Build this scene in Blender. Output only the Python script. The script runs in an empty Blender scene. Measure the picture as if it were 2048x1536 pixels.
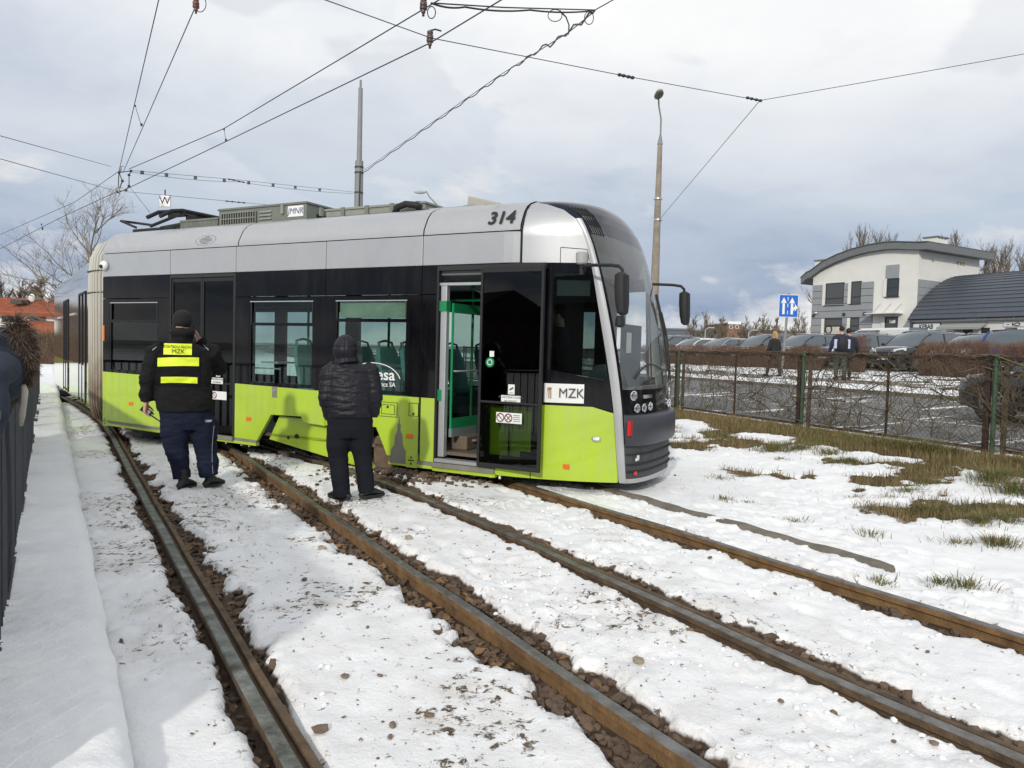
import bpy, bmesh, math, random
import numpy as np
from mathutils import Vector, Matrix

# ---------------------------------------------------------------- camera, sky, sun, exposure
scn = bpy.context.scene
F_PX, PITCH, ROLL, CAM_H = 1500.0, math.radians(2.6), math.radians(1.55), 1.55
_f = np.array([0, math.cos(PITCH), -math.sin(PITCH)])
_r0 = np.array([1.0, 0, 0]); _u0 = np.cross(_r0, _f)
_r = math.cos(ROLL) * _r0 + math.sin(ROLL) * _u0
_u = np.cross(_r, _f)
cam_data = bpy.data.cameras.new('camera')
cam_data.sensor_width = 36.0
cam_data.lens = F_PX / 2048 * 36
cam_data.clip_start = 0.05
cam_data.clip_end = 6000
cam = bpy.data.objects.new('camera', cam_data)
scn.collection.objects.link(cam)
M = Matrix.Identity(4)
for i in range(3):
    M[i][0] = _r[i]; M[i][1] = _u[i]; M[i][2] = -_f[i]
M[2][3] = CAM_H
cam.matrix_world = M
scn.camera = cam
scn.render.resolution_x, scn.render.resolution_y = 1024, 768

SUN_EL, SUN_AZ = math.radians(25), math.radians(14)      # light travels towards az 14 deg right of +Y
sun_data = bpy.data.lights.new('sun', 'SUN')
sun_data.energy = 2.25
sun_data.angle = math.radians(2.2)
sun_data.color = (1.0, 0.95, 0.86)
sun = bpy.data.objects.new('sun', sun_data)
scn.collection.objects.link(sun)
_dir = Vector((math.sin(SUN_AZ) * math.cos(SUN_EL), math.cos(SUN_AZ) * math.cos(SUN_EL), -math.sin(SUN_EL)))
sun.rotation_euler = _dir.to_track_quat('-Z', 'Y').to_euler()

world = bpy.data.worlds.new('World')
scn.world = world
world.use_nodes = True
wt_ = world.node_tree
wt_.nodes.clear()
def wn(t, **kw):
    n = wt_.nodes.new(t)
    for k, v in kw.items(): setattr(n, k, v)
    return n
def wl(a, b): wt_.links.new(a, b)
def wmath(op, a, b=None, c=None, clamp=False):
    n = wn('ShaderNodeMath', operation=op, use_clamp=clamp)
    for i, v in enumerate((a, b, c)):
        if v is None: continue
        if isinstance(v, (int, float)): n.inputs[i].default_value = v
        else: wl(v, n.inputs[i])
    return n.outputs[0]
def wramp(fac, stops):
    n = wn('ShaderNodeValToRGB')
    el = n.color_ramp.elements
    while len(el) < len(stops): el.new(0.5)
    for e, (p, c) in zip(el, stops):
        e.position = p; e.color = (*c, 1) if len(c) == 3 else c
    wl(fac, n.inputs[0])
    return n.outputs[0]
def wmix(fac, a, b):
    n = wn('ShaderNodeMix', data_type='RGBA')
    wl(fac, n.inputs[0])
    for v, i in ((a, 6), (b, 7)):
        if isinstance(v, tuple): n.inputs[i].default_value = (*v, 1)
        else: wl(v, n.inputs[i])
    return n.outputs[2]
out = wn('ShaderNodeOutputWorld'); bg = wn('ShaderNodeBackground')
sky = wn('ShaderNodeTexSky', sky_type='NISHITA', sun_disc=False)
sky.sun_elevation = SUN_EL
sky.sun_rotation = math.pi + SUN_AZ
sky.altitude = 50; sky.air_density = 1.0; sky.dust_density = 1.5; sky.ozone_density = 1.0
tc = wn('ShaderNodeTexCoord'); sep = wn('ShaderNodeSeparateXYZ')
wl(tc.outputs['Generated'], sep.inputs[0])
zc = wmath('MAXIMUM', sep.outputs[2], 0.0)
# clouds projected on a flat layer: direction / (z + k)
den = wmath('ADD', zc, 0.16)
px_ = wmath('DIVIDE', sep.outputs[0], den); py_ = wmath('DIVIDE', sep.outputs[1], den)
comb = wn('ShaderNodeCombineXYZ'); wl(px_, comb.inputs[0]); wl(py_, comb.inputs[1])
mp = wn('ShaderNodeMapping'); wl(comb.outputs[0], mp.inputs[0])
mp.inputs['Location'].default_value = (3.1, 1.35, 0.0)
def wnoise(vec, scale, detail, rough, dist=0.0):
    n = wn('ShaderNodeTexNoise'); n.inputs['Scale'].default_value = scale
    n.inputs['Detail'].default_value = detail; n.inputs['Roughness'].default_value = rough
    n.inputs['Distortion'].default_value = dist
    wl(vec, n.inputs['Vector']); return n.outputs['Fac']
big = wnoise(mp.outputs[0], 0.55, 7, 0.55, 0.4)
fine = wnoise(mp.outputs[0], 2.2, 6, 0.6, 0.3)
# shade of the cloud deck (bright thin parts, blue-grey thick parts)
shade = wmath('ADD', wmath('MULTIPLY', big, 0.75), wmath('MULTIPLY', fine, 0.25))
deck = wramp(shade, [(0.34, (6.0, 6.5, 7.3)), (0.45, (7.4, 7.75, 8.2)), (0.55, (8.5, 8.65, 8.8)), (0.68, (9.4, 9.4, 9.4))])
# the deck is darker low down, brighter high up (more air and cloud in the line of sight)
lowf = wramp(zc, [(0.0, (0.93, 0.95, 0.98)), (0.06, (0.43, 0.51, 0.66)), (0.16, (0.66, 0.73, 0.83)), (0.36, (1.12, 1.11, 1.10))])
mul = wn('ShaderNodeMix', data_type='RGBA', blend_type='MULTIPLY'); mul.inputs[0].default_value = 1.0
wl(deck, mul.inputs[6]); wl(lowf, mul.inputs[7])
deck2 = mul.outputs[2]
# heaped white cumulus rows near the horizon
mp2 = wn('ShaderNodeMapping'); wl(tc.outputs['Generated'], mp2.inputs[0])
mp2.inputs['Scale'].default_value = (1.0, 1.0, 2.2)
mp2.inputs['Location'].default_value = (0.35, 0.0, 0.12)
cum = wnoise(mp2.outputs[0], 4.2, 8, 0.58, 0.15)
band = wramp(zc, [(0.0, (1, 1, 1)), (0.05, (0.75, 0.75, 0.75)), (0.11, (0.22, 0.22, 0.22)), (0.3, (0.12, 0.12, 0.12)), (0.45, (0, 0, 0))])
cumf = wramp(wmath('ADD', cum, wmath('MULTIPLY', band, 0.3)), [(0.66, (0, 0, 0)), (0.78, (1, 1, 1))])
cloudc = wmix(cumf, deck2, (8.7, 8.6, 8.5))
# gaps that let the blue sky through
gap = wramp(wnoise(mp.outputs[0], 0.9, 5, 0.5), [(0.30, (0.0, 0.0, 0.0)), (0.44, (1, 1, 1))])
cover = wmath('MAXIMUM', gap, 0.86)
allc = wmix(cover, sky.outputs[0], cloudc)
wl(allc, bg.inputs['Color']); bg.inputs['Strength'].default_value = 0.1
wl(bg.outputs[0], out.inputs['Surface'])

scn.view_settings.view_transform = 'Standard'
scn.view_settings.look = 'None'
scn.view_settings.gamma = 1.0
scn.view_settings.use_curve_mapping = False
scn.view_settings.exposure = 0.0

# ---------------------------------------------------------------- helpers
RNG = random.Random(7)
NPR = np.random.RandomState(11)
col = scn.collection
C0 = np.array([0, 0, CAM_H])
def ray(px, py): return (px - 1024) / F_PX * _r - (py - 768) / F_PX * _u + _f
def G(px, py, z=0.0):
    d = ray(px, py); return C0 + d * ((z - CAM_H) / d[2])
def AT(px, py, Y):
    d = ray(px, py); return C0 + d * (Y / d[1])

class MB:
    """collects faces; build() links them as ONE mesh object"""
    def __init__(s): s.v = []; s.f = []; s.m = []
    def add(s, vs, fs, mi=0):
        o = len(s.v); s.v += [tuple(map(float, p)) for p in vs]
        s.f += [tuple(i + o for i in f) for f in fs]; s.m += [mi] * len(fs)
        return s
    def box(s, x0, x1, y0, y1, z0, z1, mi=0):
        return s.add([(x0,y0,z0),(x1,y0,z0),(x1,y1,z0),(x0,y1,z0),(x0,y0,z1),(x1,y0,z1),(x1,y1,z1),(x0,y1,z1)],
              [(0,3,2,1),(4,5,6,7),(0,1,5,4),(1,2,6,5),(2,3,7,6),(3,0,4,7)], mi)
    def tube(s, pts, r, seg=8, mi=0, cap=True):
        pts = [Vector(p) for p in pts]; n = len(pts)
        rs = r if isinstance(r, (list, tuple)) else [r] * n
        rings = []; up = None
        for i, p in enumerate(pts):
            t = (pts[min(i+1, n-1)] - pts[max(i-1, 0)])
            if t.length < 1e-9: t = Vector((0, 0, 1))
            t.normalize()
            if up is None: up = Vector((0, 0, 1)) if abs(t.z) < 0.9 else Vector((1, 0, 0))
            a = t.cross(up)
            if a.length < 1e-6: a = t.orthogonal()
            a.normalize(); b = a.cross(t).normalized(); up = b
            rr = rs[i]
            rx, ry = rr if isinstance(rr, tuple) else (rr, rr)
            rings.append([p + a * rx * math.cos(2*math.pi*k/seg) + b * ry * math.sin(2*math.pi*k/seg) for k in range(seg)])
        return s.loft(rings, mi, cap)
    def loft(s, rings, mi=0, cap=True, closed=True):
        seg = len(rings[0]); vs = [p for r in rings for p in r]; fs = []
        for i in range(len(rings) - 1):
            for k in range(seg if closed else seg - 1):
                a = i*seg + k; b = i*seg + (k+1) % seg
                fs.append((a, b, b + seg, a + seg))
        if cap and closed:
            fs.append(tuple(range(seg))[::-1]); fs.append(tuple((len(rings)-1)*seg + k for k in range(seg)))
        return s.add(vs, fs, mi)
    def cyl(s, p0, p1, r, seg=16, mi=0): return s.tube([p0, p1], r, seg, mi)
    def prism(s, poly, axis, a, b, mi=0):
        """2-D polygon extruded along axis; poly = the other two coordinates in order"""
        def P(q, t):
            return {'x': (t, q[0], q[1]), 'y': (q[0], t, q[1]), 'z': (q[0], q[1], t)}[axis]
        n = len(poly)
        vs = [P(q, a) for q in poly] + [P(q, b) for q in poly]
        fs = [tuple(range(n)), tuple(range(2*n - 1, n - 1, -1))]
        fs += [(i, i + n, (i+1) % n + n, (i+1) % n) for i in range(n)]
        return s.add(vs, fs, mi)
    def grid(s, fn, us, vs_, mi=0):
        nu, nv = len(us), len(vs_)
        return s.add([fn(u, v) for u in us for v in vs_],
            [(i*nv + j, (i+1)*nv + j, (i+1)*nv + j + 1, i*nv + j + 1) for i in range(nu-1) for j in range(nv-1)], mi)
    def ellipsoid(s, c, r, seg=16, rings=10, mi=0, fn=None):
        rg = []
        for i in range(rings + 1):
            th = math.pi * i / rings
            th = min(max(th, 0.03), math.pi - 0.03)
            ring = []
            for k in range(seg):
                ph = 2*math.pi*k/seg
                d = Vector((math.sin(th)*math.cos(ph), math.sin(th)*math.sin(ph), math.cos(th)))
                q = Vector((c[0] + r[0]*d.x, c[1] + r[1]*d.y, c[2] + r[2]*d.z))
                ring.append(fn(q, d) if fn else q)
            rg.append(ring)
        return s.loft(rg, mi, True)
    def mesh(s, name, mats, smooth=False, recalc=True):
        me = bpy.data.meshes.new(name)
        me.from_pydata(s.v, [], s.f)
        for m in (mats if isinstance(mats, (list, tuple)) else [mats]): me.materials.append(m)
        if len(set(s.m)) > 1: me.polygons.foreach_set('material_index', s.m)
        if recalc:
            bm = bmesh.new(); bm.from_mesh(me); bmesh.ops.recalc_face_normals(bm, faces=bm.faces); bm.to_mesh(me); bm.free()
        if smooth:
            me.polygons.foreach_set('use_smooth', [True] * len(me.polygons))
            if smooth is not True: me.set_sharp_from_angle(angle=math.radians(smooth))
        me.update()
        return me
    def split(s):
        par = list(range(len(s.v)))
        def fd(i):
            while par[i] != i: par[i] = par[par[i]]; i = par[i]
            return i
        for f in s.f:
            r = fd(f[0])
            for i in f[1:]: par[fd(i)] = r
        groups = {}
        for f, m in zip(s.f, s.m): groups.setdefault(fd(f[0]), []).append((f, m))
        out = []
        for g in groups.values():
            ix = {}; b = MB()
            for f, m in g:
                b.f.append(tuple(ix.setdefault(i, len(ix)) for i in f)); b.m.append(m)
            b.v = [None]*len(ix)
            for i, k in ix.items(): b.v[k] = s.v[i]
            out.append(b)
        return out
    def build_each(s, name, mats, parent=None, smooth=False, bevel=0):
        return [b.build(name, mats, parent, smooth, bevel) for b in s.split()]
    def build(s, name, mats, parent=None, smooth=False, bevel=0, recalc=True):
        me = s.mesh(name, mats, smooth, recalc)
        return link(name, me, parent, bevel)

def link(name, me, parent=None, bevel=0):
    o = bpy.data.objects.new(name, me); col.objects.link(o)
    if parent is not None: o.parent = parent
    if bevel:
        b = o.modifiers.new('bevel', 'BEVEL'); b.width = bevel; b.segments = 2; b.limit_method = 'ANGLE'; b.angle_limit = math.radians(40)
    return o
def tag(o, label=None, cat=None, group=None, kind=None):
    if label: o['label'] = label
    if cat: o['category'] = cat
    if group: o['group'] = group
    if kind: o['kind'] = kind
    return o
def thing(name, loc, rz=0.0, label=None, cat=None, group=None):
    o = bpy.data.objects.new(name, None); col.objects.link(o)
    o.empty_display_size = 0.2
    o.location = tuple(loc); o.rotation_euler = (0, 0, rz)
    return tag(o, label, cat, group)

# ---- materials
def mat(name, color, rough=0.6, metal=0.0, var=0.0, vscale=6.0, bump=0.0, bscale=40.0, col2=None, spec=0.5, coat=0.0, trans=0.0, obj=True):
    m = bpy.data.materials.new(name); m.use_nodes = True
    nt = m.node_tree; b = nt.nodes['Principled BSDF']
    b.inputs['Base Color'].default_value = (*color, 1)
    b.inputs['Roughness'].default_value = rough; b.inputs['Metallic'].default_value = metal
    b.inputs['Specular IOR Level'].default_value = spec
    if coat: b.inputs['Coat Weight'].default_value = coat; b.inputs['Coat Roughness'].default_value = 0.05
    tcn = None
    if var or bump or col2:
        tcn = nt.nodes.new('ShaderNodeTexCoord')
    if var or col2:
        n = nt.nodes.new('ShaderNodeTexNoise'); n.inputs['Scale'].default_value = vscale; n.inputs['Detail'].default_value = 6; n.inputs['Roughness'].default_value = 0.62
        nt.links.new(tcn.outputs['Object'], n.inputs['Vector'])
        r = nt.nodes.new('ShaderNodeValToRGB')
        r.color_ramp.elements[0].position = 0.33; r.color_ramp.elements[1].position = 0.68
        c2 = col2 or tuple(min(1, c*(1+var)) for c in color)
        c1 = color if col2 else tuple(c*(1-var) for c in color)
        r.color_ramp.elements[0].color = (*c1, 1); r.color_ramp.elements[1].color = (*c2, 1)
        nt.links.new(n.outputs['Fac'], r.inputs[0]); nt.links.new(r.outputs[0], b.inputs['Base Color'])
    if bump:
        n = nt.nodes.new('ShaderNodeTexNoise'); n.inputs['Scale'].default_value = bscale; n.inputs['Detail'].default_value = 5
        nt.links.new(tcn.outputs['Object'], n.inputs['Vector'])
        bp = nt.nodes.new('ShaderNodeBump'); bp.inputs['Strength'].default_value = bump; bp.inputs['Distance'].default_value = 0.02
        nt.links.new(n.outputs['Fac'], bp.inputs['Height']); nt.links.new(bp.outputs[0], b.inputs['Normal'])
    return m
def glass(name, tint=(0.75, 0.85, 0.83), refl=1.0, rough=0.0, film=0.0):
    """thin pane: fresnel reflection over tinted straight-through light"""
    m = bpy.data.materials.new(name); m.use_nodes = True; nt = m.node_tree; nt.nodes.clear()
    o = nt.nodes.new('ShaderNodeOutputMaterial'); mx = nt.nodes.new('ShaderNodeMixShader')
    tr = nt.nodes.new('ShaderNodeBsdfTransparent'); gl = nt.nodes.new('ShaderNodeBsdfGlossy'); fr = nt.nodes.new('ShaderNodeLayerWeight')
    fr.inputs['Blend'].default_value = 0.5
    tr.inputs[0].default_value = (*tint, 1); gl.inputs['Roughness'].default_value = rough
    pw = nt.nodes.new('ShaderNodeMath'); pw.operation = 'POWER'; pw.inputs[1].default_value = 5.0; nt.links.new(fr.outputs['Facing'], pw.inputs[0])
    ma = nt.nodes.new('ShaderNodeMath'); ma.operation = 'MULTIPLY_ADD'; ma.inputs[1].default_value = 0.9; ma.inputs[2].default_value = 0.035*refl; nt.links.new(pw.outputs[0], ma.inputs[0])
    nt.links.new(ma.outputs[0], mx.inputs[0]); nt.links.new(tr.outputs[0], mx.inputs[1]); nt.links.new(gl.outputs[0], mx.inputs[2])
    if film:      # pale film: sky haze put into the pane's colour, along with dust
        df = nt.nodes.new('ShaderNodeBsdfDiffuse'); df.inputs[0].default_value = (.62, .62, .60, 1); m2 = nt.nodes.new('ShaderNodeMixShader')
        tcn = nt.nodes.new('ShaderNodeTexCoord'); nz = nt.nodes.new('ShaderNodeTexNoise'); nz.inputs['Scale'].default_value = 2.5; nz.inputs['Detail'].default_value = 5; nt.links.new(tcn.outputs['Object'], nz.inputs['Vector'])
        ml = nt.nodes.new('ShaderNodeMath'); ml.operation = 'MULTIPLY'; ml.inputs[1].default_value = 2*film; nt.links.new(nz.outputs['Fac'], ml.inputs[0])
        nt.links.new(ml.outputs[0], m2.inputs[0]); nt.links.new(mx.outputs[0], m2.inputs[1]); nt.links.new(df.outputs[0], m2.inputs[2]); nt.links.new(m2.outputs[0], o.inputs[0])
    else: nt.links.new(mx.outputs[0], o.inputs[0])
    return m
def text_mesh(body, size, name, material, parent, M4, extrude=0.0008, align='CENTER', bold=0.0, shear=0.0, xs=1.0):
    cu = bpy.data.curves.new(name, 'FONT'); cu.body = body; cu.size = size; cu.align_x = align; cu.align_y = 'CENTER'
    cu.extrude = extrude; cu.offset = bold; cu.shear = shear; cu.resolution_u = 3
    t = bpy.data.objects.new(name, cu); col.objects.link(t)
    bpy.context.view_layer.update()
    me = bpy.data.meshes.new_from_object(t)
    bpy.data.objects.remove(t); bpy.data.curves.remove(cu)
    me.transform(M4 @ Matrix.Diagonal((xs, 1, 1, 1)))
    me.materials.clear(); me.materials.append(material)
    return link(name, me, parent)

# value noise in numpy
_tab = np.random.RandomState(3).rand(256, 256)
def vnoise(x, y):
    xi = np.floor(x).astype(int); yi = np.floor(y).astype(int); fx = x - xi; fy = y - yi
    fx = fx*fx*(3-2*fx); fy = fy*fy*(3-2*fy)
    a = _tab[xi & 255, yi & 255]; b = _tab[(xi+1) & 255, yi & 255]; c = _tab[xi & 255, (yi+1) & 255]; d = _tab[(xi+1) & 255, (yi+1) & 255]
    return (a*(1-fx)+b*fx)*(1-fy) + (c*(1-fx)+d*fx)*fy
def fbm(x, y, oct=5, gain=0.5):
    s = 0; a = 1; t = 0
    for i in range(oct):
        s = s + a*vnoise(x*2**i + 17.3*i, y*2**i + 9.1*i); t += a; a *= gain
    return s/t
# ---------------------------------------------------------------- terrain
CA, SA = math.cos(math.radians(23)), math.sin(math.radians(23))
def NT(n, t): return (n*CA - t*SA, n*SA + t*CA)
HN = [-3000, 7.0, 9.8, 10.6, 11.2, 18.0, 18.15, 19.0, 20.3, 25, 33, 50, 90, 3000]
HZ = [0, 0, 0.2, 0.24, 0.2, 0.55, 0.66, 0.78, 0.84, 1.0, 1.25, 1.95, 2.3, 2.3]
def hbase(n): return np.interp(n, HN, HZ)
RAILPTS = {
 'A': ([13.12,10.77,8.89,7.46,6.76,5.51,4.44,3.64,3.07,2.73],[-1.16,-.81,-.55,-.36,-.24,-.08,.09,.2,.3,.34],2),
 'B': ([11.25,9.32,7.53,5.99,5.0,4.34,3.77,2.99,2.46,2.2],[.56,.83,1.06,1.27,1.37,1.45,1.53,1.66,1.72,1.78],2),
 'C': ([10.23,8.45,7.72,6.91,5.83,4.39,3.47,2.8,2.27,1.81],[1.44,1.94,2.1,2.25,2.4,2.57,2.72,2.83,2.9,2.95],3),
 'D': ([7.46,5.75,4.48,3.67,2.69],[3.52,3.84,4.0,4.13,4.31],2)}
RP = {k: np.polyfit(v[0], v[1], v[2]) for k, v in RAILPTS.items()}
RT = {'A': (2.4, 13.2), 'B': (2.0, 11.3), 'C': (1.7, 10.3), 'D': (2.5, 7.6)}
def rail_n(k, t):
    """rail position across, for a distance along; straight continuation outside the measured range"""
    t = np.asarray(t, float); lo, hi = RT[k]; p = RP[k]; dp = np.polyder(p)
    tc_ = np.clip(t, lo, hi)
    slope = np.polyval(dp, tc_)
    bend = -0.0085*np.maximum(t - hi, 0)**2 if k in ('A', 'B') else 0.0
    return np.polyval(p, tc_) + slope*(t - tc_) + bend
KERB = lambda t: 0.262 - 0.1545*t
def smooth(e0, e1, x):
    q = np.clip((x - e0)/(e1 - e0), 0, 1); return q*q*(3 - 2*q)

def graded(a, b, s0, s1):
    out = [a]; 
    while out[-1] < b:
        f = (out[-1]-a)/(b-a); out.append(out[-1] + s0 + (s1-s0)*f)
    return np.array(out)
far = lambda s, e, k: np.array([s + (e - s)*((i/k)**3.2) for i in range(1, k+1)])
ns = np.concatenate([-far(2.6, 2500, 34)[::-1], np.arange(-2.6, 7.0, 0.028), np.arange(7.0, 10.6, 0.04),
                     [10.6, 11.2, 12.5, 14, 16, 18.0, 18.15, 18.5, 19.0, 19.6, 20.3], np.arange(20.6, 26, 0.3), [26, 28, 30, 33, 37, 41, 45, 50, 58, 70, 90, 130, 200, 400, 900, 2500]])
ts = np.concatenate([-far(1.0, 2500, 24)[::-1], np.arange(-1.0, 1.4, 0.2), graded(1.4, 17, 0.022, 0.075), graded(17.2, 40, 0.15, 0.6), far(41, 2500, 30)])
NN, TT = np.meshgrid(ns, ts, indexing='ij')
X = NN*CA - TT*SA; Y = NN*SA + TT*CA
near = smooth(40, 18, TT) * smooth(-2, 0.5, TT) * smooth(-9, -3, NN)
lump = (fbm(X*0.9 + 40, Y*0.9 + 40, 4) - 0.5)*0.055
mid = (fbm(X*4.5 + 7, Y*4.5 + 3, 4) - 0.5)
fin = (fbm(X*16 + 90, Y*16 + 30, 3) - 0.5)
rough = smooth(0.42, 0.62, fbm(X*0.8 + 11, Y*0.8 + 5, 3))
fin2 = (fbm(X*34 + 9, Y*34 + 3, 2) - 0.5)
Zs = hbase(NN) + near*(lump + mid*(0.018 + 0.05*rough) + fin*(0.012 + 0.034*rough) + fin2*(0.006 + 0.014*rough))
bal = np.zeros_like(NN); dirt = np.zeros_like(NN)
wn1 = fbm(X*2.3, Y*2.3, 4); wn2 = fbm(X*6 + 50, Y*6 + 9, 3)
dr = {k: NN - rail_n(k, TT) for k in 'ABCD'}
# bare ballast width on the near (left) and far (right) side of every rail
WID = {'A': (0.095, 0.26), 'B': (0.28, 0.24), 'C': (0.09, 0.19), 'D': (0.23, 0.14)}
nearA = smooth(2.9, 4.6, TT)
for k, d in dr.items():
    wl_, wr_ = WID[k]
    jit = 0.45 + 0.9*wn1 + 0.75*(wn2 - 0.5) + 0.5*(fbm(X*17, Y*17, 3) - 0.5)
    wl2 = wl_*jit; wr2 = wr_*jit*(nearA if k == 'A' else 1.0) + (0.0 if k != 'A' else 0.1*(1-nearA))
    if k == 'C': wr2 = wr2 + 0.06
    m = np.where(d < 0, smooth(wl2 + 0.035, wl2 - 0.025, -d), smooth(wr2 + 0.045, wr2 - 0.025, d))
    dep = {'A': 0.075, 'B': 0.085, 'C': 0.06, 'D': 0.07}[k]
    lip = np.where(d < 0, smooth(wl2 + 0.16, wl2 + 0.03, -d), smooth(wr2 + 0.16, wr2 + 0.03, d))
    Zs = Zs + 0.006*lip*(1 - m)*near
    bal = np.maximum(bal, m)
    Zs = np.where(m > 0, (1 - m)*Zs + m*(-dep + 0.02*(wn2 - 0.5)), Zs)
    dirt = np.maximum(dirt, 0.62*np.where(d < 0, smooth(wl2 + 0.25, wl2, -d), smooth(wr2 + 0.2, wr2, d)))
# ploughed-up ballast where the derailed bogie stopped
plx, ply = -1.15, 8.85
pl = smooth(0.75, 0.15, np.hypot((X - plx)/1.3, Y - ply)); bal = np.maximum(bal, pl*smooth(0.42, 0.55, wn2)*0.9); Zs = Zs + 0.05*pl
# trampled, dirty snow
dn = fbm(X*1.1 + 3, Y*1.1 + 77, 4)
dirt = np.maximum(dirt, 0.85*smooth(0.44, 0.66, dn)*smooth(4.2, 2.6, NN)*smooth(-0.9, 0.3, NN - KERB(TT)))
dirt = np.maximum(dirt, 0.5*smooth(3.0, 2.2, NN)*smooth(0.3, 0.9, NN - KERB(TT)))
dirt = np.maximum(dirt, 0.35*smooth(0.5, 0.75, dn)*smooth(3, 5, NN)*(NN < 10))
# footprints, walked lines beside the rails
for (fn_, t0, t1) in ((3.55, 1.5, 9), (0.95, 5, 9), (2.1, 4, 8), (5.4, 3, 12)):
    t_ = t0
    while t_ < t1:
        t_ += 0.36 + 0.1*RNG.random(); fnn = fn_ + 0.13*RNG.choice((-1, 1)) + RNG.uniform(-.1, .1) - 0.17*t_*(fn_ < 3.3) - 0.12*t_*(fn_ > 3.3) + (0.5 if fn_ < 3.3 else 0.4)
        r2 = ((NN - fnn)/0.055)**2 + ((TT - t_)/0.13)**2
        Zs = Zs - 0.02*np.exp(-r2**2)*(1 - bal) + 0.006*np.exp(-(r2 - 2.2)**2)*(1 - bal)
# rows of grass and litter along the fence
gn = fbm(X*0.7 + 21, Y*0.7 + 8, 4)
gedge = 9.35 + 1.5*(gn - 0.5) - 0.4*smooth(10, 6, TT) + 0.3*(wn1 - 0.5)
grass = smooth(gedge, gedge + 0.35, NN)*(NN < 11.0)
grass = np.maximum(grass, 0.9*smooth(0.585, 0.64, fbm(X*1.3 + 60, Y*1.3 + 31, 5))*smooth(5.6, 7.2, NN - 0.12*(TT-6))*(NN < 11))
Zs = Zs - 0.03*grass*near
verge = (NN > 20.2) & (NN < 26.5)
grass = np.where(verge, 0.85*smooth(0.56, 0.66, fbm(X*1.0 + 5, Y*1.0 + 55, 4)), grass)
Zs = np.where(verge, Zs + 0.06*(fbm(X*2, Y*2, 3) - 0.5), Zs)
lot = smooth(26.5, 27.5, NN)*smooth(52, 50, NN)
farm = smooth(60, 140, np.hypot(X, Y))
Zs = np.where(NN < KERB(TT) - 0.06, Zs - 0.16*smooth(0.06, 0.15, KERB(TT) - NN)*(TT > -3)*(TT < 45)*(NN > -9), Zs)
nv, nu = len(ts), len(ns)
verts = np.stack([X, Y, Zs], -1).reshape(-1, 3)
ii, jj = np.meshgrid(np.arange(nu-1), np.arange(nv-1), indexing='ij')
a = ii*nv + jj
faces = np.stack([a, a + nv, a + nv + 1, a + 1], -1).reshape(-1, 4)
me = bpy.data.meshes.new('ground')
me.vertices.add(len(verts)); me.vertices.foreach_set('co', verts.ravel().astype(np.float32))
me.loops.add(faces.size); me.loops.foreach_set('vertex_index', faces.ravel().astype(np.int32))
me.polygons.add(len(faces)); me.polygons.foreach_set('loop_start', np.arange(0, faces.size, 4, dtype=np.int32))
me.polygons.foreach_set('use_smooth', [True]*len(faces))
me.update(calc_edges=True)
for nm, arr in (('bal', bal), ('dirt', dirt), ('grass', grass), ('lot', lot), ('farm', farm)):
    at = me.attributes.new(nm, 'FLOAT', 'POINT'); at.data.foreach_set('value', arr.ravel().astype(np.float32))
def ground_height(x, y):
    n = x*CA + y*SA; t = -x*SA + y*CA
    i = int(np.clip(np.searchsorted(ns, n), 1, nu-1)); j = int(np.clip(np.searchsorted(ts, t), 1, nv-1))
    return float(Zs[i, j])
def gv(arr, n, t):
    i = int(np.clip(np.searchsorted(ns, n), 1, nu-1)); j = int(np.clip(np.searchsorted(ts, t), 1, nv-1)); return float(arr[i, j])

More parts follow.
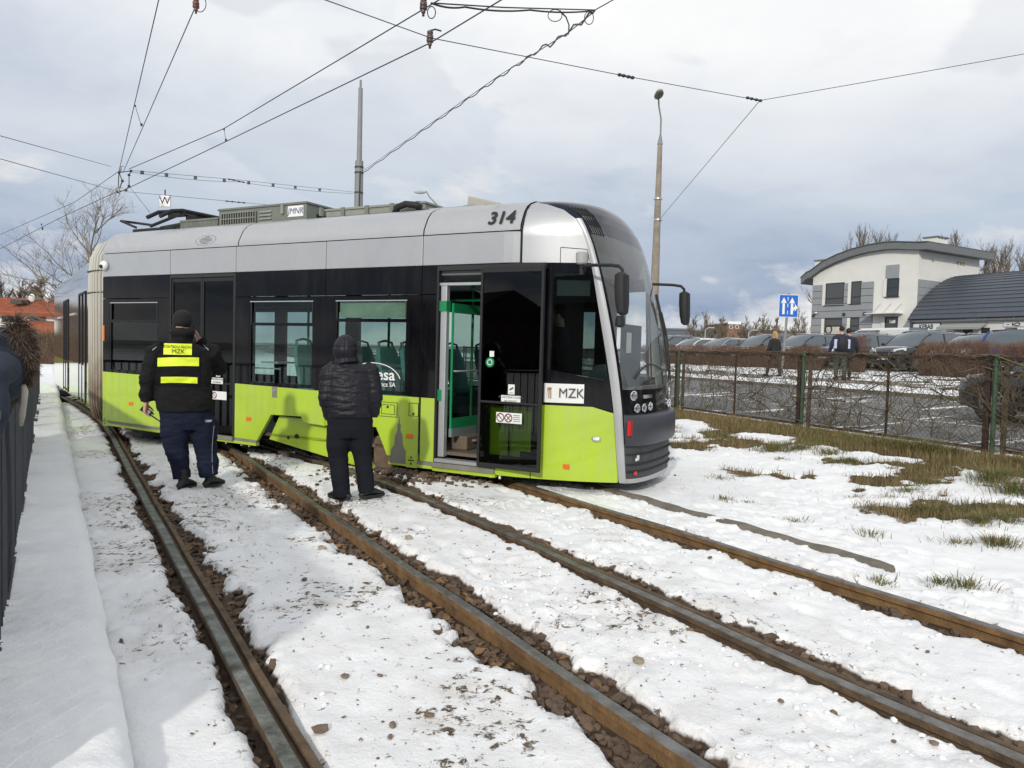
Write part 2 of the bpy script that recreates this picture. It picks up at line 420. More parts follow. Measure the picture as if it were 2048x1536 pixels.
def snow_material(name, attrs=True):
    m = bpy.data.materials.new(name); m.use_nodes = True; nt = m.node_tree; b = nt.nodes['Principled BSDF']
    N = nt.nodes.new; L = nt.links.new
    tcn = N('ShaderNodeTexCoord')
    def noise(sc, det=5, ro=0.6, dist=0.0):
        n = N('ShaderNodeTexNoise'); n.inputs['Scale'].default_value = sc; n.inputs['Detail'].default_value = det
        n.inputs['Roughness'].default_value = ro; n.inputs['Distortion'].default_value = dist; L(tcn.outputs['Object'], n.inputs['Vector']); return n.outputs['Fac']
    def ramp(f, p0, p1, c0=(0,0,0), c1=(1,1,1)):
        r = N('ShaderNodeValToRGB'); r.color_ramp.elements[0].position = p0; r.color_ramp.elements[1].position = p1
        r.color_ramp.elements[0].color = (*c0, 1); r.color_ramp.elements[1].color = (*c1, 1); L(f, r.inputs[0]); return r.outputs[0]
    def mx(f, a, b_):
        n = N('ShaderNodeMix'); n.data_type = 'RGBA'
        if isinstance(f, float): n.inputs[0].default_value = f
        else: L(f, n.inputs[0])
        for v, i in ((a, 6), (b_, 7)):
            if isinstance(v, tuple): n.inputs[i].default_value = (*v, 1)
            else: L(v, n.inputs[i])
        return n.outputs[2]
    def math_(op, a, b_):
        n = N('ShaderNodeMath'); n.operation = op; n.use_clamp = op != 'SUBTRACT'
        for v, i in ((a, 0), (b_, 1)):
            if isinstance(v, (int, float)): n.inputs[i].default_value = v
            else: L(v, n.inputs[i])
        return n.outputs[0]
    snow = ramp(noise(3.0), 0.3, 0.7, (0.82, 0.83, 0.85), (0.90, 0.90, 0.90))
    colr = snow
    if attrs:
        def attr(n): k = N('ShaderNodeAttribute'); k.attribute_name = n; return k.outputs['Fac']
        soil = ramp(noise(14, 6), 0.3, 0.7, (0.06, 0.042, 0.026), (0.16, 0.12, 0.08))
        balc = ramp(noise(22, 5), 0.3, 0.72, (0.035, 0.023, 0.016), (0.12, 0.08, 0.055))
        grs = mx(ramp(noise(1.6, 4), 0.5, 0.68), (0.115, 0.078, 0.042), (0.085, 0.09, 0.032))
        grs = mx(ramp(noise(30, 4), 0.35, 0.7), grs, (0.05, 0.042, 0.022))
        # dirt shows through the snow in streaks and specks
        spk = math_('SUBTRACT', math_('MULTIPLY', attr('dirt'), 0.64), ramp(noise(15, 8, 0.75, 0.5), 0.30, 0.62))
        sp = ramp(math_('ADD', spk, 0.0), 0.0, 0.16)
        tint = mx(math_('MULTIPLY', math_('MULTIPLY', attr('dirt'), ramp(noise(4, 5), 0.35, 0.7)), 0.55), snow, (0.44, 0.40, 0.33))
        colr = mx(sp, tint, soil)
        colr = mx(ramp(math_('ADD', attr('grass'), math_('MULTIPLY', math_('SUBTRACT', noise(7, 6), 0.5), 0.9)), 0.42, 0.56), colr, grs)
        colr = mx(ramp(math_('ADD', attr('bal'), math_('MULTIPLY', math_('SUBTRACT', noise(18, 4), 0.5), 0.6)), 0.4, 0.6), colr, balc)
        asph = ramp(noise(2.0, 6), 0.35, 0.65, (0.07, 0.07, 0.072), (0.13, 0.128, 0.125))
        colr = mx(attr('lot'), colr, asph)
        fc = ramp(noise(0.02, 6), 0.45, 0.6, (0.12, 0.11, 0.085), (0.55, 0.56, 0.58))
        colr = mx(attr('farm'), colr, fc)
    L(colr, b.inputs['Base Color']); b.inputs['Roughness'].default_value = 0.72; b.inputs['Specular IOR Level'].default_value = 0.25
    bp = N('ShaderNodeBump'); bp.inputs['Strength'].default_value = 0.7; bp.inputs['Distance'].default_value = 0.016
    L(math_('ADD', math_('MULTIPLY', noise(38, 6, 0.65), 0.7), math_('MULTIPLY', noise(140, 3), 0.3)), bp.inputs['Height']); L(bp.outputs[0], b.inputs['Normal'])
    return m
M_ground = snow_material('snow_ground')
M_snow = snow_material('clean_snow', False)
me.materials.append(M_ground)
tag(link('ground', me), kind='structure')

# ---------------------------------------------------------------- road, pavement
def strip_mesh(nlist, t0, t1, dz=0.0, dt=4.0):
    b = MB(); tt = np.arange(t0, t1 + dt, dt)
    def f(n, t): x, y = NT(n, t); return (x, y, float(hbase(n)) + dz)
    b.grid(f, nlist, tt); return b
M_asph = mat('road_asphalt', (0.16, 0.158, 0.155), 0.75, var=0.16, vscale=1.3, bump=0.25, bscale=90)
M_pave = mat('pavement_slabs', (0.20, 0.17, 0.145), 0.85, var=0.3, vscale=2.0, bump=0.2, bscale=30)
M_conc = mat('old_concrete', (0.16, 0.14, 0.115), 0.9, var=0.35, vscale=5, bump=0.5, bscale=50)
M_white = mat('white_paint', (0.30, 0.30, 0.29), 0.8, vscale=6, col2=(0.58, 0.58, 0.56))
road = tag(strip_mesh([11.2, 13, 15, 16.5, 18.0], -40, 260, 0.012).build('road', M_asph, recalc=False), kind='structure')
b = strip_mesh([13.62, 13.74], -40, 260, 0.02)
tag(b.build('lane_marking', M_white, recalc=False), kind='structure')
b = MB()
for k in range(-6, 40):
    for (n0, n1) in ((16.0, 16.1),):
        t0 = k*12.0
        b.grid(lambda n, t: (*NT(n, t), float(hbase(n)) + 0.02), [n0, n1], [t0, t0 + 3])
tag(b.build('lane_marking', M_white, recalc=False), kind='structure')
tag(strip_mesh([19.0, 19.6, 20.3], -40, 260, 0.015).build('pavement', M_pave, recalc=False), kind='structure')
b = MB()
for k in range(-20, 90):
    t0 = k*2.0; z = float(hbase(18.0)); P = [NT(18.0, t0), NT(18.14, t0), NT(18.14, t0 + 1.985), NT(18.0, t0 + 1.985)]
    b.prism(P, 'z', z - 0.1, z + 0.115)
kb = b.build('kerb', M_conc); tag(kb, kind='structure')

# ---------------------------------------------------------------- rails
M_rust = mat('rail_rust', (0.115, 0.062, 0.028), 0.85, var=0.35, vscale=7, bump=0.4, bscale=60, col2=(0.26, 0.155, 0.065))
M_rustd = mat('rail_rust_dark', (0.055, 0.036, 0.023), 0.85, bump=0.4, bscale=60, vscale=7, col2=(0.15, 0.10, 0.055))
M_steel = mat('rail_worn_top', (0.09, 0.08, 0.065), 0.42, metal=0.5, vscale=11, bump=0.2, bscale=50, col2=(0.22, 0.22, 0.215))
M_moss = mat('rail_mossy_top', (0.055, 0.058, 0.045), 0.6, metal=0.2, vscale=9, bump=0.4, bscale=60, col2=(0.24, 0.25, 0.23))
def rail(k, guard, label, t0, t1, top):
    tt = np.arange(t0, t1, 0.12)
    # profile: (across, height, slot of the face that starts here)
    h = 0.025
    prof = [(-0.031, h - 0.006, 1), (-0.025, h, 1), (0.025, h, 1), (0.031, h - 0.006, 0), (0.031, h - 0.035, 0)]
    if guard: prof += [(0.062, h - 0.042, 0), (0.064, h - 0.012, 0), (0.098, h - 0.012, 0), (0.102, h - 0.05, 0), (0.05, h - 0.07, 0)]
    prof += [(0.014, h - 0.055, 0), (0.012, h - 0.13, 0), (0.065, h - 0.15, 0), (-0.065, h - 0.15, 0), (-0.012, h - 0.13, 0), (-0.014, h - 0.05, 0), (-0.031, h - 0.038, 0)]
    b = MB(); rings = []
    for t in tt:
        n = float(rail_n(k, t)); sl = float(rail_n(k, t + .05) - rail_n(k, t - .05))/0.1
        tn = Vector((sl, 1)).normalized(); nx = Vector((tn.y, -tn.x))
        wob = 0.003*math.sin(t*3.1 + n)
        ring = []
        for (p, z, s) in prof:
            q = Vector((n, t)) + nx*(p + wob*0.4); x, y = NT(q.x, q.y); ring.append((x, y, z + wob))
        rings.append(ring)
    P = len(prof); vs = [p for r in rings for p in r]; fs = []; ms = []
    for i in range(len(rings) - 1):
        for j in range(P):
            fs.append((i*P + j, i*P + (j+1) % P, (i+1)*P + (j+1) % P, (i+1)*P + j)); ms.append(prof[j][2])
    fs += [tuple(range(P))[::-1], tuple((len(rings)-1)*P + j for j in range(P))]; ms += [0, 0]
    b.add(vs, fs); b.m = ms
    o = b.build('tram_rail', [M_rustd if guard else M_rust, top], smooth=35)
    return tag(o, label, 'rail', 'tram rails')
rail('A', True, 'grooved tram rail nearest the railing, with mossy grey top', -3, 30, M_moss)
rail('B', False, 'rusty tram rail running past the feet of the two standing men', -3, 30, M_steel)
rail('C', True, 'grooved tram rail coming out under the derailed bogie', -3, 13.5, M_steel)
rail('D', False, 'rusty tram rail coming out under the open tram door, farthest from the railing', -3, 11.5, M_steel)

# concrete edge strip beside the outer rail
b = MB(); rings = []
for i, t in enumerate(np.arange(3.95, 9.0, 0.12)):
    n = 5.36 - 0.1405*t - 0.0005*t*t
    wv = 0.008*math.sin(i*1.7) + 0.006*math.sin(i*0.6)
    if t < 4.4: hw = 0.02 + 0.05*(t - 3.95)/0.45
    else: hw = 0.058 + 0.01*math.sin(t*5)
    z = 0.018 + wv*0.6
    ring = [(n - hw + wv, z - 0.15), (n - hw + wv, z - 0.012), (n - hw + wv + 0.02, z), (n + hw - 0.02, z + 0.01), (n + hw, z - 0.02), (n + hw, z - 0.15)]
    rings.append([(*NT(p, t), zz) for p, zz in ring])
b.loft(rings)
tag(b.build('concrete_kerb', M_conc, smooth=35), 'old brown concrete edging half buried in snow in front of the tram nose', 'kerb')

# ---------------------------------------------------------------- ballast and loose stones
def stone_shape(rng, fl=0.65):
    bm = bmesh.new(); bmesh.ops.create_icosphere(bm, subdivisions=1, radius=1.0)
    pl = [Vector((rng.gauss(0,1), rng.gauss(0,1), rng.gauss(0,1))).normalized() for _ in range(7)]
    for v in bm.verts:
        d = v.co.normalized(); r = 1.0 + rng.uniform(-.13, .13)
        for q in pl:
            dd = d.dot(q)
            if dd > 0.25: r = min(r, 0.72/dd)
        v.co = d*r
        v.co.z *= fl
    vs = np.array([v.co[:] for v in bm.verts]); fs = [tuple(l.index for l in f.verts) for f in bm.faces]; bm.free(); return vs, fs
SHAPES = [stone_shape(RNG) for _ in range(10)]
M_ball = mat('ballast_stone', (0.060, 0.040, 0.029), 0.9, vscale=3.2, col2=(0.17, 0.115, 0.075), bump=0.3, bscale=60)
M_leaf = mat('dead_leaf', (0.14, 0.075, 0.03), 0.85, vscale=9, col2=(0.22, 0.13, 0.055))
b = MB(); count = 0; tries = 0
while count < 7800 and tries < 400000:
    tries += 1
    k = RNG.choice('AABBBCCD'); u = RNG.random(); t = 1.7 + 15.5*u**1.5
    off = RNG.uniform(-0.42, 0.46); n = float(rail_n(k, t)) + off
    if -0.045 < off < (0.115 if k in 'AC' else 0.045): continue
    if gv(bal, n, t) < 0.45 or t > 17: continue
    s = RNG.uniform(0.012, 0.036)*(1.15 if t > 5 else 1.0)
    if RNG.random() < 0.04: s *= 1.35
    vs, fs = SHAPES[RNG.randrange(10)]; an = RNG.uniform(0, 6.28); ca, sa = math.cos(an), math.sin(an); st = RNG.uniform(.7, 1.35)
    x, y = NT(n, t); z = gv(Zs, n, t) + s*0.25
    tl = RNG.uniform(-.5, .5)
    w = vs*np.array([s*st, s, s]); w = np.stack([w[:,0]*ca - w[:,1]*sa, w[:,0]*sa + w[:,1]*ca, w[:,2] + tl*w[:,0]], -1) + [x, y, z]
    b.add(w, fs); count += 1
# stones thrown up around the derailed bogie
for i in range(420):
    x = plx + RNG.gauss(0, 0.6); y = ply + RNG.gauss(0, 0.33); s = RNG.uniform(0.018, 0.042)
    vs, fs = SHAPES[RNG.randrange(10)]; an = RNG.uniform(0, 6.28); ca, sa = math.cos(an), math.sin(an)
    w = vs*s; w = np.stack([w[:,0]*ca - w[:,1]*sa, w[:,0]*sa + w[:,1]*ca, w[:,2]], -1) + [x, y, ground_height(x, y) + s*RNG.uniform(0, .6)]
    b.add(w, fs)
tag(b.build('ballast', M_ball, smooth=25, recalc=False), 'dark brown track ballast lying bare along the rails', kind='stuff')
# dead leaves caught in the troughs
b = MB()
for i in range(900):
    k = RNG.choice('ABBBC'); t = 3 + 11*RNG.random(); off = RNG.choice((-1, 1))*RNG.uniform(0.07, 0.33); n = float(rail_n(k, t)) + off
    if gv(bal, n, t) < 0.5: continue
    x, y = NT(n, t); z = gv(Zs, n, t) + 0.03; s = RNG.uniform(.02, .042); an = RNG.uniform(0, 6.28)
    e1 = Vector((math.cos(an), math.sin(an), RNG.uniform(-.5, .5)))*s; e2 = Vector((-math.sin(an), math.cos(an), RNG.uniform(-.6, .6)))*s*.7
    c = Vector((x, y, z)); b.add([c - e1, c + e2*.9 - e1*.2, c + e1, c - e2 + Vector((0,0,s*.4))], [(0, 1, 2), (0, 2, 3)])
tag(b.build('leaf_litter', M_leaf, recalc=False), 'dead brown leaves caught between the ballast stones', kind='stuff')
# single stones and clods lying on the snow
M_stone_l = mat('loose_stone', (0.12, 0.085, 0.06), 0.9, vscale=14, col2=(0.24, 0.18, 0.13), bump=0.3, bscale=80)
M_stone_p = mat('pale_loose_stone', (0.24, 0.19, 0.13), 0.9, vscale=18, col2=(0.42, 0.35, 0.25), bump=0.3, bscale=80)
def loose(px, py, s, m, label, group=None, seed=0):
    p = G(px, py, 0.01); rng = random.Random(seed*7 + 3)
    vs, fs = stone_shape(rng, 0.62)
    q = MB(); q.add(vs*np.array([s*1.25, s*0.9, s]), fs)
    o = q.build('loose_stone', m, smooth=30)
    o.location = (p[0], p[1], ground_height(p[0], p[1]) + s*0.35); o.rotation_euler = (0.1, 0.15, rng.uniform(0, 6))
    return tag(o, label, 'stone', group)
loose(1278, 1320, 0.042, M_stone_p, 'pale round stone lying alone on the snow between the two middle rails', seed=1)
loose(644, 1098, 0.036, M_stone_p, 'flat grey-brown stone on the snow between the left two rails', seed=2)
loose(818, 1074, 0.036, M_stone_p, 'yellowish stone in the snow beside the second rail', seed=3)
loose(1008, 1072, 0.034, M_stone_p, 'pale stone leaning against the third rail', seed=4)
loose(640, 1462, 0.038, M_stone_l, 'dark brown stone on the dirty snow right of the mossy rail, at the bottom', seed=5)
loose(566, 1396, 0.04, M_stone_l, 'chunky brown stone touching the mossy rail', seed=6)
small = [(463,1080),(608,1163),(700,1130),(760,1350),(858,1424),(786,1446),(780,1468),(1018,1098),(1280,1228),(1345,1268),(1448,1290),(1667,1420),(1562,1397),(1788,1480),(1868,1490),(1550,1186),(1855,1300),(1350,950),(1420,1118),(1492,1130),(735,1256),(690,1352),(955,1010),(1398,1248),(1380,1260)]
for i, (px, py) in enumerate(small):
    loose(px, py, 0.013 + 0.012*((i*37) % 10)/10, M_stone_l, 'small brown stone lying loose on the snow', 'small loose stones on the snow', seed=20 + i)

# twig and leaf crumbs on the trampled snow, small snow crumbs
b = MB(); k = 0
while k < 1500:
    t = 1.6 + 11*RNG.random()**1.4; n = RNG.uniform(-0.4, 4.4) if RNG.random() < .8 else RNG.uniform(4.4, 9)
    if n < float(KERB(t)) + .12 or gv(bal, n, t) > .4 or RNG.random() > .12 + 1.1*gv(dirt, n, t): continue
    k += 1; x, y = NT(n, t); z = gv(Zs, n, t) + .003; an = RNG.uniform(0, 6.28); s_ = RNG.uniform(.003, .013)*(1 + .04*t); asp = RNG.choice((.3, .5, .8))
    e1 = Vector((math.cos(an), math.sin(an), RNG.uniform(-.3, .3)))*s_; e2 = Vector((-math.sin(an), math.cos(an), RNG.uniform(-.3, .5)))*s_*asp; c = Vector((x, y, z))
    b.add([c - e1, c + e2, c + e1*.8, c - e2], [(0, 1, 2, 3)])
tag(b.build('litter_crumbs', M_leaf, recalc=False), 'leaf and twig crumbs scattered on the trampled snow', kind='stuff')
b = MB(); k = 0
while k < 700:
    t = 1.6 + 9*RNG.random()**1.4; n = RNG.uniform(-0.6, 4.2)
    if n < float(KERB(t)) + .1 or gv(rough, n, t) < .25 or (gv(bal, n, t) > .5 and RNG.random() < .85): continue
    k += 1; x, y = NT(n, t); s_ = RNG.uniform(.005, .022); vs, fs = SHAPES[RNG.randrange(10)]; an = RNG.uniform(0, 6.28); ca, sa = math.cos(an), math.sin(an)
    w = vs*s_; b.add(np.stack([w[:,0]*ca - w[:,1]*sa, w[:,0]*sa + w[:,1]*ca, w[:,2]], -1) + [x, y, gv(Zs, n, t) + s_*.2], fs)
tag(b.build('snow_crumbs', M_snow, smooth=True, recalc=False), 'small snow crumbs kicked up beside the rails', kind='stuff')

# ---------------------------------------------------------------- platform with snow, on the left
M_slab = mat('platform_concrete', (0.10, 0.095, 0.085), 0.9, var=0.3, vscale=6, bump=0.4)
b = MB()
P = [(*NT(KERB(t) - 0.02, t),) for t in np.arange(-2, 44, 2)] + [(*NT(KERB(t) - 9, t),) for t in np.arange(42, -4, -2)]
b.prism(P, 'z', -0.3, 0.062)
tag(b.build('platform', M_slab), kind='structure')
tv = np.concatenate([np.arange(-1.5, 1.2, 0.15), graded(1.2, 12, 0.02, 0.06), np.arange(12.1, 43, 0.25)])
wv = np.concatenate([[0.0, 0.004, 0.012, 0.026, 0.045, 0.07], np.arange(0.1, 1.5, 0.028), [1.6, 1.8, 2.2, 3, 4.5, 7]])
TT2, WW = np.meshgrid(tv, wv, indexing='ij')
edge = 0.028*(fbm(TT2*3.1, TT2*0 + 4, 5) - 0.42) + 0.05*(fbm(TT2*0.7, TT2*0 + 9, 3) - 0.5)
NN2 = KERB(TT2) + edge - WW
X2 = NN2*CA - TT2*SA; Y2 = NN2*SA + TT2*CA
top = 0.115 + 0.05*(fbm(X2*1.3 + 2, Y2*1.3, 4) - 0.5) + 0.03*(fbm(X2*5, Y2*5 + 8, 4) - 0.5) + 0.016*(fbm(X2*18, Y2*18 + 8, 3) - 0.5)
# wind ridges across the platform
top = top + 0.005*np.sin(TT2*31 + 5*WW + 4*fbm(X2*1.2, Y2*1.2, 3))*smooth(0.45, 0.6, fbm(X2*0.8 + 31, Y2*0.8, 3))
rnd = np.sqrt(np.clip(1 - (1 - np.clip(WW/0.1, 0, 1))**2, 0, 1))
Z2 = 0.05 + (top - 0.05)*rnd
b = MB(); m_, n_ = TT2.shape
b.add(np.stack([X2, Y2, Z2], -1).reshape(-1, 3), [(i*n_ + j, (i+1)*n_ + j, (i+1)*n_ + j + 1, i*n_ + j + 1) for i in range(m_-1) for j in range(n_-1)])
tag(b.build('platform_snow', M_snow, smooth=True, recalc=False), 'thick smooth snow lying on the platform', kind='stuff')
# ---------------------------------------------------------------- the tram
TP0 = np.array([-6.40617686, 11.71992925, 0.0]); TD = np.array([0.8835468, -0.46834288, 0]); TN = np.array([0.46834288, 0.8835468, 0])
TYAW = math.atan2(TD[1], TD[0])
def LOC(px, py, w=0.0):
    """where the sight line through a pixel meets the tram's length section at depth w: (along, height)"""
    v = ray(px, py); t = ((TP0 + TN*w - C0) @ TN)/(v @ TN); p = C0 + t*v
    return float((p - TP0) @ TD), float(p[2])
tram = thing('tram', TP0, TYAW, 'lime green, black and silver articulated tram numbered 314, derailed across the tracks', 'tram')
WID_T = 2.35; WC = WID_T/2
def wtap(s): return 0.42*max(0.0, (s - 7.0)/1.38)**1.7
NZ  = [.12, .3, .6, .9, 1.2, 1.5, 1.8, 2.1, 2.3, 2.5, 2.7, 2.87, 3.0, 3.1, 3.18, 3.24, 3.28, 3.30]
NS0 = [8.378, 8.365, 8.339, 8.312, 8.272, 8.224, 8.171, 8.117, 8.082, 8.045, 8.0, 7.941, 7.854, 7.716, 7.5, 7.26, 6.95, 6.7]
NS1 = [8.60, 8.613, 8.602, 8.59, 8.566, 8.522, 8.47, 8.395, 8.329, 8.256, 8.179, 8.11, 8.06, 8.015, 7.965, 7.9, 7.78, 7.6]
NIN = [0.03] + [0]*11 + [.04, .09, .18, .33, .55, .8]
ns0 = lambda z: float(np.interp(z, NZ, NS0)); ns1 = lambda z: float(np.interp(z, NZ, NS1)); nin = lambda z: float(np.interp(z, NZ, NIN))
def nose(a, z, out=0.0):
    s0, s1 = ns0(z), ns1(z); w0 = wtap(s0) + nin(z); Wz = WC - w0 + out; c = math.cos(a); p = 0.8
    return (s0 + (s1 - s0 + out)*abs(math.sin(a))**p, WC - Wz*math.copysign(abs(c)**p, c), z)

M_green = mat('tram_lime_paint', (0.40, 0.57, 0.024), 0.32, coat=0.5, var=0.04, vscale=1.5)
def grime(m, amt=1.0):
    nt = m.node_tree; b = nt.nodes['Principled BSDF']; src = b.inputs['Base Color'].links[0].from_socket if b.inputs['Base Color'].links else None
    tcn = nt.nodes.new('ShaderNodeTexCoord'); mpn = nt.nodes.new('ShaderNodeMapping'); mpn.inputs['Scale'].default_value = (9, 9, 1.2); nt.links.new(tcn.outputs['Object'], mpn.inputs[0])
    n1 = nt.nodes.new('ShaderNodeTexNoise'); n1.inputs['Scale'].default_value = 1.0; n1.inputs['Detail'].default_value = 8; n1.inputs['Roughness'].default_value = .7; nt.links.new(mpn.outputs[0], n1.inputs['Vector'])
    n2 = nt.nodes.new('ShaderNodeTexNoise'); n2.inputs['Scale'].default_value = 1.4; n2.inputs['Detail'].default_value = 5; nt.links.new(tcn.outputs['Object'], n2.inputs['Vector'])
    mu = nt.nodes.new('ShaderNodeMath'); mu.operation = 'MULTIPLY'; nt.links.new(n1.outputs['Fac'], mu.inputs[0]); nt.links.new(n2.outputs['Fac'], mu.inputs[1])
    r = nt.nodes.new('ShaderNodeMapRange'); r.inputs[1].default_value = .2; r.inputs[2].default_value = .42; r.inputs[3].default_value = 0.0; r.inputs[4].default_value = .30*amt; nt.links.new(mu.outputs[0], r.inputs[0])
    mx = nt.nodes.new('ShaderNodeMix'); mx.data_type = 'RGBA'; nt.links.new(r.outputs[0], mx.inputs[0]); mx.inputs[7].default_value = (.30, .28, .23, 1)
    if src: nt.links.new(src, mx.inputs[6])
    else: mx.inputs[6].default_value = b.inputs['Base Color'].default_value
    nt.links.new(mx.outputs[2], b.inputs['Base Color'])
    ra = nt.nodes.new('ShaderNodeMath'); ra.operation = 'MULTIPLY_ADD'; ra.inputs[1].default_value = .9; ra.inputs[2].default_value = b.inputs['Roughness'].default_value; nt.links.new(r.outputs[0], ra.inputs[0]); nt.links.new(ra.outputs[0], b.inputs['Roughness'])
grime(M_green, .8)
M_silver = mat('tram_silver_paint', (0.44, 0.45, 0.465), 0.38, metal=0.45, coat=0.2, var=0.03, vscale=2)
M_black = mat('tram_black_gloss', (0.004, 0.004, 0.006), 0.06, spec=0.22)
grime(M_black, .10); grime(M_silver, .5)
M_dark = mat('tram_dark_plastic', (0.018, 0.018, 0.02), 0.5, var=0.15, vscale=8)
M_rubber = mat('rubber_black', (0.010, 0.010, 0.011), 0.65)
M_bump = mat('tram_bumper', (0.035, 0.038, 0.048), 0.42, var=0.1, vscale=5)
M_lowgr = mat('tram_lower_grille', (0.045, 0.047, 0.05), 0.55, var=0.25, vscale=6, bump=0.1)
M_sill = mat('tram_grey_sill', (0.20, 0.19, 0.155), 0.6, var=0.15, vscale=4)
M_alu = mat('aluminium', (0.50, 0.51, 0.52), 0.4, metal=0.6, var=0.05)
M_chrome = mat('chrome', (0.75, 0.76, 0.78), 0.12, metal=1.0)
M_orange = mat('orange_reflector', (0.75, 0.16, 0.01), 0.3)
M_red = mat('red_reflector', (0.55, 0.012, 0.01), 0.3)
M_label = mat('sticker_white', (0.75, 0.75, 0.74), 0.5)
M_print = mat('print_grey', (0.10, 0.10, 0.105), 0.6)
M_int = mat('interior_grey', (0.13, 0.135, 0.14), 0.7)
M_intd = mat('interior_dark', (0.018, 0.018, 0.020), 0.8)
M_floor = mat('tram_floor_wet', (0.095, 0.075, 0.055), 0.5, vscale=5, col2=(0.16, 0.13, 0.1), bump=0.2)
M_teal = mat('seat_teal', (0.13, 0.28, 0.27), 0.75, var=0.15, vscale=20)
M_seatb = mat('seat_dark_blue', (0.035, 0.045, 0.065), 0.7)
M_seatg = mat('seat_shell_grey', (0.17, 0.22, 0.215), 0.5)
M_gtrim = mat('interior_green', (0.008, 0.21, 0.075), 0.45)
M_box = mat('roof_equipment_grey', (0.155, 0.17, 0.148), 0.6, var=0.1, vscale=4)
M_box2 = mat('roof_equipment_pale', (0.24, 0.25, 0.215), 0.6, var=0.1, vscale=4)
M_under = mat('underframe_dirty', (0.028, 0.022, 0.017), 0.85, var=0.4, vscale=7)
M_mudbox = mat('bogie_muddy_casing', (0.13, 0.085, 0.055), 0.85, var=0.3, vscale=8, bump=0.4, bscale=30)
M_glass = glass('tram_window_glass', (0.74, 0.82, 0.80))
M_glassd = glass('tram_tinted_glass', (0.20, 0.22, 0.22))
M_glassw = glass('tram_windscreen_glass', (0.80, 0.86, 0.84), refl=3.2, film=0.065)

def panel(name, poly, w0, w1, m, parent=tram, taper=True, bevel=0):
    bm = bmesh.new(); vs = [bm.verts.new((s, 0, z)) for s, z in poly]; bm.faces.new(vs)
    if taper and max(s for s, z in poly) > 7.05:
        for k in range(12):
            bmesh.ops.bisect_plane(bm, geom=bm.verts[:] + bm.edges[:] + bm.faces[:], plane_co=(7.1 + 0.11*k, 0, 0), plane_no=(1, 0, 0))
    r = bmesh.ops.extrude_face_region(bm, geom=bm.faces[:])
    back = [g for g in r['geom'] if isinstance(g, bmesh.types.BMVert)]; bs = set(back)
    for v in bm.verts: v.co.y = (w1 if v in bs else w0) + (wtap(v.co.x) if taper else 0)
    bmesh.ops.recalc_face_normals(bm, faces=bm.faces)
    me = bpy.data.meshes.new(name); bm.to_mesh(me); bm.free(); me.materials.append(m)
    return link(name, me, parent, bevel)
def rect(s0, s1, z0, z1): return [(s0, z0), (s1, z0), (s1, z1), (s0, z1)]
zbot = lambda s: float(np.interp(s, [0, 1.5, 3, 5.7, 7.6, 8.5], [.205, .175, .155, .115, .12, .12]))
gtop = lambda s: float(np.interp(s, [0, 1.5, 2.9, 4.5, 7.6, 8.1, 8.4], [1.04, 1.015, .985, .955, .955, .95, .90]))
TXT = lambda s, w, z: Matrix.Translation((s, w, z)) @ Matrix.Rotation(math.radians(90), 4, 'X')
def text(body, s, z, size, m=M_print, w=-0.003, parent=tram, **k):
    return text_mesh(body, size, 'lettering', m, parent, TXT(s, w + wtap(s), z), **k)

# --- silver band with its seams
for i, (a, c) in enumerate(((0.0, 1.555), (1.565, 2.905), (2.915, 4.517), (4.527, 6.008), (6.018, 7.305))):
    panel('side_panel', rect(a, c, 2.515, 2.862), 0.0, 0.05, M_silver, bevel=0.006)
COVE = [(0.0, 2.872), (0.006, 2.93), (0.04, 3.0), (0.085, 3.085), (0.15, 3.155), (0.24, 3.205), (0.34, 3.24)]
def cove(a, c):
    b = MB(); ss = list(np.linspace(a, c, 9))
    b.grid(lambda s, j: (s, COVE[int(j)][0], COVE[int(j)][1]), ss, range(len(COVE)))
    b.build('roof_cove', M_silver, tram, smooth=True)
for a, c in ((0.0, 2.945), (2.962, 6.012), (6.03, 7.30)): cove(a, c)
b = MB(); b.box(0, 7.31, 0.03, 0.09, 2.45, 2.93); b.build('seam_backing', M_rubber, tram)
b = MB()
for s in (2.953, 6.021, 7.306):
    b.loft([[(s - .012, p[0] + .012, p[1] - .008), (s + .012, p[0] + .012, p[1] - .008), (s + .012, p[0] + .03, p[1] - .02), (s - .012, p[0] + .03, p[1] - .02)] for p in COVE])
b.build_each('roof_seam', M_rubber, tram)
# silver front quarter: from the seam to the windscreen frame, rolling over on to the roof
b = MB(); zs = [2.515, 2.62, 2.7, 2.8, 2.87, 2.94, 3.0, 3.05, 3.1, 3.14, 3.18, 3.21, 3.24]
def fq(u, z):
    s = 7.318 + (ns0(z) - 7.318)*u
    return (s, (wtap(s) if z < 2.9 else wtap(s)) + nin(z), z) if ns0(z) > 7.318 else (7.318 + .002*u, wtap(7.318) + nin(z), z)
b.grid(fq, np.linspace(0, 1, 12), zs)
b.build('front_quarter', M_silver, tram, smooth=True)
hp = MB(); 
hatch = [(7.73, 2.68), (8.0, 2.66), (8.035, 2.51), (7.73, 2.51)]
for i in range(4):
    p, q = hatch[i], hatch[(i+1) % 4]
    hp.tube([(p[0], wtap(p[0]) - .001, p[1]), ((p[0]+q[0])/2, wtap((p[0]+q[0])/2) - .001, (p[1]+q[1])/2), (q[0], wtap(q[0]) - .001, q[1])], 0.004, 4)
hp.build('hatch_seam', M_rubber, tram)
o = text('314', 7.045, 3.015, 0.232, mat('number_black', (.015, .015, .017), .7), w=0.033, bold=0.006, shear=0.04, xs=0.98)
for o in [o]:
    o.data.transform(Matrix.Translation((7.045, 0.04, 3.015)) @ Matrix.Rotation(math.radians(-27), 4, 'X') @ Matrix.Translation((-7.045, -0.04, -3.015)))
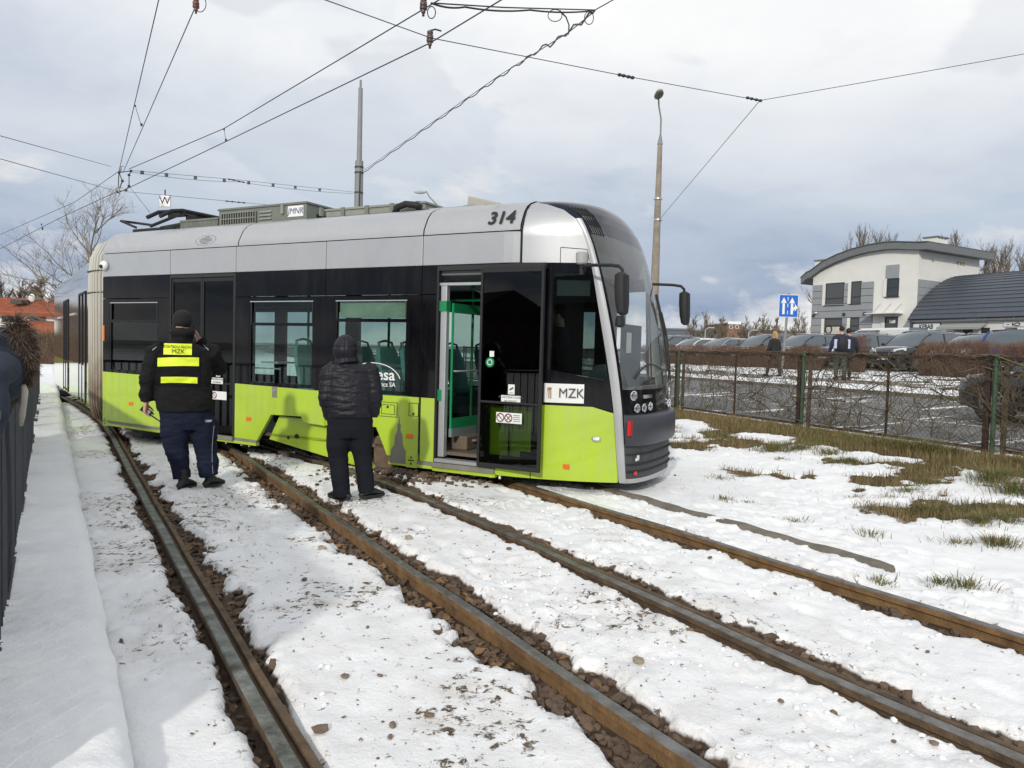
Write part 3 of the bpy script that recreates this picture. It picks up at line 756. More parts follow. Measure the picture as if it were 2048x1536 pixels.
# printed star of small text on the cove
b = MB(); cs, cz = 2.27, 2.985
for k in range(26):
    an = 2*math.pi*k/26; b.box(cs + .2*math.cos(an) - .008, cs + .2*math.cos(an) + .008, 0.0, 0.002, cz + .075*math.sin(an) - .003, cz + .075*math.sin(an) + .003)
for k, wd in enumerate((.05, .1, .13, .13, .1, .06)):
    b.box(cs - wd, cs + wd, 0.0, 0.002, cz + .05 - k*.02 - .003, cz + .05 - k*.02 + .003)
o = b.build('cove_print', M_print, tram)
for v in o.data.vertices: v.co.y += float(np.interp(v.co.z, [p[1] for p in COVE], [p[0] for p in COVE])) - 0.004

# --- black window band
def blk(poly, w0=0.002, w1=0.05): return panel('black_panel', poly, w0, w1, M_black, bevel=0.003)
for a, c in ((0.0, 1.555), (2.915, 4.522), (4.53, 6.005), (6.013, 6.225)): blk(rect(a, c, 2.178, 2.508))
for a, c in ((0.0, 0.165), (1.315, 1.555), (2.915, 3.175), (4.345, 4.68), (5.825, 6.005), (6.013, 6.225)):
    blk([(a, gtop(a) + .004), (c, gtop(c) + .004), (c, 2.168), (a, 2.168)])
def window(s0, s1, top, split):
    """opening s0..s1: black frame, sliding hopper above, big pane below"""
    zb = gtop((s0 + s1)/2) + .01
    b = MB()
    b.box(s0, s0 + .035, .004, .05, zb, top); b.box(s1 - .035, s1, .004, .05, zb, top)
    b.box(s0, s1, .003, .05, top - .055, top); b.box(s0, s1, .003, .05, zb, zb + .045); b.box(s0, s1, .0, .05, split - .028, split + .012)
    o = b.build('window', M_black, tram)
    b = MB(); b.box(s0 + .035, s1 - .035, .018, .024, zb + .045, split - .028); b.build('pane', M_glass, o)
    b = MB(); b.box(s0 + .035, s1 - .035, .022, .028, split + .012, top - .055); b.build('pane', M_glassd if s0 < 1 else M_glass, o)
    b = MB(); b.box(s0 + .02, s1 - .02, -.006, .004, top - .062, top - .05); b.build_each('hopper_rail', M_alu, o)
    b = MB()
    for a, c, z in ((s0 + .03, s0 + .045, 0), (s1 - .045, s1 - .03, 0)): b.box(a, c, .0, .012, split + .012, top - .06)
    b.build_each('hopper_frame', M_dark, o)
    return o
window(0.165, 1.315, 2.165, 1.84)
window(3.175, 4.345, 2.165, 1.815)
w3 = window(4.68, 5.825, 2.165, 1.875)
b = MB(); b.box(4.74, 5.77, .034, .04, 1.9, 2.1); b.build('green_reflection_sheet', mat('reflection_pale_green', (0.36, 0.42, 0.33), 0.7, var=.15, vscale=5), w3)  # pale green sheet stands in for the banner reflected in the upper pane
text('pesa', 5.44, 1.20, 0.19, M_label, w=0.012, bold=0.003, xs=1.15, parent=w3)
text('Bydgoszcz SA', 5.415, 1.085, 0.075, M_label, w=0.012, bold=0.001, xs=1.1, parent=w3)
b = MB(); pts = [(5.30 + .42*math.sin(u), .014, 1.11 + .235*math.cos(u)) for u in np.linspace(-1.1, 1.35, 20)]
b.tube(pts, 0.006, 4); b.build('logo_arc', M_label, w3)

# --- doors
def door_leaf(s0, s1, w, z0, z1, parent, split=None, gl=M_glassd):
    b = MB(); fw = .028
    b.box(s0, s0 + fw, w, w + .04, z0, z1); b.box(s1 - fw, s1, w, w + .04, z0, z1)
    b.box(s0 + fw, s1 - fw, w + .001, w + .039, z0, z0 + .05); b.box(s0 + fw, s1 - fw, w + .001, w + .039, z1 - .05, z1)
    if split: b.box(s0 + fw, s1 - fw, w - .002, w + .039, split - .012, split + .012)
    o = b.build('door_leaf', M_rubber, parent)
    zs_ = split if split else z1 - .05
    b = MB(); b.box(s0 + fw, s1 - fw, w + .012, w + .02, z0 + .05, zs_ - .012); b.build('pane', glass('door_lower_glass', (.5, .55, .5)) if s0 > 5 else gl, o)
    if split: b = MB(); b.box(s0 + fw, s1 - fw, w + .012, w + .02, split + .012, z1 - .05); b.build('pane', gl, o)
    return o
dfr = MB(); dfr.box(1.56, 1.585, .0, .06, .19, 2.505); dfr.box(2.885, 2.91, .0, .06, .17, 2.505); dfr.box(1.585, 2.885, .001, .06, 2.46, 2.505)
dfr.build('door_frame', M_dark, tram)
dl1 = door_leaf(1.59, 2.228, .012, .21, 2.45, tram, .97)
dl2 = door_leaf(2.236, 2.88, .012, .20, 2.45, tram, .97)
def sticker(s, z, hw, hh, w, parent, lines=()):
    b = MB(); b.box(s - hw, s + hw, w, w + .003, z - hh, z + hh); o = b.build('sticker', M_label, parent)
    for k, ln in enumerate(lines):
        text(ln, s, z + hh*(0.5 if len(lines) > 1 else 0) - k*hh*1.0, hh*(0.75 if len(lines) > 1 else 1.1), M_print, w=w - .0015 - wtap(s), parent=o, xs=0.8)
    return o
def no_sign(s, z, w, parent, strokes, r=.05):
    b = MB(); b.tube([(s + r*math.cos(u), w, z + r*math.sin(u)) for u in np.linspace(0, 2*math.pi, 25)], .006, 4)
    b.tube([(s - r*.7, w, z + r*.7), (s + r*.7, w, z - r*.7)], .005, 4)
    if strokes: b.tube([(s - r*.7, w, z - r*.7), (s + r*.7, w, z + r*.7)], .005, 4)
    b.build('prohibition_mark', mat('sign_brown', (.16, .05, .05), .6), parent)
def camera_sticker(s, z, w, parent):
    o = sticker(s, z, .04, .055, w, parent)
    b = MB(); b.prism([(s - .028, z + .0), (s + .02, z + .03), (s + .028, z + .012), (s - .012, z - .012)], 'y', w - .0025, w - .001); b.box(s - .025, s + .025, w - .002, w - .001, z - .042, z - .036)
    b.build('camera_mark', M_print, o)
camera_sticker(2.58, 1.12, .002, dl2); sticker(2.56, 1.005, .115, .042, .002, dl2, ('PO USŁYSZENIU SYGNAŁU', 'NIE WSIADAĆ'))
sk = sticker(2.60, .80, .15, .058, .002, dl2); no_sign(2.51, .80, -.001, sk, False, .042)
# front door: opening, and the leaf slid open in front of the cab side
fr = MB(); fr.box(6.228, 6.25, -.004, .09, .17, 2.505); fr.box(6.25, 7.62, -.002, .07, 2.45, 2.505); fr.box(6.842, 6.862, .003, .09, .24, 2.45)
fr.build('door_frame', M_dark, tram)
lf = door_leaf(6.862, 7.645, -.075, .225, 2.455, tram, .965)
for k in ('7.02',): pass
o = sticker(7.02, 1.50, .028, .032, -.066, lf)
b = MB(); b.cyl((7.0, -.064, 1.405), (7.0, -.07, 1.405), .055, 20); o = b.build('door_button', M_gtrim, lf)
b = MB(); b.tube([(7.0 + .03*math.cos(u), -.072, 1.405 + .03*math.sin(u)) for u in np.linspace(0, 6.28, 17)], .005, 4); b.build('button_ring', M_label, o)
b = MB()
for a_, c_, d_, e_ in ((6.89, 7.0, .275, .953), (7.53, 7.617, .275, .953), (7.0, 7.53, .275, .375), (7.0, 7.53, .925, .953), (7.245, 7.262, .375, .925), (7.40, 7.53, .375, .44)): b.box(a_, c_, -.052, -.046, d_, e_)
b.build_each('door_inner_trim', M_rubber, lf)
camera_sticker(7.28, 1.115, -.068, lf); sticker(7.275, 1.005, .12, .042, -.068, lf, ('PO USŁYSZENIU SYGNAŁU', 'NIE WSIADAĆ'))
sk = sticker(7.27, .80, .16, .058, -.09, lf, ()); no_sign(7.165, .80, -.093, sk, False, .044); no_sign(7.265, .80, -.093, sk, True, .044)
b = MB()
for k in range(4): b.box(7.325, 7.41, -.093, -.091, .83 - k*.022, .836 - k*.022)
b.build('notice_lines', M_print, sk)

# --- green skirt
def grn(poly, w0=0.0, w1=0.05, nm='skirt_panel'): return panel(nm, poly, w0, w1, M_green, bevel=0.003)
grn([(0.0, .285), (1.555, .255), (1.555, gtop(1.55)), (0.0, gtop(0))])
grn([(2.915, .235), (3.345, .225), (3.60, .595), (4.135, .605), (4.185, .53), (4.545, .51), (4.545, gtop(4.5)), (2.915, gtop(2.9))])
grn([(4.555, .52), (5.37, .555), (5.545, .225), (6.0, .20), (6.0, gtop(6)), (4.555, gtop(4.6))])
grn([(6.03, .20), (6.225, .20), (6.225, gtop(6.2)), (6.03, gtop(6.03))])
def low(a, c, m, z0, z1, nm, w0=0.0): panel(nm, [(a, zbot(a) + z0), (c, zbot(c) + z0), (c, zbot(c) + z1), (a, zbot(a) + z1)], w0, .06, m)
for a, c in ((0.02, 1.55), (1.56, 2.905), (2.91, 3.33), (5.57, 5.84), (5.98, 6.22)): low(a, c, M_sill, .036, .082, 'sill_strip', .004); low(a, c, M_green, 0, .036, 'sill_edge', -.002)
low(6.22, 7.06, M_sill, .03, .085, 'sill_strip', -.03); low(6.22, 7.06, M_green, -.015, .03, 'sill_edge', -.004)
low(1.57, 2.9, M_sill, .03, .085, 'door_step', -.03)
grn([(5.83, zbot(5.8) - .01), (5.99, zbot(5.9) - .01), (5.99, .285), (5.83, .285)], -.004, .05, 'jacking_plate')
grn([(0.01, .195), (.13, .19), (.13, .4), (.01, .4)], -.004, .05, 'jacking_plate')
b = MB()
for s, z in ((5.91, .195), (.07, .27)):
    b.box(s - .045, s + .045, -.008, -.003, z - .006, z + .006); b.prism([(s - .016, z - .05), (s + .016, z - .05), (s, z - .02)], 'y', -.008, -.003); b.cyl((s, -.008, z + .035), (s, -.003, z + .035), .012, 10)
b.build_each('jacking_mark', M_rubber, tram)
# hatches and small fittings on the skirt
def hatch_lines(s0, s1, z0, z1):
    b = MB(); t = .006
    for (a, c, d, e) in ((s0, s1, z0, z0 + t), (s0, s1, z1 - t, z1), (s0, s0 + t, z0, z1), (s1 - t, s1, z0, z1)): b.box(a, c, -.003, .004, d, e)
    return b
b = hatch_lines(5.41, 5.69, .695, .875); b.build('hatch_outline', M_rubber, tram)
b = hatch_lines(5.45, 5.65, .725, .845); b.build('hatch_outline', M_dark, tram)
b = MB(); b.cyl((5.545, -.006, .815), (5.545, .0, .815), .016, 12); b.cyl((5.93, -.012, .755), (5.93, .0, .755), .014, 12); b.build_each('hatch_lock', M_rubber, tram)
b = hatch_lines(5.86, 6.0, .725, .885); b.build('hatch_outline', M_rubber, tram)
b = MB(); b.box(6.003, 6.026, -.001, .02, .29, .955); b.build('skirt_seam', M_rubber, tram)
b = MB(); b.box(3.62, 3.71, -.004, .02, .83, .975); o = b.build('lock_plate', M_sill, tram); b = MB(); b.cyl((3.66, -.012, .925), (3.66, -.003, .925), .022, 12); b.build('lock', M_chrome, o)
tower = [(5.575, .14), (5.60, .20), (5.605, .30), (5.635, .335), (5.655, .36), (5.662, .45), (5.67, .49), (5.695, .53), (5.70, .575), (5.692, .60), (5.712, .635), (5.716, .71), (5.722, .71), (5.727, .635), (5.748, .60), (5.74, .575), (5.744, .53), (5.772, .49), (5.778, .43), (5.785, .36), (5.80, .33), (5.84, .29), (5.84, .14)]
panel('tower_silhouette', tower, -.0025, .01, M_sill)
def reflector(s, z, hw=.045, hh=.022):
    b = MB(); b.box(s - hw, s + hw, -.008 + wtap(s), .01 + wtap(s), z - hh, z + hh); b.build('side_reflector', M_orange, tram, bevel=.003)
for s, z in ((.69, .575), (3.19, .51), (5.88, .485), (7.84, .285)): reflector(s, z, .05, .026)
b = MB(); b.box(.015, .05, -.012, .01, 1.52, 1.76); b.build('side_marker', M_orange, tram, bevel=.004)
# exterior camera by the bellows
b = MB(); b.ellipsoid((.09, -.04, 2.68), (.075, .055, .075), 14, 8); o = b.build('side_camera', M_label, tram, smooth=True)
b = MB(); b.cyl((.1, -.1, 2.66), (.09, -.07, 2.665), .03, 12); b.build('camera_lens', M_rubber, o)

# --- cab side: black band, window, green front, sign
cabtop = 2.508
blk([(6.87, gtop(6.9) + .004), (7.66, gtop(7.66) + .004), (7.66, cabtop), (6.87, cabtop)])
blk([(7.66, 2.41), (8.0, 2.40), (ns0(2.5) - .005, 2.5), (7.66, cabtop)])
blk([(7.66, gtop(7.66) + .004), (8.1, gtop(8.1) + .004), (ns0(.93) - .005, .905), (ns0(1.25) - .004, 1.26), (8.2, 1.245), (7.66, 1.34)])
blk([(8.0, 2.40), (8.10, 2.30), (8.235, 1.30), (8.2, 1.245), (ns0(1.26) - .004, 1.26), (ns0(1.6) - .004, 1.6), (ns0(2.1) - .004, 2.1), (ns0(2.5) - .005, 2.5)])
cw = panel('cab_window', [(7.66, 1.345), (8.2, 1.25), (8.232, 1.30), (8.098, 2.30), (8.0, 2.398), (7.66, 2.408)], .02, .026, glass('cab_side_glass', (.5, .56, .55)))
b = MB(); b.grid(lambda s, z: (s, wtap(s) + .06, z), np.linspace(7.68, 8.02, 5), [2.16, 2.33]); b.build('sun_blind', mat('blind_grey', (.25, .26, .27), .8), tram)
fz = [.20, .3, .45, .6, .75]
gpoly = [(6.87, .20), (7.1, .135), (8.0, .125)] + [(ns0(.125) - .012, .125)] + [(ns0(z) - .004, z) for z in fz] + [(ns0(.88) - .004, .885), (8.1, gtop(8.1)), (7.66, gtop(7.66)), (6.87, gtop(6.9))]
grn(gpoly)
ms = MB(); ms.grid(lambda s, z: (s, wtap(s) - .006, z), np.linspace(7.60, 8.015, 6), [.985, 1.195]); o = ms.build('operator_sign', M_label, tram)
text('MZK', 7.885, 1.09, 0.148, mat('print_dark', (.05, .05, .052), .6), w=-.026, bold=0.0, parent=o, xs=0.92)
for t_ in [c for c in o.children]:
    t_.data.transform(Matrix.Translation((7.875, wtap(7.875), 0)) @ Matrix.Rotation(math.atan(.374), 4, 'Z') @ Matrix.Translation((-7.875, -wtap(7.875), 0)))
b = MB()
for k in range(4):
    b.tube([(7.605 + .024*k, wtap(7.66) - .009, 1.03), (7.615 + .02*k, wtap(7.66) - .009, 1.10 + .01*k), (7.645 + .012*k, wtap(7.66) - .009, 1.15)], .007, 4)
b.build('sign_emblem', mat('emblem_tan', (.38, .26, .15), .6), o)
b = MB(); s = 8.14; b.ellipsoid((s, wtap(s) - .002, .60), (.065, .02, .034), 18, 8); o = b.build('side_lamp', M_chrome, tram, smooth=True)
b = MB(); b.ellipsoid((s + .012, wtap(s) - .016, .60), (.038, .012, .018), 14, 8); b.build('lamp_lens', M_label, o, smooth=True)
b = MB(); b.box(7.47, 7.478, -.003 + wtap(7.47), .01 + wtap(7.47), .13, .225); b.build('skirt_seam', M_rubber, tram)

# --- nose
def nose_part(nm, a0, a1, z0, z1, m, na=14, nz=10, out=0.0, smooth=True, parent=tram):
    b = MB(); b.grid(lambda a, z: nose(a, z, out), np.linspace(a0, a1, na), np.linspace(z0, z1, nz)); return b.build(nm, m, parent, smooth=smooth)
A1 = 0.25
PI = math.pi
nose_part('front_frame', 0, A1, .16, 3.0, M_silver, 6, 30)
nose_part('front_frame', PI - A1, PI, .16, 3.0, M_silver, 6, 30)
nose_part('front_frame', 0, PI, .12, .17, M_silver, 40, 3)
nose_part('lower_grille', A1, PI - A1, .17, .55, M_lowgr, 30, 8, -.004)
b = MB()
for z in (.25, .33, .44):
    b.loft([[nose(a, z - .008, .012), nose(a, z + .008, .012), nose(a, z + .004, -.01), nose(a, z - .004, -.01)] for a in np.linspace(A1 + .05, PI - A1 - .05, 24)])
b.build_each('grille_bar', M_rubber, tram)
b = MB(); b.loft([[nose(a, .53, .0), nose(a, .54, .05), nose(a, .58, .075), nose(a, .84, .085), nose(a, .875, .06), nose(a, .88, .0)] for a in np.linspace(A1 + .04, PI - A1 - .04, 30)])
b.build('bumper', M_bump, tram, smooth=40)
x = nose(A1 + .22, .74, .083); b = MB(); b.box(x[0] - .02, x[0] + .012, x[1] - .055, x[1] + .055, .66, .82); b.build('bumper_reflector', M_red, tram)
nose_part('front_mask', A1, PI - A1, .88, 1.11, M_black, 30, 5, .0)
nose_part('windscreen_border', A1, A1 + .09, 1.14, 2.86, M_black, 4, 20)
nose_part('windscreen_border', PI - A1 - .09, PI - A1, 1.14, 2.86, M_black, 4, 20)
nose_part('windscreen_border', A1, PI - A1, 1.10, 1.15, M_black, 24, 3, .001)
nose_part('windscreen', A1 + .09, PI - A1 - .09, 1.15, 2.84, M_glassw, 30, 24)
M_cap = mat('roof_cap_blue_black', (0.008, 0.012, 0.028), 0.10, spec=0.28)
nose_part('roof_cap', A1, PI - A1, 2.84, 3.0, M_cap, 30, 8)
nose_part('roof_cap', 0.02, PI - .02, 3.0, 3.30, M_cap, 40, 14, -.002)
b = MB()
for k in range(6):
    a = A1 + .1 + .085*k
    b.tube([nose(a - .10, 3.13, .006), nose(a, 3.05, .008), nose(a + .05, 2.93, .006), nose(a + .07, 2.83, .003)], .011, 5)
b.build_each('vent_slot', M_rubber, tram)
b = MB()
for k in range(6):
    a = A1 + .13 + .085*k
    b.tube([nose(a, 3.03, .006), nose(a + .05, 2.92, .006), nose(a + .07, 2.84, .004)], .004, 4)
b.build_each('vent_fin', M_chrome, tram)
# lamps on the mask
def lamp(a, z, r):
    p = Vector(nose(a, z, .004)); q = Vector(nose(a + .01, z, .004)); tdir = (q - p).normalized(); nrm = Vector((tdir.y, -tdir.x, 0)); 
    b = MB(); rings = []
    for rr, oo in ((r, 0), (r*1.0, .014), (r*.86, .02), (r*.8, .006), (r*.3, .0)):
        rings.append([p + nrm*oo + tdir*rr*math.cos(u) + Vector((0, 0, 1))*rr*math.sin(u) for u in np.linspace(0, 2*math.pi, 17)[:-1]])
    b.loft(rings); o = b.build('headlight', M_chrome, tram, smooth=35)
    b = MB(); b.loft([[p + nrm*.012 + tdir*r*.8*math.cos(u) + Vector((0, 0, 1))*r*.8*math.sin(u) for u in np.linspace(0, 2*math.pi, 17)[:-1]], [p + nrm*.016 + tdir*r*.4*math.cos(u) + Vector((0, 0, 1))*r*.4*math.sin(u) for u in np.linspace(0, 2*math.pi, 17)[:-1]]])
    b.build('lens', glass('lamp_glass', (.9, .9, .9)), o)
for sgn in (0, 1):
    for a, z, r in ((.66, 1.085, .055), (.74, .945, .052), (.98, .945, .05), (1.2, .955, .052)):
        lamp(PI - a if sgn else a, z, r)
b = MB()
for k in range(7):
    a = 1.02 + .045*k; p = nose(a, 1.07, .006); b.box(p[0] - .006, p[0] + .006, p[1] - .012, p[1] + .012, 1.05, 1.09)
b.build('lamp_row', M_chrome, tram)
b = MB(); p0, p1, p2 = nose(1.75, .97, .008), nose(1.75, 1.03, .008), nose(2.0, .97, .008)
b.tube([p0, p1, p2, p0], .007, 5); b.build('front_badge', M_chrome, tram)
b = MB(); p = nose(.72, .40, .006); b.box(p[0] - .006, p[0] + .006, p[1] - .05, p[1] + .05, .37, .40); b.box(p[0] - .006, p[0] + .006, p[1] + .0, p[1] + .06, .40, .43); b.build('tow_mark', M_label, tram)
b = MB(); p = nose(.62, .23, .006); b.cyl((p[0] - .01, p[1], .23), (p[0] + .015, p[1], .23), .026, 12); b.build('tail_lamp', M_red, tram)
# mirrors
def mirror(side):
    W_ = lambda w: w if side == 0 else WID_T - w
    b = MB(); base = 2.46; wp = wtap(7.97)
    b.cyl((7.97, W_(wp + .02), base - .02), (7.97, W_(wp - .06), base - .02), .03, 10)
    b.tube([(7.97, W_(wp - .06), base - .08), (7.97, W_(wp - .06), base + .03)], .028, 10)
    pts = [(7.97, W_(wp - .06), base + .0), (8.15, W_(.05), base + .005), (8.36, W_(.02), base - .005), (8.46, W_(.0), base - .02), (8.50, W_(-.01), base - .06), (8.505, W_(-.01), base - .12)]
    b.tube(pts, .018, 8); o = b.build('mirror_arm', M_rubber, tram, smooth=40)
    if side == 0:
        b = MB(); b.tube([(7.97, wp - .06, base + .03), (7.97, wp - .06, base + .045), (7.97, wp - .06, base + .15), (7.97, wp - .06, base + .165)], [.045, .062, .066, .05], 18); b.build('indicator_lamp', mat('lamp_grey', (.35, .36, .36), .45), o, smooth=40)
    b = MB(); rings = []
    for z, hx, hy, off in ((2.37, .03, .05, 0), (2.345, .06, .10, 0), (2.22, .062, .105, .002), (2.06, .058, .10, .012), (1.96, .045, .085, .02), (1.935, .02, .05, .02)):
        c = (8.505 + off, W_(-.01 - .02)); rings.append([(c[0] + hx*math.copysign(abs(math.cos(u))**.6, math.cos(u)), c[1] + hy*math.copysign(abs(math.sin(u))**.6, math.sin(u)), z) for u in np.linspace(0, 2*math.pi, 15)[:-1]])
    b.loft(rings); mo = b.build('mirror_housing', M_rubber, o, smooth=35)
    if side == 0:
        b = MB(); rings = []
        for z, hx, hy in ((1.93, .03, .05), (1.9, .045, .06), (1.83, .05, .06), (1.81, .02, .03)):
            rings.append([(8.50 + hx*math.cos(u), -.03 + hy*math.sin(u), z) for u in np.linspace(0, 2*math.pi, 13)[:-1]])
        b.loft(rings); b.build('mirror_housing', M_rubber, o, smooth=35)
mirror(0); mirror(1)
# wipers
for a0, a1 in ((1.9, 2.28), (2.3, 2.5)):
    b = MB(); pts = [nose(a0 + (a1 - a0)*u, 1.22 + .85*u, .03 + .02*math.sin(3*u)) for u in np.linspace(0, 1, 9)]; b.tube(pts, .009, 5)
    pts = [nose(a0 + .12 + (a1 - a0)*u, 1.35 + .95*u, .02) for u in np.linspace(0, 1, 9)]; b.tube(pts, .012, 5)
    b.build_each('wiper', M_rubber, tram)
b = MB(); pts = [nose(.75 + .9*u, 1.27 + .16*math.sin(2.5*u), .02) for u in np.linspace(0, 1, 9)]; b.tube(pts, .009, 5); b.build_each('wiper', M_rubber, tram)

# --- roof, floor, far wall, inside
b = MB(); prof = [(0.34, 3.24), (.6, 3.27), (WC, 3.285), (WID_T - .6, 3.27), (WID_T - .34, 3.24), (WID_T - .15, 3.155), (WID_T - .04, 3.0), (WID_T, 2.87), (WID_T, 2.52)]
b.grid(lambda s, j: (s, *prof[int(j)]), [0, 3.6, 7.32], range(len(prof))); b.build('roof', mat('roof_dull_silver', (.30, .31, .32), .5, metal=.3), tram, smooth=30)
b = MB(); b.box(0.02, 7.15, .06, WID_T - .06, 2.40, 2.46); b.build('ceiling', M_int, tram)
b = MB(); b.box(0.02, 7.3, .10, WID_T - .10, .29, .33); b.box(7.3, 8.2, .52, WID_T - .52, .285, .325); b.build('floor', M_floor, tram)
b = MB(); b.box(0.0, 7.6, WID_T - .06, WID_T, .2, 1.0); b.box(0.0, 7.6, WID_T - .06, WID_T, 2.1, 2.52)
for a, c in ((0, .17), (1.31, 1.56), (2.9, 3.18), (4.34, 4.68), (5.82, 6.24), (7.3, 7.6)): b.box(a, c, WID_T - .059, WID_T - .001, 1.0, 2.1)
b.build('far_wall', M_intd, tram)
for a, c in ((.17, 1.31), (1.56, 2.9), (3.18, 4.34), (4.68, 5.82), (6.24, 7.3)):
    b = MB(); b.box(a, c, WID_T - .03, WID_T - .025, 1.0, 2.1); b.build('far_window', M_glass, tram)
# far-side cab quarter (seen from other positions)
b = MB(); b.grid(lambda u, z: (7.6 + (ns0(z) - 7.6)*u, WID_T - wtap(7.6 + (ns0(z) - 7.6)*u) - nin(z), z), np.linspace(0, 1, 8), [.13, .5, .9]); b.build('skirt_panel', M_green, tram, smooth=True)
b = MB(); b.grid(lambda u, z: (7.6 + (ns0(z) - 7.6)*u, WID_T - wtap(7.6 + (ns0(z) - 7.6)*u) - nin(z), z), np.linspace(0, 1, 8), [.9, 1.25]); b.grid(lambda u, z: (7.6 + (ns0(z) - 7.6)*u, WID_T - wtap(7.6 + (ns0(z) - 7.6)*u) - nin(z), z), np.linspace(0, 1, 8), [2.35, 2.52]); b.build('black_panel', M_black, tram, smooth=True)
b = MB(); b.grid(lambda u, z: (7.32 + (max(ns0(z), 7.33) - 7.32)*u, WID_T - wtap(7.32 + (max(ns0(z), 7.33) - 7.32)*u) - nin(z), z), np.linspace(0, 1, 8), zs); b.build('front_quarter', M_silver, tram, smooth=True)
b = MB(); b.box(7.10, 7.15, .5, WID_T - .1, .33, 2.4); b.build('cab_partition', M_intd, tram)
b = MB(); b.box(7.15, 7.75, .3, WID_T - .3, 2.46, 2.50); b.build('cab_ceiling', M_intd, tram)
b = MB(); b.box(7.78, 7.86, .55, WID_T - .55, 2.45, 2.72); b.build('destination_display', mat('display_dark', (.02, .022, .025), .3), tram)
# dashboard and console
b = MB(); rings = []
for s, z0, z1 in ((7.95, .4, 1.02), (8.0, .4, 1.08), (8.25, .4, 1.12), (8.42, .4, 1.18), (8.5, .4, 1.19)):
    wv_ = .62 if s < 8.3 else .75; rings.append([(s, wv_, z0), (s, WID_T - wv_, z0), (s, WID_T - wv_, z1), (s, wv_, z1)])
b.loft(rings); b.build('dashboard', M_int, tram, bevel=.02)
b = MB(); b.loft([[(7.93, .52, 1.06), (8.2, .52, 1.06), (8.2, 1.05, 1.06), (7.93, 1.05, 1.06)], [(7.95, .53, 1.28), (8.16, .53, 1.34), (8.16, 1.04, 1.34), (7.95, 1.04, 1.28)], [(8.0, .55, 1.40), (8.12, .55, 1.42), (8.12, 1.02, 1.42), (8.0, 1.02, 1.40)]]); b.build('driver_console', mat('console_grey', (.20, .22, .23), .5), tram, bevel=.015)
b = MB(); b.box(8.05, 8.08, 1.25, 1.95, 1.1, 1.9); b.box(8.05, 8.08, 1.25, 1.33, 1.9, 2.0); o = b.build('equipment_panel', mat('panel_blue_grey', (.05, .065, .09), .6), tram)
b = MB(); b.box(8.082, 8.086, 1.38, 1.55, 1.55, 1.8); b.build('paper_notice', M_label, o)
b = MB(); b.tube([(8.25, 1.75, 1.2), (8.2, 1.75, 2.3)], .018, 8); b.tube([(8.22, 2.0, 1.2), (8.15, 1.98, 2.3)], .012, 8); b.build_each('cab_post', M_intd, tram)
# passenger seats
def seat(s, w, facing, z=.90, m=M_teal, shell=M_seatg):
    e = bpy.data.objects.new('seat', None); col.objects.link(e); e.parent = tram; e.location = (s, w, z); e.rotation_euler = (0, 0, 0 if facing > 0 else PI)
    b = MB(); b.loft([[(-.02, -.21, 0), (.40, -.21, .02), (.40, .21, .02), (-.02, .21, 0)], [(-.04, -.21, .07), (.42, -.21, .10), (.42, .21, .10), (-.04, .21, .07)]]); b.build('cushion', m, e, bevel=.03)
    b = MB(); rings = []
    for z_, x_, hw in ((.0, -.02, .21), (.2, -.05, .215), (.42, -.11, .21), (.58, -.155, .18), (.64, -.17, .14)):
        rings.append([(x_ - .035, -hw, z_), (x_ + .025, -hw, z_), (x_ + .035, 0, z_), (x_ + .025, hw, z_), (x_ - .035, hw, z_), (x_ - .05, 0, z_)])
    b.loft(rings); b.build('backrest', m, e, smooth=50)
    b = MB(); b.tube([(-.155, -.15, .57), (-.185, -.135, .70), (-.19, 0, .725), (-.185, .135, .70), (-.155, .15, .57)], .017, 8); b.build('grab_handle', shell, e, smooth=True)
    b = MB(); b.loft([[(-.06, -.2, -.02), (.36, -.2, -.02), (.36, .2, -.02), (-.06, .2, -.02)], [(0, -.1, -.56), (.25, -.1, -.56), (.25, .1, -.56), (0, .1, -.56)]]); b.build('seat_base', shell, e)
for a in ((.75, .45, -1), (.75, 1.95, -1), (3.95, .42, 1), (3.98, .88, 1), (3.72, 1.95, 1), (4.3, 1.95, -1), (5.35, .42, 1), (5.35, .9, 1), (5.72, .42, 1), (5.4, 1.92, 1), (5.9, 1.92, 1), (5.02, 1.92, 1)): seat(*a)
for a in ((6.72, 1.92, -1), (6.78, 1.45, -1)): seat(*a, .80, M_seatb, M_seatb)
b = MB()
for s, w in ((3.4, .9), (4.7, 1.1), (6.12, 1.0), (2.9, .35), (1.5, .35), (1.5, 1.5)): b.tube([(s, w, .33), (s, w, 2.4)], .018, 8)
for w in (.6, 1.75): b.tube([(.1, w, 2.15), (7.0, w, 2.15)], .016, 6)
b.build_each('grab_rail', M_gtrim, tram)
b = MB(); b.box(3.3, 3.62, .1, .5, 1.28, 1.30); b.box(3.2, 3.66, .09, .11, 1.2, 1.22); b.build_each('inner_rail', M_alu, tram)
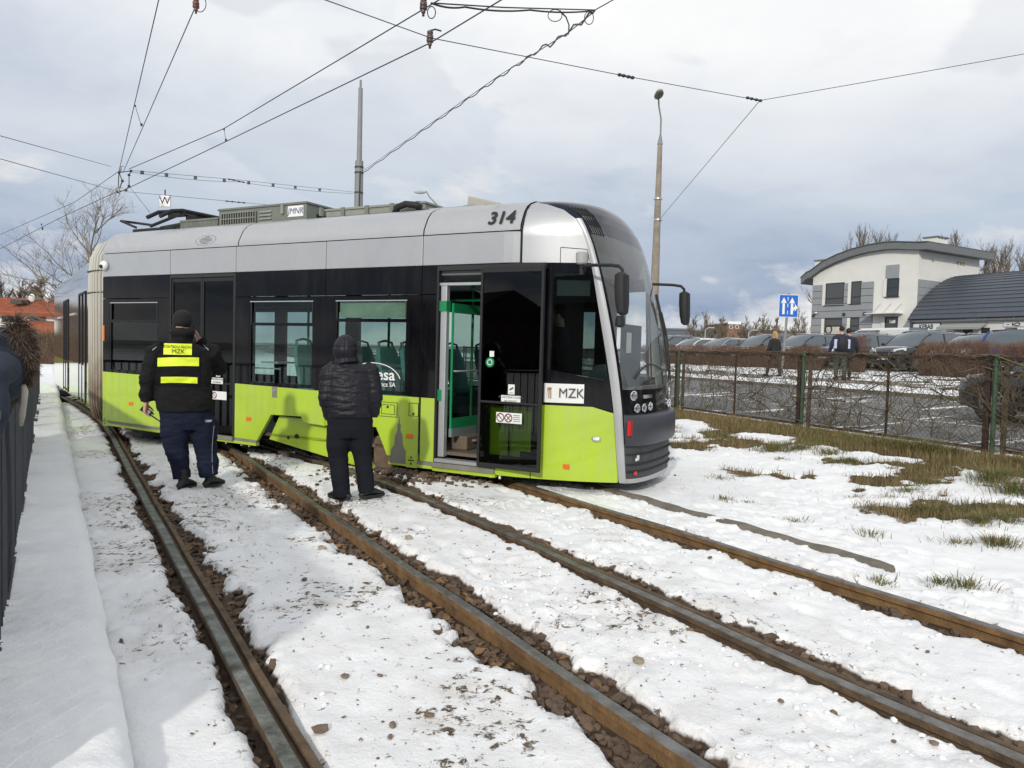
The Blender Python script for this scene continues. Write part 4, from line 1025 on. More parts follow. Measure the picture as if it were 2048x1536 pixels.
# door vestibule
b = MB(); b.box(6.262, 6.345, .03, .10, .27, 2.30); o = b.build('door_post', M_alu, tram, bevel=.006)
b = MB(); b.box(6.25, 6.35, .02, .11, 1.98, 2.1); b.box(6.25, 6.30, .02, .11, .93, 1.06); b.build_each('post_pad', M_gtrim, o)
b = MB(); b.box(6.25, 6.85, .02, .09, 2.28, 2.31); b.build('door_gear_cover', M_alu, tram)
b = MB(); b.box(6.36, 6.39, .12, .78, 1.97, 2.08); b.box(6.36, 6.39, .12, .78, .60, .72); b.box(6.362, 6.388, .118, .132, .72, 1.97); o = b.build('draught_screen', M_gtrim, tram)
b = MB(); b.box(6.37, 6.38, .12, .78, .72, 1.97); b.build('pane', M_glass, o)
b = MB(); b.box(6.355, 6.395, .12, .70, .50, .60); b.build('screen_foot', M_seatg, o)
b = MB(); b.tube([(6.40, .80, .6), (6.40, .80, 2.12), (6.36, .78, 2.26), (6.25, .72, 2.32)], .017, 8); b.tube([(6.39, .15, 1.28), (6.40, .8, 1.28)], .012, 6); b.build('hand_pole', M_alu, tram, smooth=True)
b = MB(); b.box(6.56, 6.9, 1.1, 1.6, .55, .78); b.build('equipment_box', mat('cream_box', (.45, .42, .37), .6), tram, bevel=.02)
b = MB(); b.box(6.26, 6.50, .30, .72, .33, .50); o = b.build('floor_step', mat('step_brown', (.14, .105, .075), .7, var=.2, vscale=8), tram, bevel=.015)
b = MB(); b.tube([(6.505, .42, .44), (6.525, .45, .44), (6.525, .62, .44), (6.505, .65, .44)], .014, 6); b.build('step_handle', M_alu, o)
b = MB(); b.box(6.24, 6.86, -.005, .12, .21, .25); b.build('threshold', M_alu, tram)
b = MB(); b.box(6.1, 6.2, 1.0, WID_T - .2, .33, .95); b.build('wheel_box', M_intd, tram)
for w in (.9, 1.25, 1.5):
    b = MB(); b.tube([(6.62, w, 2.15), (6.64, w - .04, 2.02), (6.63, w - .03, 1.96), (6.63, w + .03, 1.96), (6.64, w + .04, 2.02), (6.62, w, 2.15)], .009, 5); b.build('strap', M_rubber, tram)

# --- below the floor
b = MB(); b.box(.05, 3.2, .12, WID_T - .12, .2, .28); b.box(5.75, 8.1, .35, WID_T - .35, .16, .28); b.box(3.3, 5.7, .35, WID_T - .35, .45, .62); b.build('underframe', M_under, tram)
b = MB()
for s in (1.9, 2.2, 2.7, 3.0, 3.15, 6.6, 6.98, 7.1): b.tube([(s, .05, zbot(s) + .01), (s, .05, zbot(s) - .03)], .014, 6)
b.build_each('sill_stud', M_label, tram)
bogie = bpy.data.objects.new('bogie', None); col.objects.link(bogie); bogie.parent = tram
bogie.location = (4.45, WC, 0.0)
cover = [(3.47, .245), (3.655, .575), (4.07, .565), (5.02, .40), (5.05, .04), (4.95, .03)]
b = MB(); b.prism([(s - 4.45, z) for s, z in cover], 'y', -WC + .10, -WC + .14)
o = b.build('bogie_cover', M_green, bogie, bevel=.004)
b = MB()
for s, z in ((3.83, .295), (3.98, .325)): b.cyl((s - 4.45, -WC + .085, z), (s - 4.45, -WC + .10, z), .018 if s < 3.9 else .03, 14)
b.build_each('cover_bolt', M_rubber, o)
def wheel(s, w):
    b = MB(); rr = []
    for r, y in ((.28, -.06), (.285, -.04), (.25, -.035), (.12, -.03), (.12, -.05), (.05, -.06)):
        rr.append([(s + r*math.cos(u), w + y, .27 + r*math.sin(u)) for u in np.linspace(0, 2*math.pi, 29)[:-1]])
    b.loft(rr)
    b.loft([[(s + r*math.cos(u), w + y, .27 + r*math.sin(u)) for u in np.linspace(0, 2*math.pi, 29)[:-1]] for r, y in ((.28, -.06), (.285, .02), (.305, .025), (.305, .05), (.2, .05))])
    b.build('wheel', M_under, bogie, smooth=30)
for s in (-.62, .72):
    for w in (-.55, .5): wheel(s, w)
b = MB(); b.box(-.95, 1.0, -.8, -.68, .2, .4); b.box(-.95, 1.0, .68, .8, .2, .4); b.box(-.15, .25, -.7, .7, .2, .45)
b.tube([(-.62, -.6, .27), (-.62, .6, .27)], .07, 10); b.tube([(.72, -.6, .27), (.72, .6, .27)], .07, 10); b.build('bogie_frame', M_under, bogie, bevel=.02)
b = MB(); rings = []
for z, x0, x1 in ((.03, .83, 1.16), (.12, .80, 1.18), (.36, .80, 1.10), (.44, .84, 1.02)): rings.append([(x0, -WC + .10, z), (x1, -WC + .10, z), (x1, -WC + .5, z), (x0, -WC + .5, z)])
b.loft(rings); b.build('gear_casing', M_mudbox, bogie, bevel=.03)
b = MB(); b.box(.84, .96, -WC + .2, -WC + .5, .46, .56); b.cyl((.9, -WC + .3, .42), (.9, -WC + .3, .60), .05, 12); b.build('damper', M_mudbox, bogie, bevel=.01)
b = MB(); b.prism([(.62, .30), (.70, .30), (.86, -.02), (.80, -.02)], 'y', -WC + .08, -WC + .11); b.build('sand_pipe_guard', M_green, bogie)
b = MB(); b.box(-.35, .5, -WC + .25, -WC + .5, .02, .12); b.build('track_brake', M_under, bogie, bevel=.02)

# --- roof equipment
def rbox(nm, s0, s1, w0, w1, z0, z1, m, lid=True):
    b = MB(); b.box(s0, s1, w0, w1, z0, z1 - .03); o = b.build(nm, m, tram, bevel=.008)
    if lid: b = MB(); b.box(s0 - .015, s1 + .015, w0 - .015, w1 + .015, z1 - .03, z1); b.build('lid', m, o, bevel=.005)
    return o
sA, zA = LOC(438, 416, .55); sB, zB = LOC(613, 405, .55); ztop = (zA + zB)/2
ac = rbox('air_conditioner', sA, sB, .55, 1.75, 3.22, ztop, M_box)
b = MB(); g0, g1 = sA + .08, sA + .78
b.box(g0, g1, .535, .549, ztop - .25, ztop - .08); b.build('grille_backing', M_rubber, ac)
b = MB()
for k in range(15): x_ = g0 + (g1 - g0)*k/14; b.box(x_ - .006, x_ + .006, .52, .534, ztop - .25, ztop - .08)
for k in range(3): z_ = ztop - .25 + .085*k; b.box(g0, g1, .515, .53, z_ - .006, z_ + .006)
b.build_each('grille_bar', M_box2, ac)
b = MB()
for k in range(4): b.prism([(.53, ztop - .26 + .05*k), (.549, ztop - .23 + .05*k), (.549, ztop - .25 + .05*k)], 'x', g1 + .06, g1 + .3)
b.build_each('louvre', M_box2, ac)
st = MB(); st.box(sB - .34, sB - .05, .542, .547, ztop - .2, ztop - .05); o = st.build('sticker', M_label, ac)
text_mesh('JMNR', .12, 'lettering', mat('print_blue', (.04, .08, .16), .6), o, TXT(sB - .195, .54, ztop - .125), shear=.2, bold=.0)
b = MB(); b.box(sB - .46, sB - .41, .52, .55, ztop - .15, ztop - .02); b.box(sB + .0, sB + .03, .8, .86, ztop - .16, ztop - .04); b.box(sB, sB + .03, 1.6, 1.66, ztop - .16, ztop - .04); b.build_each('latch', M_box2, ac)
b = MB(); b.box(sB + .001, sB + .004, .75, 1.35, 3.24, ztop - .14); b.build('dark_panel', M_rubber, ac)
sC, zC = LOC(652, 419, .6); sD, zD = LOC(850, 402, .6)
bx = rbox('traction_container', sC, sD, .6, 1.8, 3.2, (zC + zD)/2, M_box2)
zt2 = (zC + zD)/2
b = MB()
for k in range(4): s_ = sC + (sD - sC)*(.25 + .25*k) - .1; b.box(s_ - .03, s_ + .03, .575, .6, zt2 - .13, zt2 + .005)
b.build_each('latch', M_box, bx)
b = MB(); b.box(sC, sD, .594, .6, zt2 - .115, zt2 - .108); b.build('lid_seam', M_rubber, bx)
o = sticker(sD - .52, zt2 - .18, .06, .045, .592, bx); b = MB(); b.prism([(sD - .55, zt2 - .205), (sD - .49, zt2 - .205), (sD - .52, zt2 - .15)], 'y', .588, .591); b.build('warning_mark', mat('warn_yellow', (.6, .5, .08), .5), o)
sticker(sC + .3, zt2 - .22, .05, .03, .592, bx)
b = MB(); b.tube([(sD - .4, .5, 3.24), (sD - .34, .48, 3.33), (sD - .2, .47, 3.36), (sD - .05, .48, 3.34), (sD + .0, .52, 3.30)], .045, 8); b.build('cable_hose', M_rubber, tram, smooth=True)
b = MB(); b.box(sD + .1, sD + .9, .55, .62, 3.26, 3.30); b.build('roof_rail', M_alu, tram)
sE, zE = LOC(362, 441, .55); rb = rbox('resistor_cage', sE, sA - .02, .55, 1.6, 3.23, zE, M_box, True)
b = MB()
for k in range(30): x_ = sE + (sA - .02 - sE)*k/29; b.box(x_ - .003, x_ + .003, .542, .549, 3.23, zE - .03)
b.build('cage_bar', M_box2, rb)
s0_, z0_ = LOC(944, 394, .7); s1_, z1_ = LOC(1000, 408, .7)
b = MB(); b.loft([[(s0_ - .02, .6, 3.26), (s1_ + .05, .6, 3.26), (s1_ + .05, 1.0, 3.26), (s0_ - .02, 1.0, 3.26)], [(s0_, .6, z0_), (s1_ + .03, .6, z1_), (s1_ + .03, 1.0, z1_), (s0_, 1.0, z0_)]]); o = b.build('roof_antenna_box', mat('cream_cover', (.36, .35, .30), .6), tram, bevel=.02)
b = MB(); b.box(s0_ - .05, s0_ + .12, .58, .7, 3.25, 3.31); b.build('antenna_foot', M_rubber, o)
# pantograph, folded down
pn = bpy.data.objects.new('pantograph', None); col.objects.link(pn); pn.parent = tram; pn.location = (.55, WC, 3.28); pn.scale = (1, 1, 1.05)
b = MB(); 
for w in (-.5, .5): b.box(-.75, .85, w - .03, w + .03, .02, .07)
for s in (-.7, 0, .8): b.box(s - .03, s + .03, -.5, .5, .03, .075)
for s in (-.6, .7):
    for w in (-.45, .45): b.cyl((s, w, -.02), (s, w, .05), .04, 10)
b.build('pantograph_base', M_rubber, pn)
b = MB(); b.tube([(.6, 0, .10), (-.1, 0, .20), (-.75, 0, .16)], [.05, .045, .04], 8); b.tube([(-.75, -.2, .17), (.25, -.35, .30)], .025, 6); b.tube([(-.75, .2, .17), (.25, .35, .30)], .025, 6); b.build_each('pantograph_arm', M_rubber, pn)
b = MB()
for ds in (.05, .35): b.tube([(ds, -.85, .16), (ds, -.65, .27), (ds, -.45, .31), (ds, .45, .31), (ds, .65, .27), (ds, .85, .16)], .03, 8)
b.box(.02, .38, -.46, -.42, .22, .32); b.box(.02, .38, .42, .46, .22, .32); b.box(.05, .35, -.15, .15, .2, .3); b.build('collector_head', M_rubber, pn)
b = MB(); b.tube([(-.7, -.5, .1), (-.95, -.6, .2), (-1.0, -.3, .22), (-.8, -.1, .2)], .02, 6); b.tube([(.7, -.4, .15), (.95, -.5, .1), (1.1, -.5, .0)], .03, 6); b.build_each('pantograph_cable', M_rubber, pn)

# --- bellows
M_bel = bpy.data.materials.new('bellows_fabric'); M_bel.use_nodes = True
nt = M_bel.node_tree; bb = nt.nodes['Principled BSDF']; tcn = nt.nodes.new('ShaderNodeTexCoord'); sp_ = nt.nodes.new('ShaderNodeSeparateXYZ'); nt.links.new(tcn.outputs['Object'], sp_.inputs[0])
nz_ = nt.nodes.new('ShaderNodeTexNoise'); nz_.inputs['Scale'].default_value = 3.5; nz_.inputs['Detail'].default_value = 6; nt.links.new(tcn.outputs['Object'], nz_.inputs['Vector'])
ad = nt.nodes.new('ShaderNodeMath'); ad.operation = 'MULTIPLY_ADD'; ad.inputs[1].default_value = 0.9; nt.links.new(nz_.outputs['Fac'], ad.inputs[0]); nt.links.new(sp_.outputs[2], ad.inputs[2])
rp = nt.nodes.new('ShaderNodeValToRGB'); mr = nt.nodes.new('ShaderNodeMapRange'); mr.inputs[1].default_value = 0.5; mr.inputs[2].default_value = 3.6; nt.links.new(ad.outputs[0], mr.inputs[0]); nt.links.new(mr.outputs[0], rp.inputs[0])
rp.color_ramp.elements[0].color = (.075, .047, .028, 1); rp.color_ramp.elements[0].position = 0.06; rp.color_ramp.elements[1].position = .42; rp.color_ramp.elements[1].color = (.40, .37, .31, 1)
e_ = rp.color_ramp.elements.new(.22); e_.color = (.25, .195, .14, 1); e_ = rp.color_ramp.elements.new(.9); e_.color = (.46, .45, .40, 1)
nt.links.new(rp.outputs[0], bb.inputs['Base Color']); bb.inputs['Roughness'].default_value = .8
NB = 7
def bel_ring(s, inset, dw):
    pf = [(0.10, .26), (.03, .5), (.02, 2.55), (.05, 2.85), (.17, 3.08), (.38, 3.17), (WC, 3.2), (WID_T - .38, 3.17), (WID_T - .1, 2.95), (WID_T - .02, 2.5), (WID_T - .02, .4), (WID_T - .3, .26)]
    return [(s, WC + (w - WC)*(1 - inset/WC) + dw, z + (-inset if z > 1.5 else inset)) for w, z in pf]
b = MB(); rings = []
for k in range(NB):
    s = -.005 - .098*k; dw = .012*k*k*.35
    rings += [bel_ring(s, .10, dw), bel_ring(s - .008, .03, dw), bel_ring(s - .022, .004, dw), bel_ring(s - .054, .004, dw), bel_ring(s - .068, .03, dw), bel_ring(s - .076, .11, dw)]
b.loft(rings, cap=False); b.build('bellows', M_bel, tram, smooth=60)
b = MB()
for z in (2.28, 2.62):
    for k in range(NB): s = -.005 - .098*k; dw = .012*k*k*.35; b.box(s - .075, s - .025, .014 + dw, .03 + dw, z - .008, z + .008)
b.build('bellows_stitching', M_rubber, tram)
b = MB(); b.loft([bel_ring(-.69, .02, .22), bel_ring(-.73, .0, .22), bel_ring(-.76, .03, .24)], cap=False); b.build('bellows_frame', M_rubber, tram)

# --- second car of the tram, turned away along the curve
car2 = bpy.data.objects.new('rear_car', None); col.objects.link(car2)
p2 = np.array([-6.75, 12.45]); q2 = np.array([-13.75, 22.5]); L2 = float(np.hypot(*(q2 - p2))); yaw2 = math.atan2(q2[1] - p2[1], q2[0] - p2[0])
car2.parent = tram
car2.matrix_parent_inverse = (Matrix.Translation(TP0) @ Matrix.Rotation(TYAW, 4, 'Z')).inverted()
car2.location = (p2[0], p2[1], 0); car2.rotation_euler = (0, 0, yaw2)
# local: x away from the bellows, -y away from camera
M_silg = mat('tram_silver_gloss', (0.42, 0.43, 0.45), 0.16, metal=0.6, coat=0.8)
M_grng = mat('tram_lime_gloss', (0.40, 0.58, 0.03), 0.12, coat=1.0)
def r2(nm, z0, z1, m, y0=0.0):
    b = MB(); b.box(.0, L2, y0 - .05, y0, z0, z1); return b.build(nm, m, car2)
r2('skirt_panel', .2, 1.0, M_grng); r2('window_band', 1.0, 2.5, mat('dark_gloss_band', (.02, .022, .025), .06, coat=1.0, metal=.2)); r2('side_panel', 2.5, 2.87, M_silg)
b = MB(); cv = [(-p[0], p[1]) for p in COVE]; pr = cv + [(-WC, 3.29), (-WID_T + .3, 3.24), (-WID_T, 2.87)]
b.grid(lambda s, j: (s, *pr[int(j)]), np.linspace(0, L2, 4), range(len(pr))); b.build('roof', M_silg, car2, smooth=True)
b = MB(); b.box(.0, L2, -WID_T, -WID_T + .05, .2, 2.87); b.box(0, L2, -WID_T + .05, -.05, .25, .33); b.box(L2 - .05, L2, -WID_T + .05, -.05, .33, 2.87); b.build('far_wall', M_dark, car2)
b = MB()
for x in (3.2, 7.3): b.box(x, x + .06, .001, .02, .22, 2.5); b.box(x + 1.3, x + 1.36, .001, .02, .22, 2.5); b.box(x + .65, x + .69, .001, .02, .22, 2.5); b.box(x, x + 1.36, .001, .02, 2.46, 2.5)
b.build('door_frame', M_rubber, car2)
for x in (3.2, 7.3):
    b = MB(); b.box(x + .06, x + 1.3, .001, .012, .3, 1.0); b.build('door_glass', mat('door_dark_gloss', (.05, .055, .06), .07, coat=1.0), car2)
b = MB()
for x in (1.0, 5.4, 9.4): b.box(x, x + 1.2, .002, .03, 2.08, 2.12)
b.build_each('hopper_rail', M_alu, car2)
b = MB(); b.ellipsoid((.9, .05, 2.62), (.08, .06, .07), 12, 8); b.build('side_camera', M_rubber, car2)
# ---------------------------------------------------------------- people
from mathutils.bvhtree import BVHTree
def remesh(mb, voxel, smooth=4, fac=0.5):
    me = mb.mesh('tmp', [], recalc=True)
    o = bpy.data.objects.new('tmp', me); col.objects.link(o)
    r = o.modifiers.new('r', 'REMESH'); r.mode = 'VOXEL'; r.voxel_size = voxel; r.use_smooth_shade = True
    s = o.modifiers.new('s', 'SMOOTH'); s.iterations = smooth; s.factor = fac
    dg = bpy.context.evaluated_depsgraph_get(); dg.update()
    me2 = bpy.data.meshes.new_from_object(o.evaluated_get(dg)); bpy.data.objects.remove(o); bpy.data.meshes.remove(me)
    return me2
def displace(me, fn):
    n = len(me.vertices); co = np.empty(n*3); me.vertices.foreach_get('co', co); co = co.reshape(-1, 3)
    no = np.empty(n*3); me.vertices.foreach_get('normal', no); no = no.reshape(-1, 3)
    co = co + no*np.asarray(fn(co))[:, None]
    me.vertices.foreach_set('co', co.ravel()); me.update()
def put(name, me, m, parent):
    me.materials.clear(); me.materials.append(m)
    me.polygons.foreach_set('use_smooth', [True]*len(me.polygons)); return link(name, me, parent)
def wrinkle(amp, sc=9.0, seed=0.0, stretch=2.2):
    return lambda c: amp*(fbm(c[:, 0]*sc + seed + c[:, 1]*sc*0.7, c[:, 2]*sc*stretch + c[:, 1]*sc*0.5 + 3*seed, 4) - 0.5)*2
def ering(c, rx, ry, seg=20, tilt=0.0, p=1.0):
    out_ = []
    for k in range(seg):
        u = 2*math.pi*k/seg; cx, sy = math.cos(u), math.sin(u)
        out_.append((c[0] + rx*math.copysign(abs(cx)**p, cx), c[1] + ry*math.copysign(abs(sy)**p, sy), c[2] + tilt*math.sin(u)*ry))
    return out_
def hand(b, wrist, d, side, palm_n, curl=0.5, spread=0.012, L=0.185):
    """palm and five fingers; d = direction of the fingers, palm_n = where the palm faces, side = towards the thumb"""
    wrist, d, pn, sd = Vector(wrist), Vector(d).normalized(), Vector(palm_n).normalized(), Vector(side).normalized()
    pl = L*0.53
    b.loft([[wrist + d*t*pl + sd*sx*w + pn*sy*h for sx, sy in ((-1, -1), (0, -1.1), (1, -1), (1, 1), (0, 1.1), (-1, 1))] for t, w, h in ((-.15, .027, .018), (.25, .036, .016), (.7, .042, .0145), (1.02, .04, .012))])
    for i, (o, ln) in enumerate(((.031, .92), (.0105, 1.0), (-.010, .95), (-.030, .76))):
        base = wrist + d*pl*0.96 + sd*o; dd = d + sd*o*spread*20; dd.normalize(); pts = [base - dd*.02, base]; a = 0
        for k, seg in enumerate((.42, .32, .26)):
            a += curl*(0.9 if k else 0.7); v = dd*math.cos(a) + pn*math.sin(a); pts.append(pts[-1] + v*L*0.47*ln*seg)
        b.tube(pts, [.0098, .0098, .0088, .008, .0062], 8)
    tb = wrist + d*pl*.25 + sd*.03; t1 = tb + (d*.55 + sd*.75 + pn*.35).normalized()*.042; t2 = t1 + (d*.85 + sd*.25 + pn*(.3 + curl*.5)).normalized()*.032; t3 = t2 + (d*.8 + pn*(.3 + curl*.8)).normalized()*.026
    b.tube([tb - sd*.012, tb, t1, t2, t3], [.014, .0145, .0115, .0105, .007], 8)
def head(b, c, yaw=0.0, pitch=0.0, r=0.105):
    """c = centre of the skull, face towards local +y turned by yaw"""
    R = Matrix.Rotation(yaw, 3, 'Z') @ Matrix.Rotation(pitch, 3, 'X'); c = Vector(c)
    T = lambda q: c + R @ Vector(q)
    b.ellipsoid((0, 0, 0), (1, 1, 1), 18, 12, fn=lambda q, d: T((d.x*.076, d.y*.097 + (.008 if d.z < 0 else 0), d.z*.115 - (.012 if d.z < -.3 and d.y > 0 else 0))))
    b.tube([T((0, .02, -.06)), T((0, .055, -.085)), T((0, .075, -.105))], [.055, .045, .03], 10)     # jaw
    b.loft([[T((x*w, y, z)) for x, y in ((-1, .085), (1, .085), (.5, .1 + e), (-.5, .1 + e))] for z, w, e in ((.025, .008, .0), (.0, .011, .008), (-.03, .017, .02), (-.042, .012, .006))])     # nose
    for sx in (-1, 1):
        b.loft([[T((sx*(.074 + k*.006), -.004 + math.cos(u)*.018*(1 - .2*k), -.005 + math.sin(u)*.031)) for u in np.linspace(0, 2*math.pi, 9)[:-1]] for k in (0, 1, 2)])   # ears
        b.ellipsoid(T((sx*.03, .082, .008)), (.017, .012, .011), 8, 6)        # eye sockets
    b.tube([T((-.026, .092, -.064)), T((0, .098, -.062)), T((.026, .092, -.064))], [.005, .0095, .005], 6)   # mouth
    return T
M_skin = mat('skin', (0.50, 0.29, 0.20), 0.55, var=0.08, vscale=20)
M_boot = mat('boot_black', (0.012, 0.012, 0.013), 0.5, bump=0.3, bscale=60)
M_sole = mat('boot_sole', (0.02, 0.02, 0.02), 0.8)
def shoe(name, parent, ankle, toe_dir, L=0.29, m=M_boot, boot=0.13):
    d = Vector((toe_dir[0], toe_dir[1], 0)).normalized(); sd = Vector((d.y, -d.x, 0)); a = Vector((ankle[0], ankle[1], 0))
    heel = a - d*0.08
    b = MB(); rings = []
    for t, w, h in ((-.01, .025, .05), (.02, .038, .075), (.1, .042, boot), (.16, .044, .10), (.22, .05, .075), (.26, .042, .055), (L, .018, .04)):
        c = heel + d*t; rings.append([c + sd*w*math.cos(u) + Vector((0, 0, .022 + (h - .022)*(.5 + .5*math.sin(u)))) for u in np.linspace(-math.pi/2, 1.5*math.pi, 13)[:-1]])
    b.loft(rings); b.tube([a + Vector((0, 0, .06)), a + Vector((0, 0, boot + .05))], [.047, .05], 12)
    o = put(name, remesh(b, .008, 3), m, parent)
    b = MB(); rings = []
    for z, e in ((0.0, 0), (.012, .003), (.026, .002)):
        rings.append([heel + d*(L/2 - .0 + (L/2 + .005 + e)*math.cos(u)) + sd*(.046 + e)*math.sin(u)*(1 + .12*math.cos(u)) + Vector((0, 0, z)) for u in np.linspace(0, 2*math.pi, 25)[:-1]])
    b.loft(rings); b.build('sole', M_sole, o, smooth=40)
    return o
def bvh_of(o):
    me = o.data; return BVHTree.FromPolygons([v.co.copy() for v in me.vertices], [tuple(p.vertices) for p in me.polygons])
def decal(name, bvh, x0, x1, z0, z1, m, parent, off=0.004, n=16, k=4, bow=0.0, skew=0.0):
    """flat patch laid on the back of a garment (ray cast along +y)"""
    b = MB()
    def f(u, v):
        x = x0 + (x1 - x0)*u; z = z0 + (z1 - z0)*v + bow*4*u*(1 - u) + skew*(u - .5)
        h = bvh.ray_cast(Vector((x, -1.0, z)), Vector((0, 1, 0)))[0]
        return (x, (h.y if h else 0) - off, z)
    b.grid(f, np.linspace(0, 1, n), np.linspace(0, 1, k)); return b.build(name, m, parent, smooth=True)

M_blackj = mat('black_jacket', (0.011, 0.011, 0.012), 0.85, var=0.2, vscale=30, spec=0.2)
M_vest = mat('black_vest', (0.006, 0.006, 0.007), 0.8, spec=0.2)
M_navy = mat('navy_trousers', (0.010, 0.014, 0.032), 0.85, var=0.15, vscale=30, spec=0.2)
M_hivis = mat('hivis_yellow', (0.72, 0.86, 0.03), 0.6)
M_hivtxt = mat('vest_print', (0.05, 0.06, 0.02), 0.7)
M_grey = mat('grey_piping', (0.35, 0.36, 0.38), 0.6)

class Fig:
    def __init__(s, name, px, py, label, z=0.0, up=0.0):
        p = G(px, py, z); s.base = np.array([p[0], p[1], 0.0]); s.yaw = -math.atan2(p[0], p[1])
        s.o = thing(name, (p[0], p[1], z + up), s.yaw, label, 'person'); s.z = z + up
        s.right = np.array([math.cos(s.yaw), math.sin(s.yaw), 0]); s.fwd = np.array([-math.sin(s.yaw), math.cos(s.yaw), 0])
    def P(s, px, py, y=0.0):
        """pixel -> local point at a given distance behind the figure's base plane"""
        v = ray(px, py); q = s.base + s.fwd*y; t = ((q - C0) @ s.fwd)/(v @ s.fwd); w = C0 + t*v
        return ((w - s.base) @ s.right, y, w[2] - s.z)

# ---- man in the black vest
f1 = Fig('person', 398, 977, 'stocky man in black cap and yellow-striped black vest, one hand at his ear', up=0.01)
P = f1.P
body = MB()
hc = P(365, 648, .03); T1 = head(body, hc, yaw=-0.25)
nb = P(366, 685, .0); body.tube([hc, (hc[0], hc[1] - .02, hc[2] - .08), (nb[0], nb[1], nb[2])], [.06, .062, .075], 14)
lw = P(292, 806, .02); le = P(296, 757, -.02); ls = P(312, 703, .0)
rs = P(422, 703, .0); re = P(438, 736, .20); rw = P(397, 677, .24)
body.loft([ering(P(368, y, .0), w, d) for y, w, d in ((690, .1, .09), (705, .2, .11), (760, .2, .13), (815, .2, .13), (840, .2, .12))])
body.tube([ls, le, lw], [.06, .05, .03], 10); body.tube([rs, re, rw], [.06, .05, .032], 10)
hand(body, lw, (-.02, .0, -1), (.3, .9, 0), (1, -.2, 0), curl=.75)
hand(body, rw, (-.45, -.15, .85), (-.4, .9, .2), (-1, 0, -.3), curl=.35)
lk = P(352, 893, .03); la = P(366, 962, .0); lh = P(350, 838, .0); rh = P(408, 838, .0); rk = P(413, 893, .05); ra = P(420, 958, .03)
body.tube([lh, lk, la], [.1, .07, .045], 12); body.tube([rh, rk, ra], [.1, .07, .045], 12)
put('body', remesh(body, .0075, 3), M_skin, f1.o)
# cap
b = MB(); b.ellipsoid((hc[0], hc[1] - .006, hc[2] + .045), (.099, .115, .105), 20, 12, fn=lambda q, d: Vector((q.x, q.y, max(q.z, hc[2] - .055 + .035*d.y)))); b.tube([(hc[0] + .093*math.cos(u), hc[1] - .006 + .112*math.sin(u), hc[2] - .035 + .035*math.sin(u)) for u in np.linspace(0, 2*math.pi, 25)], .014, 6)
mc = remesh(b, .009, 3); displace(mc, wrinkle(.003, 12)); put('knitted_cap', mc, mat('cap_black', (.008, .008, .009), .9, bump=.5, bscale=120), f1.o)
# jacket
b = MB()
rows = [(683, 366, .075, .075), (690, 366, .16, .10), (698, 367, .235, .13), (712, 367, .262, .16), (735, 367, .268, .185), (765, 368, .272, .20), (795, 369, .278, .205), (815, 370, .278, .20), (822, 371, .268, .19)]
b.loft([ering(P(cx, y, .01), w, d, 28, p=.85) for y, cx, w, d in rows])
b.tube([P(326, 698, .0), ls, le, P(293, 795, .02), P(293, 803, .02)], [.085, .098, .085, .07, .058], 14)
b.tube([P(408, 698, .0), rs, re, P(412, 697, .23), P(399, 680, .24)], [.085, .098, .09, .07, .058], 14)
b.tube([(hc[0] + .08*math.cos(u), hc[1] - .01 + .088*math.sin(u), hc[2] - .088) for u in np.linspace(0, 2*math.pi, 21)], .045, 8)
b.tube([(hc[0], hc[1] - .012, hc[2] - .19), (hc[0], hc[1] - .012, hc[2] - .055)], [.105, .094], 18)
mj = remesh(b, .011, 5)
displace(mj, lambda c: wrinkle(.018, 6, 1)(c) + wrinkle(.008, 15, 4)(c))
jk = put('jacket', mj, M_blackj, f1.o); bv = bvh_of(jk)
cen = lambda px, py: P(px, py)[0]
vz = lambda py: P(360, py)[2]
def pdecal(nm, x0, x1, y0, y1, m, par, **k): return decal(nm, bv, P(x0, (y0+y1)/2)[0], P(x1, (y0+y1)/2)[0], P((x0+x1)/2, y1)[2], P((x0+x1)/2, y0)[2], m, par, **k)
vest = pdecal('vest', 311, 401, 684, 770, M_vest, f1.o, off=.008, n=40, k=36)
pt = pdecal('back_patch', 328, 384, 687, 709, M_hivis, vest, off=.02, n=28, k=12)
pdecal('reflective_stripe', 316, 398, 715, 732, M_hivis, vest, off=.018, n=28, k=8, bow=.006, skew=.012)
pdecal('reflective_stripe', 323, 395, 753, 765, M_hivis, vest, off=.018, n=28, k=8, bow=.006)
def vtext(body_, px, py, size, par, **k):
    c = P(px, py); h = bv.ray_cast(Vector((c[0], -1, c[2])), Vector((0, 1, 0)))[0]
    o = text_mesh(body_, size, 'lettering', M_hivtxt, par, TXT(c[0], 0, c[2]) , **k)
    for v in o.data.vertices:
        h = bv.ray_cast(Vector((v.co.x, -1, v.co.z)), Vector((0, 1, 0)))[0]; v.co.y = (h.y if h else 0) - .032 + (v.co.y)
vtext('KONTROLA RUCHU', 356, 693.5, .04, pt, bold=.0, xs=.72)
vtext('MZK', 357, 702.5, .062, pt, bold=.0, xs=.95)
b = MB()
for k, (x0, y0, x1, y1) in enumerate(((306, 700, 314, 694), (407, 690, 417, 700))):
    for u in (0, 1): pass
    q = []
    for u in np.linspace(0, 1, 5):
        c = P(x0 + (x1-x0)*u, y0 + (y1-y0)*u); h = bv.ray_cast(Vector((c[0], -1, c[2])), Vector((0, 1, 0)))[0]; q.append((c[0], (h.y if h else 0) - .004, c[2]))
    b.tube(q, .005, 5)
b.build_each('shoulder_piping', M_grey, jk)
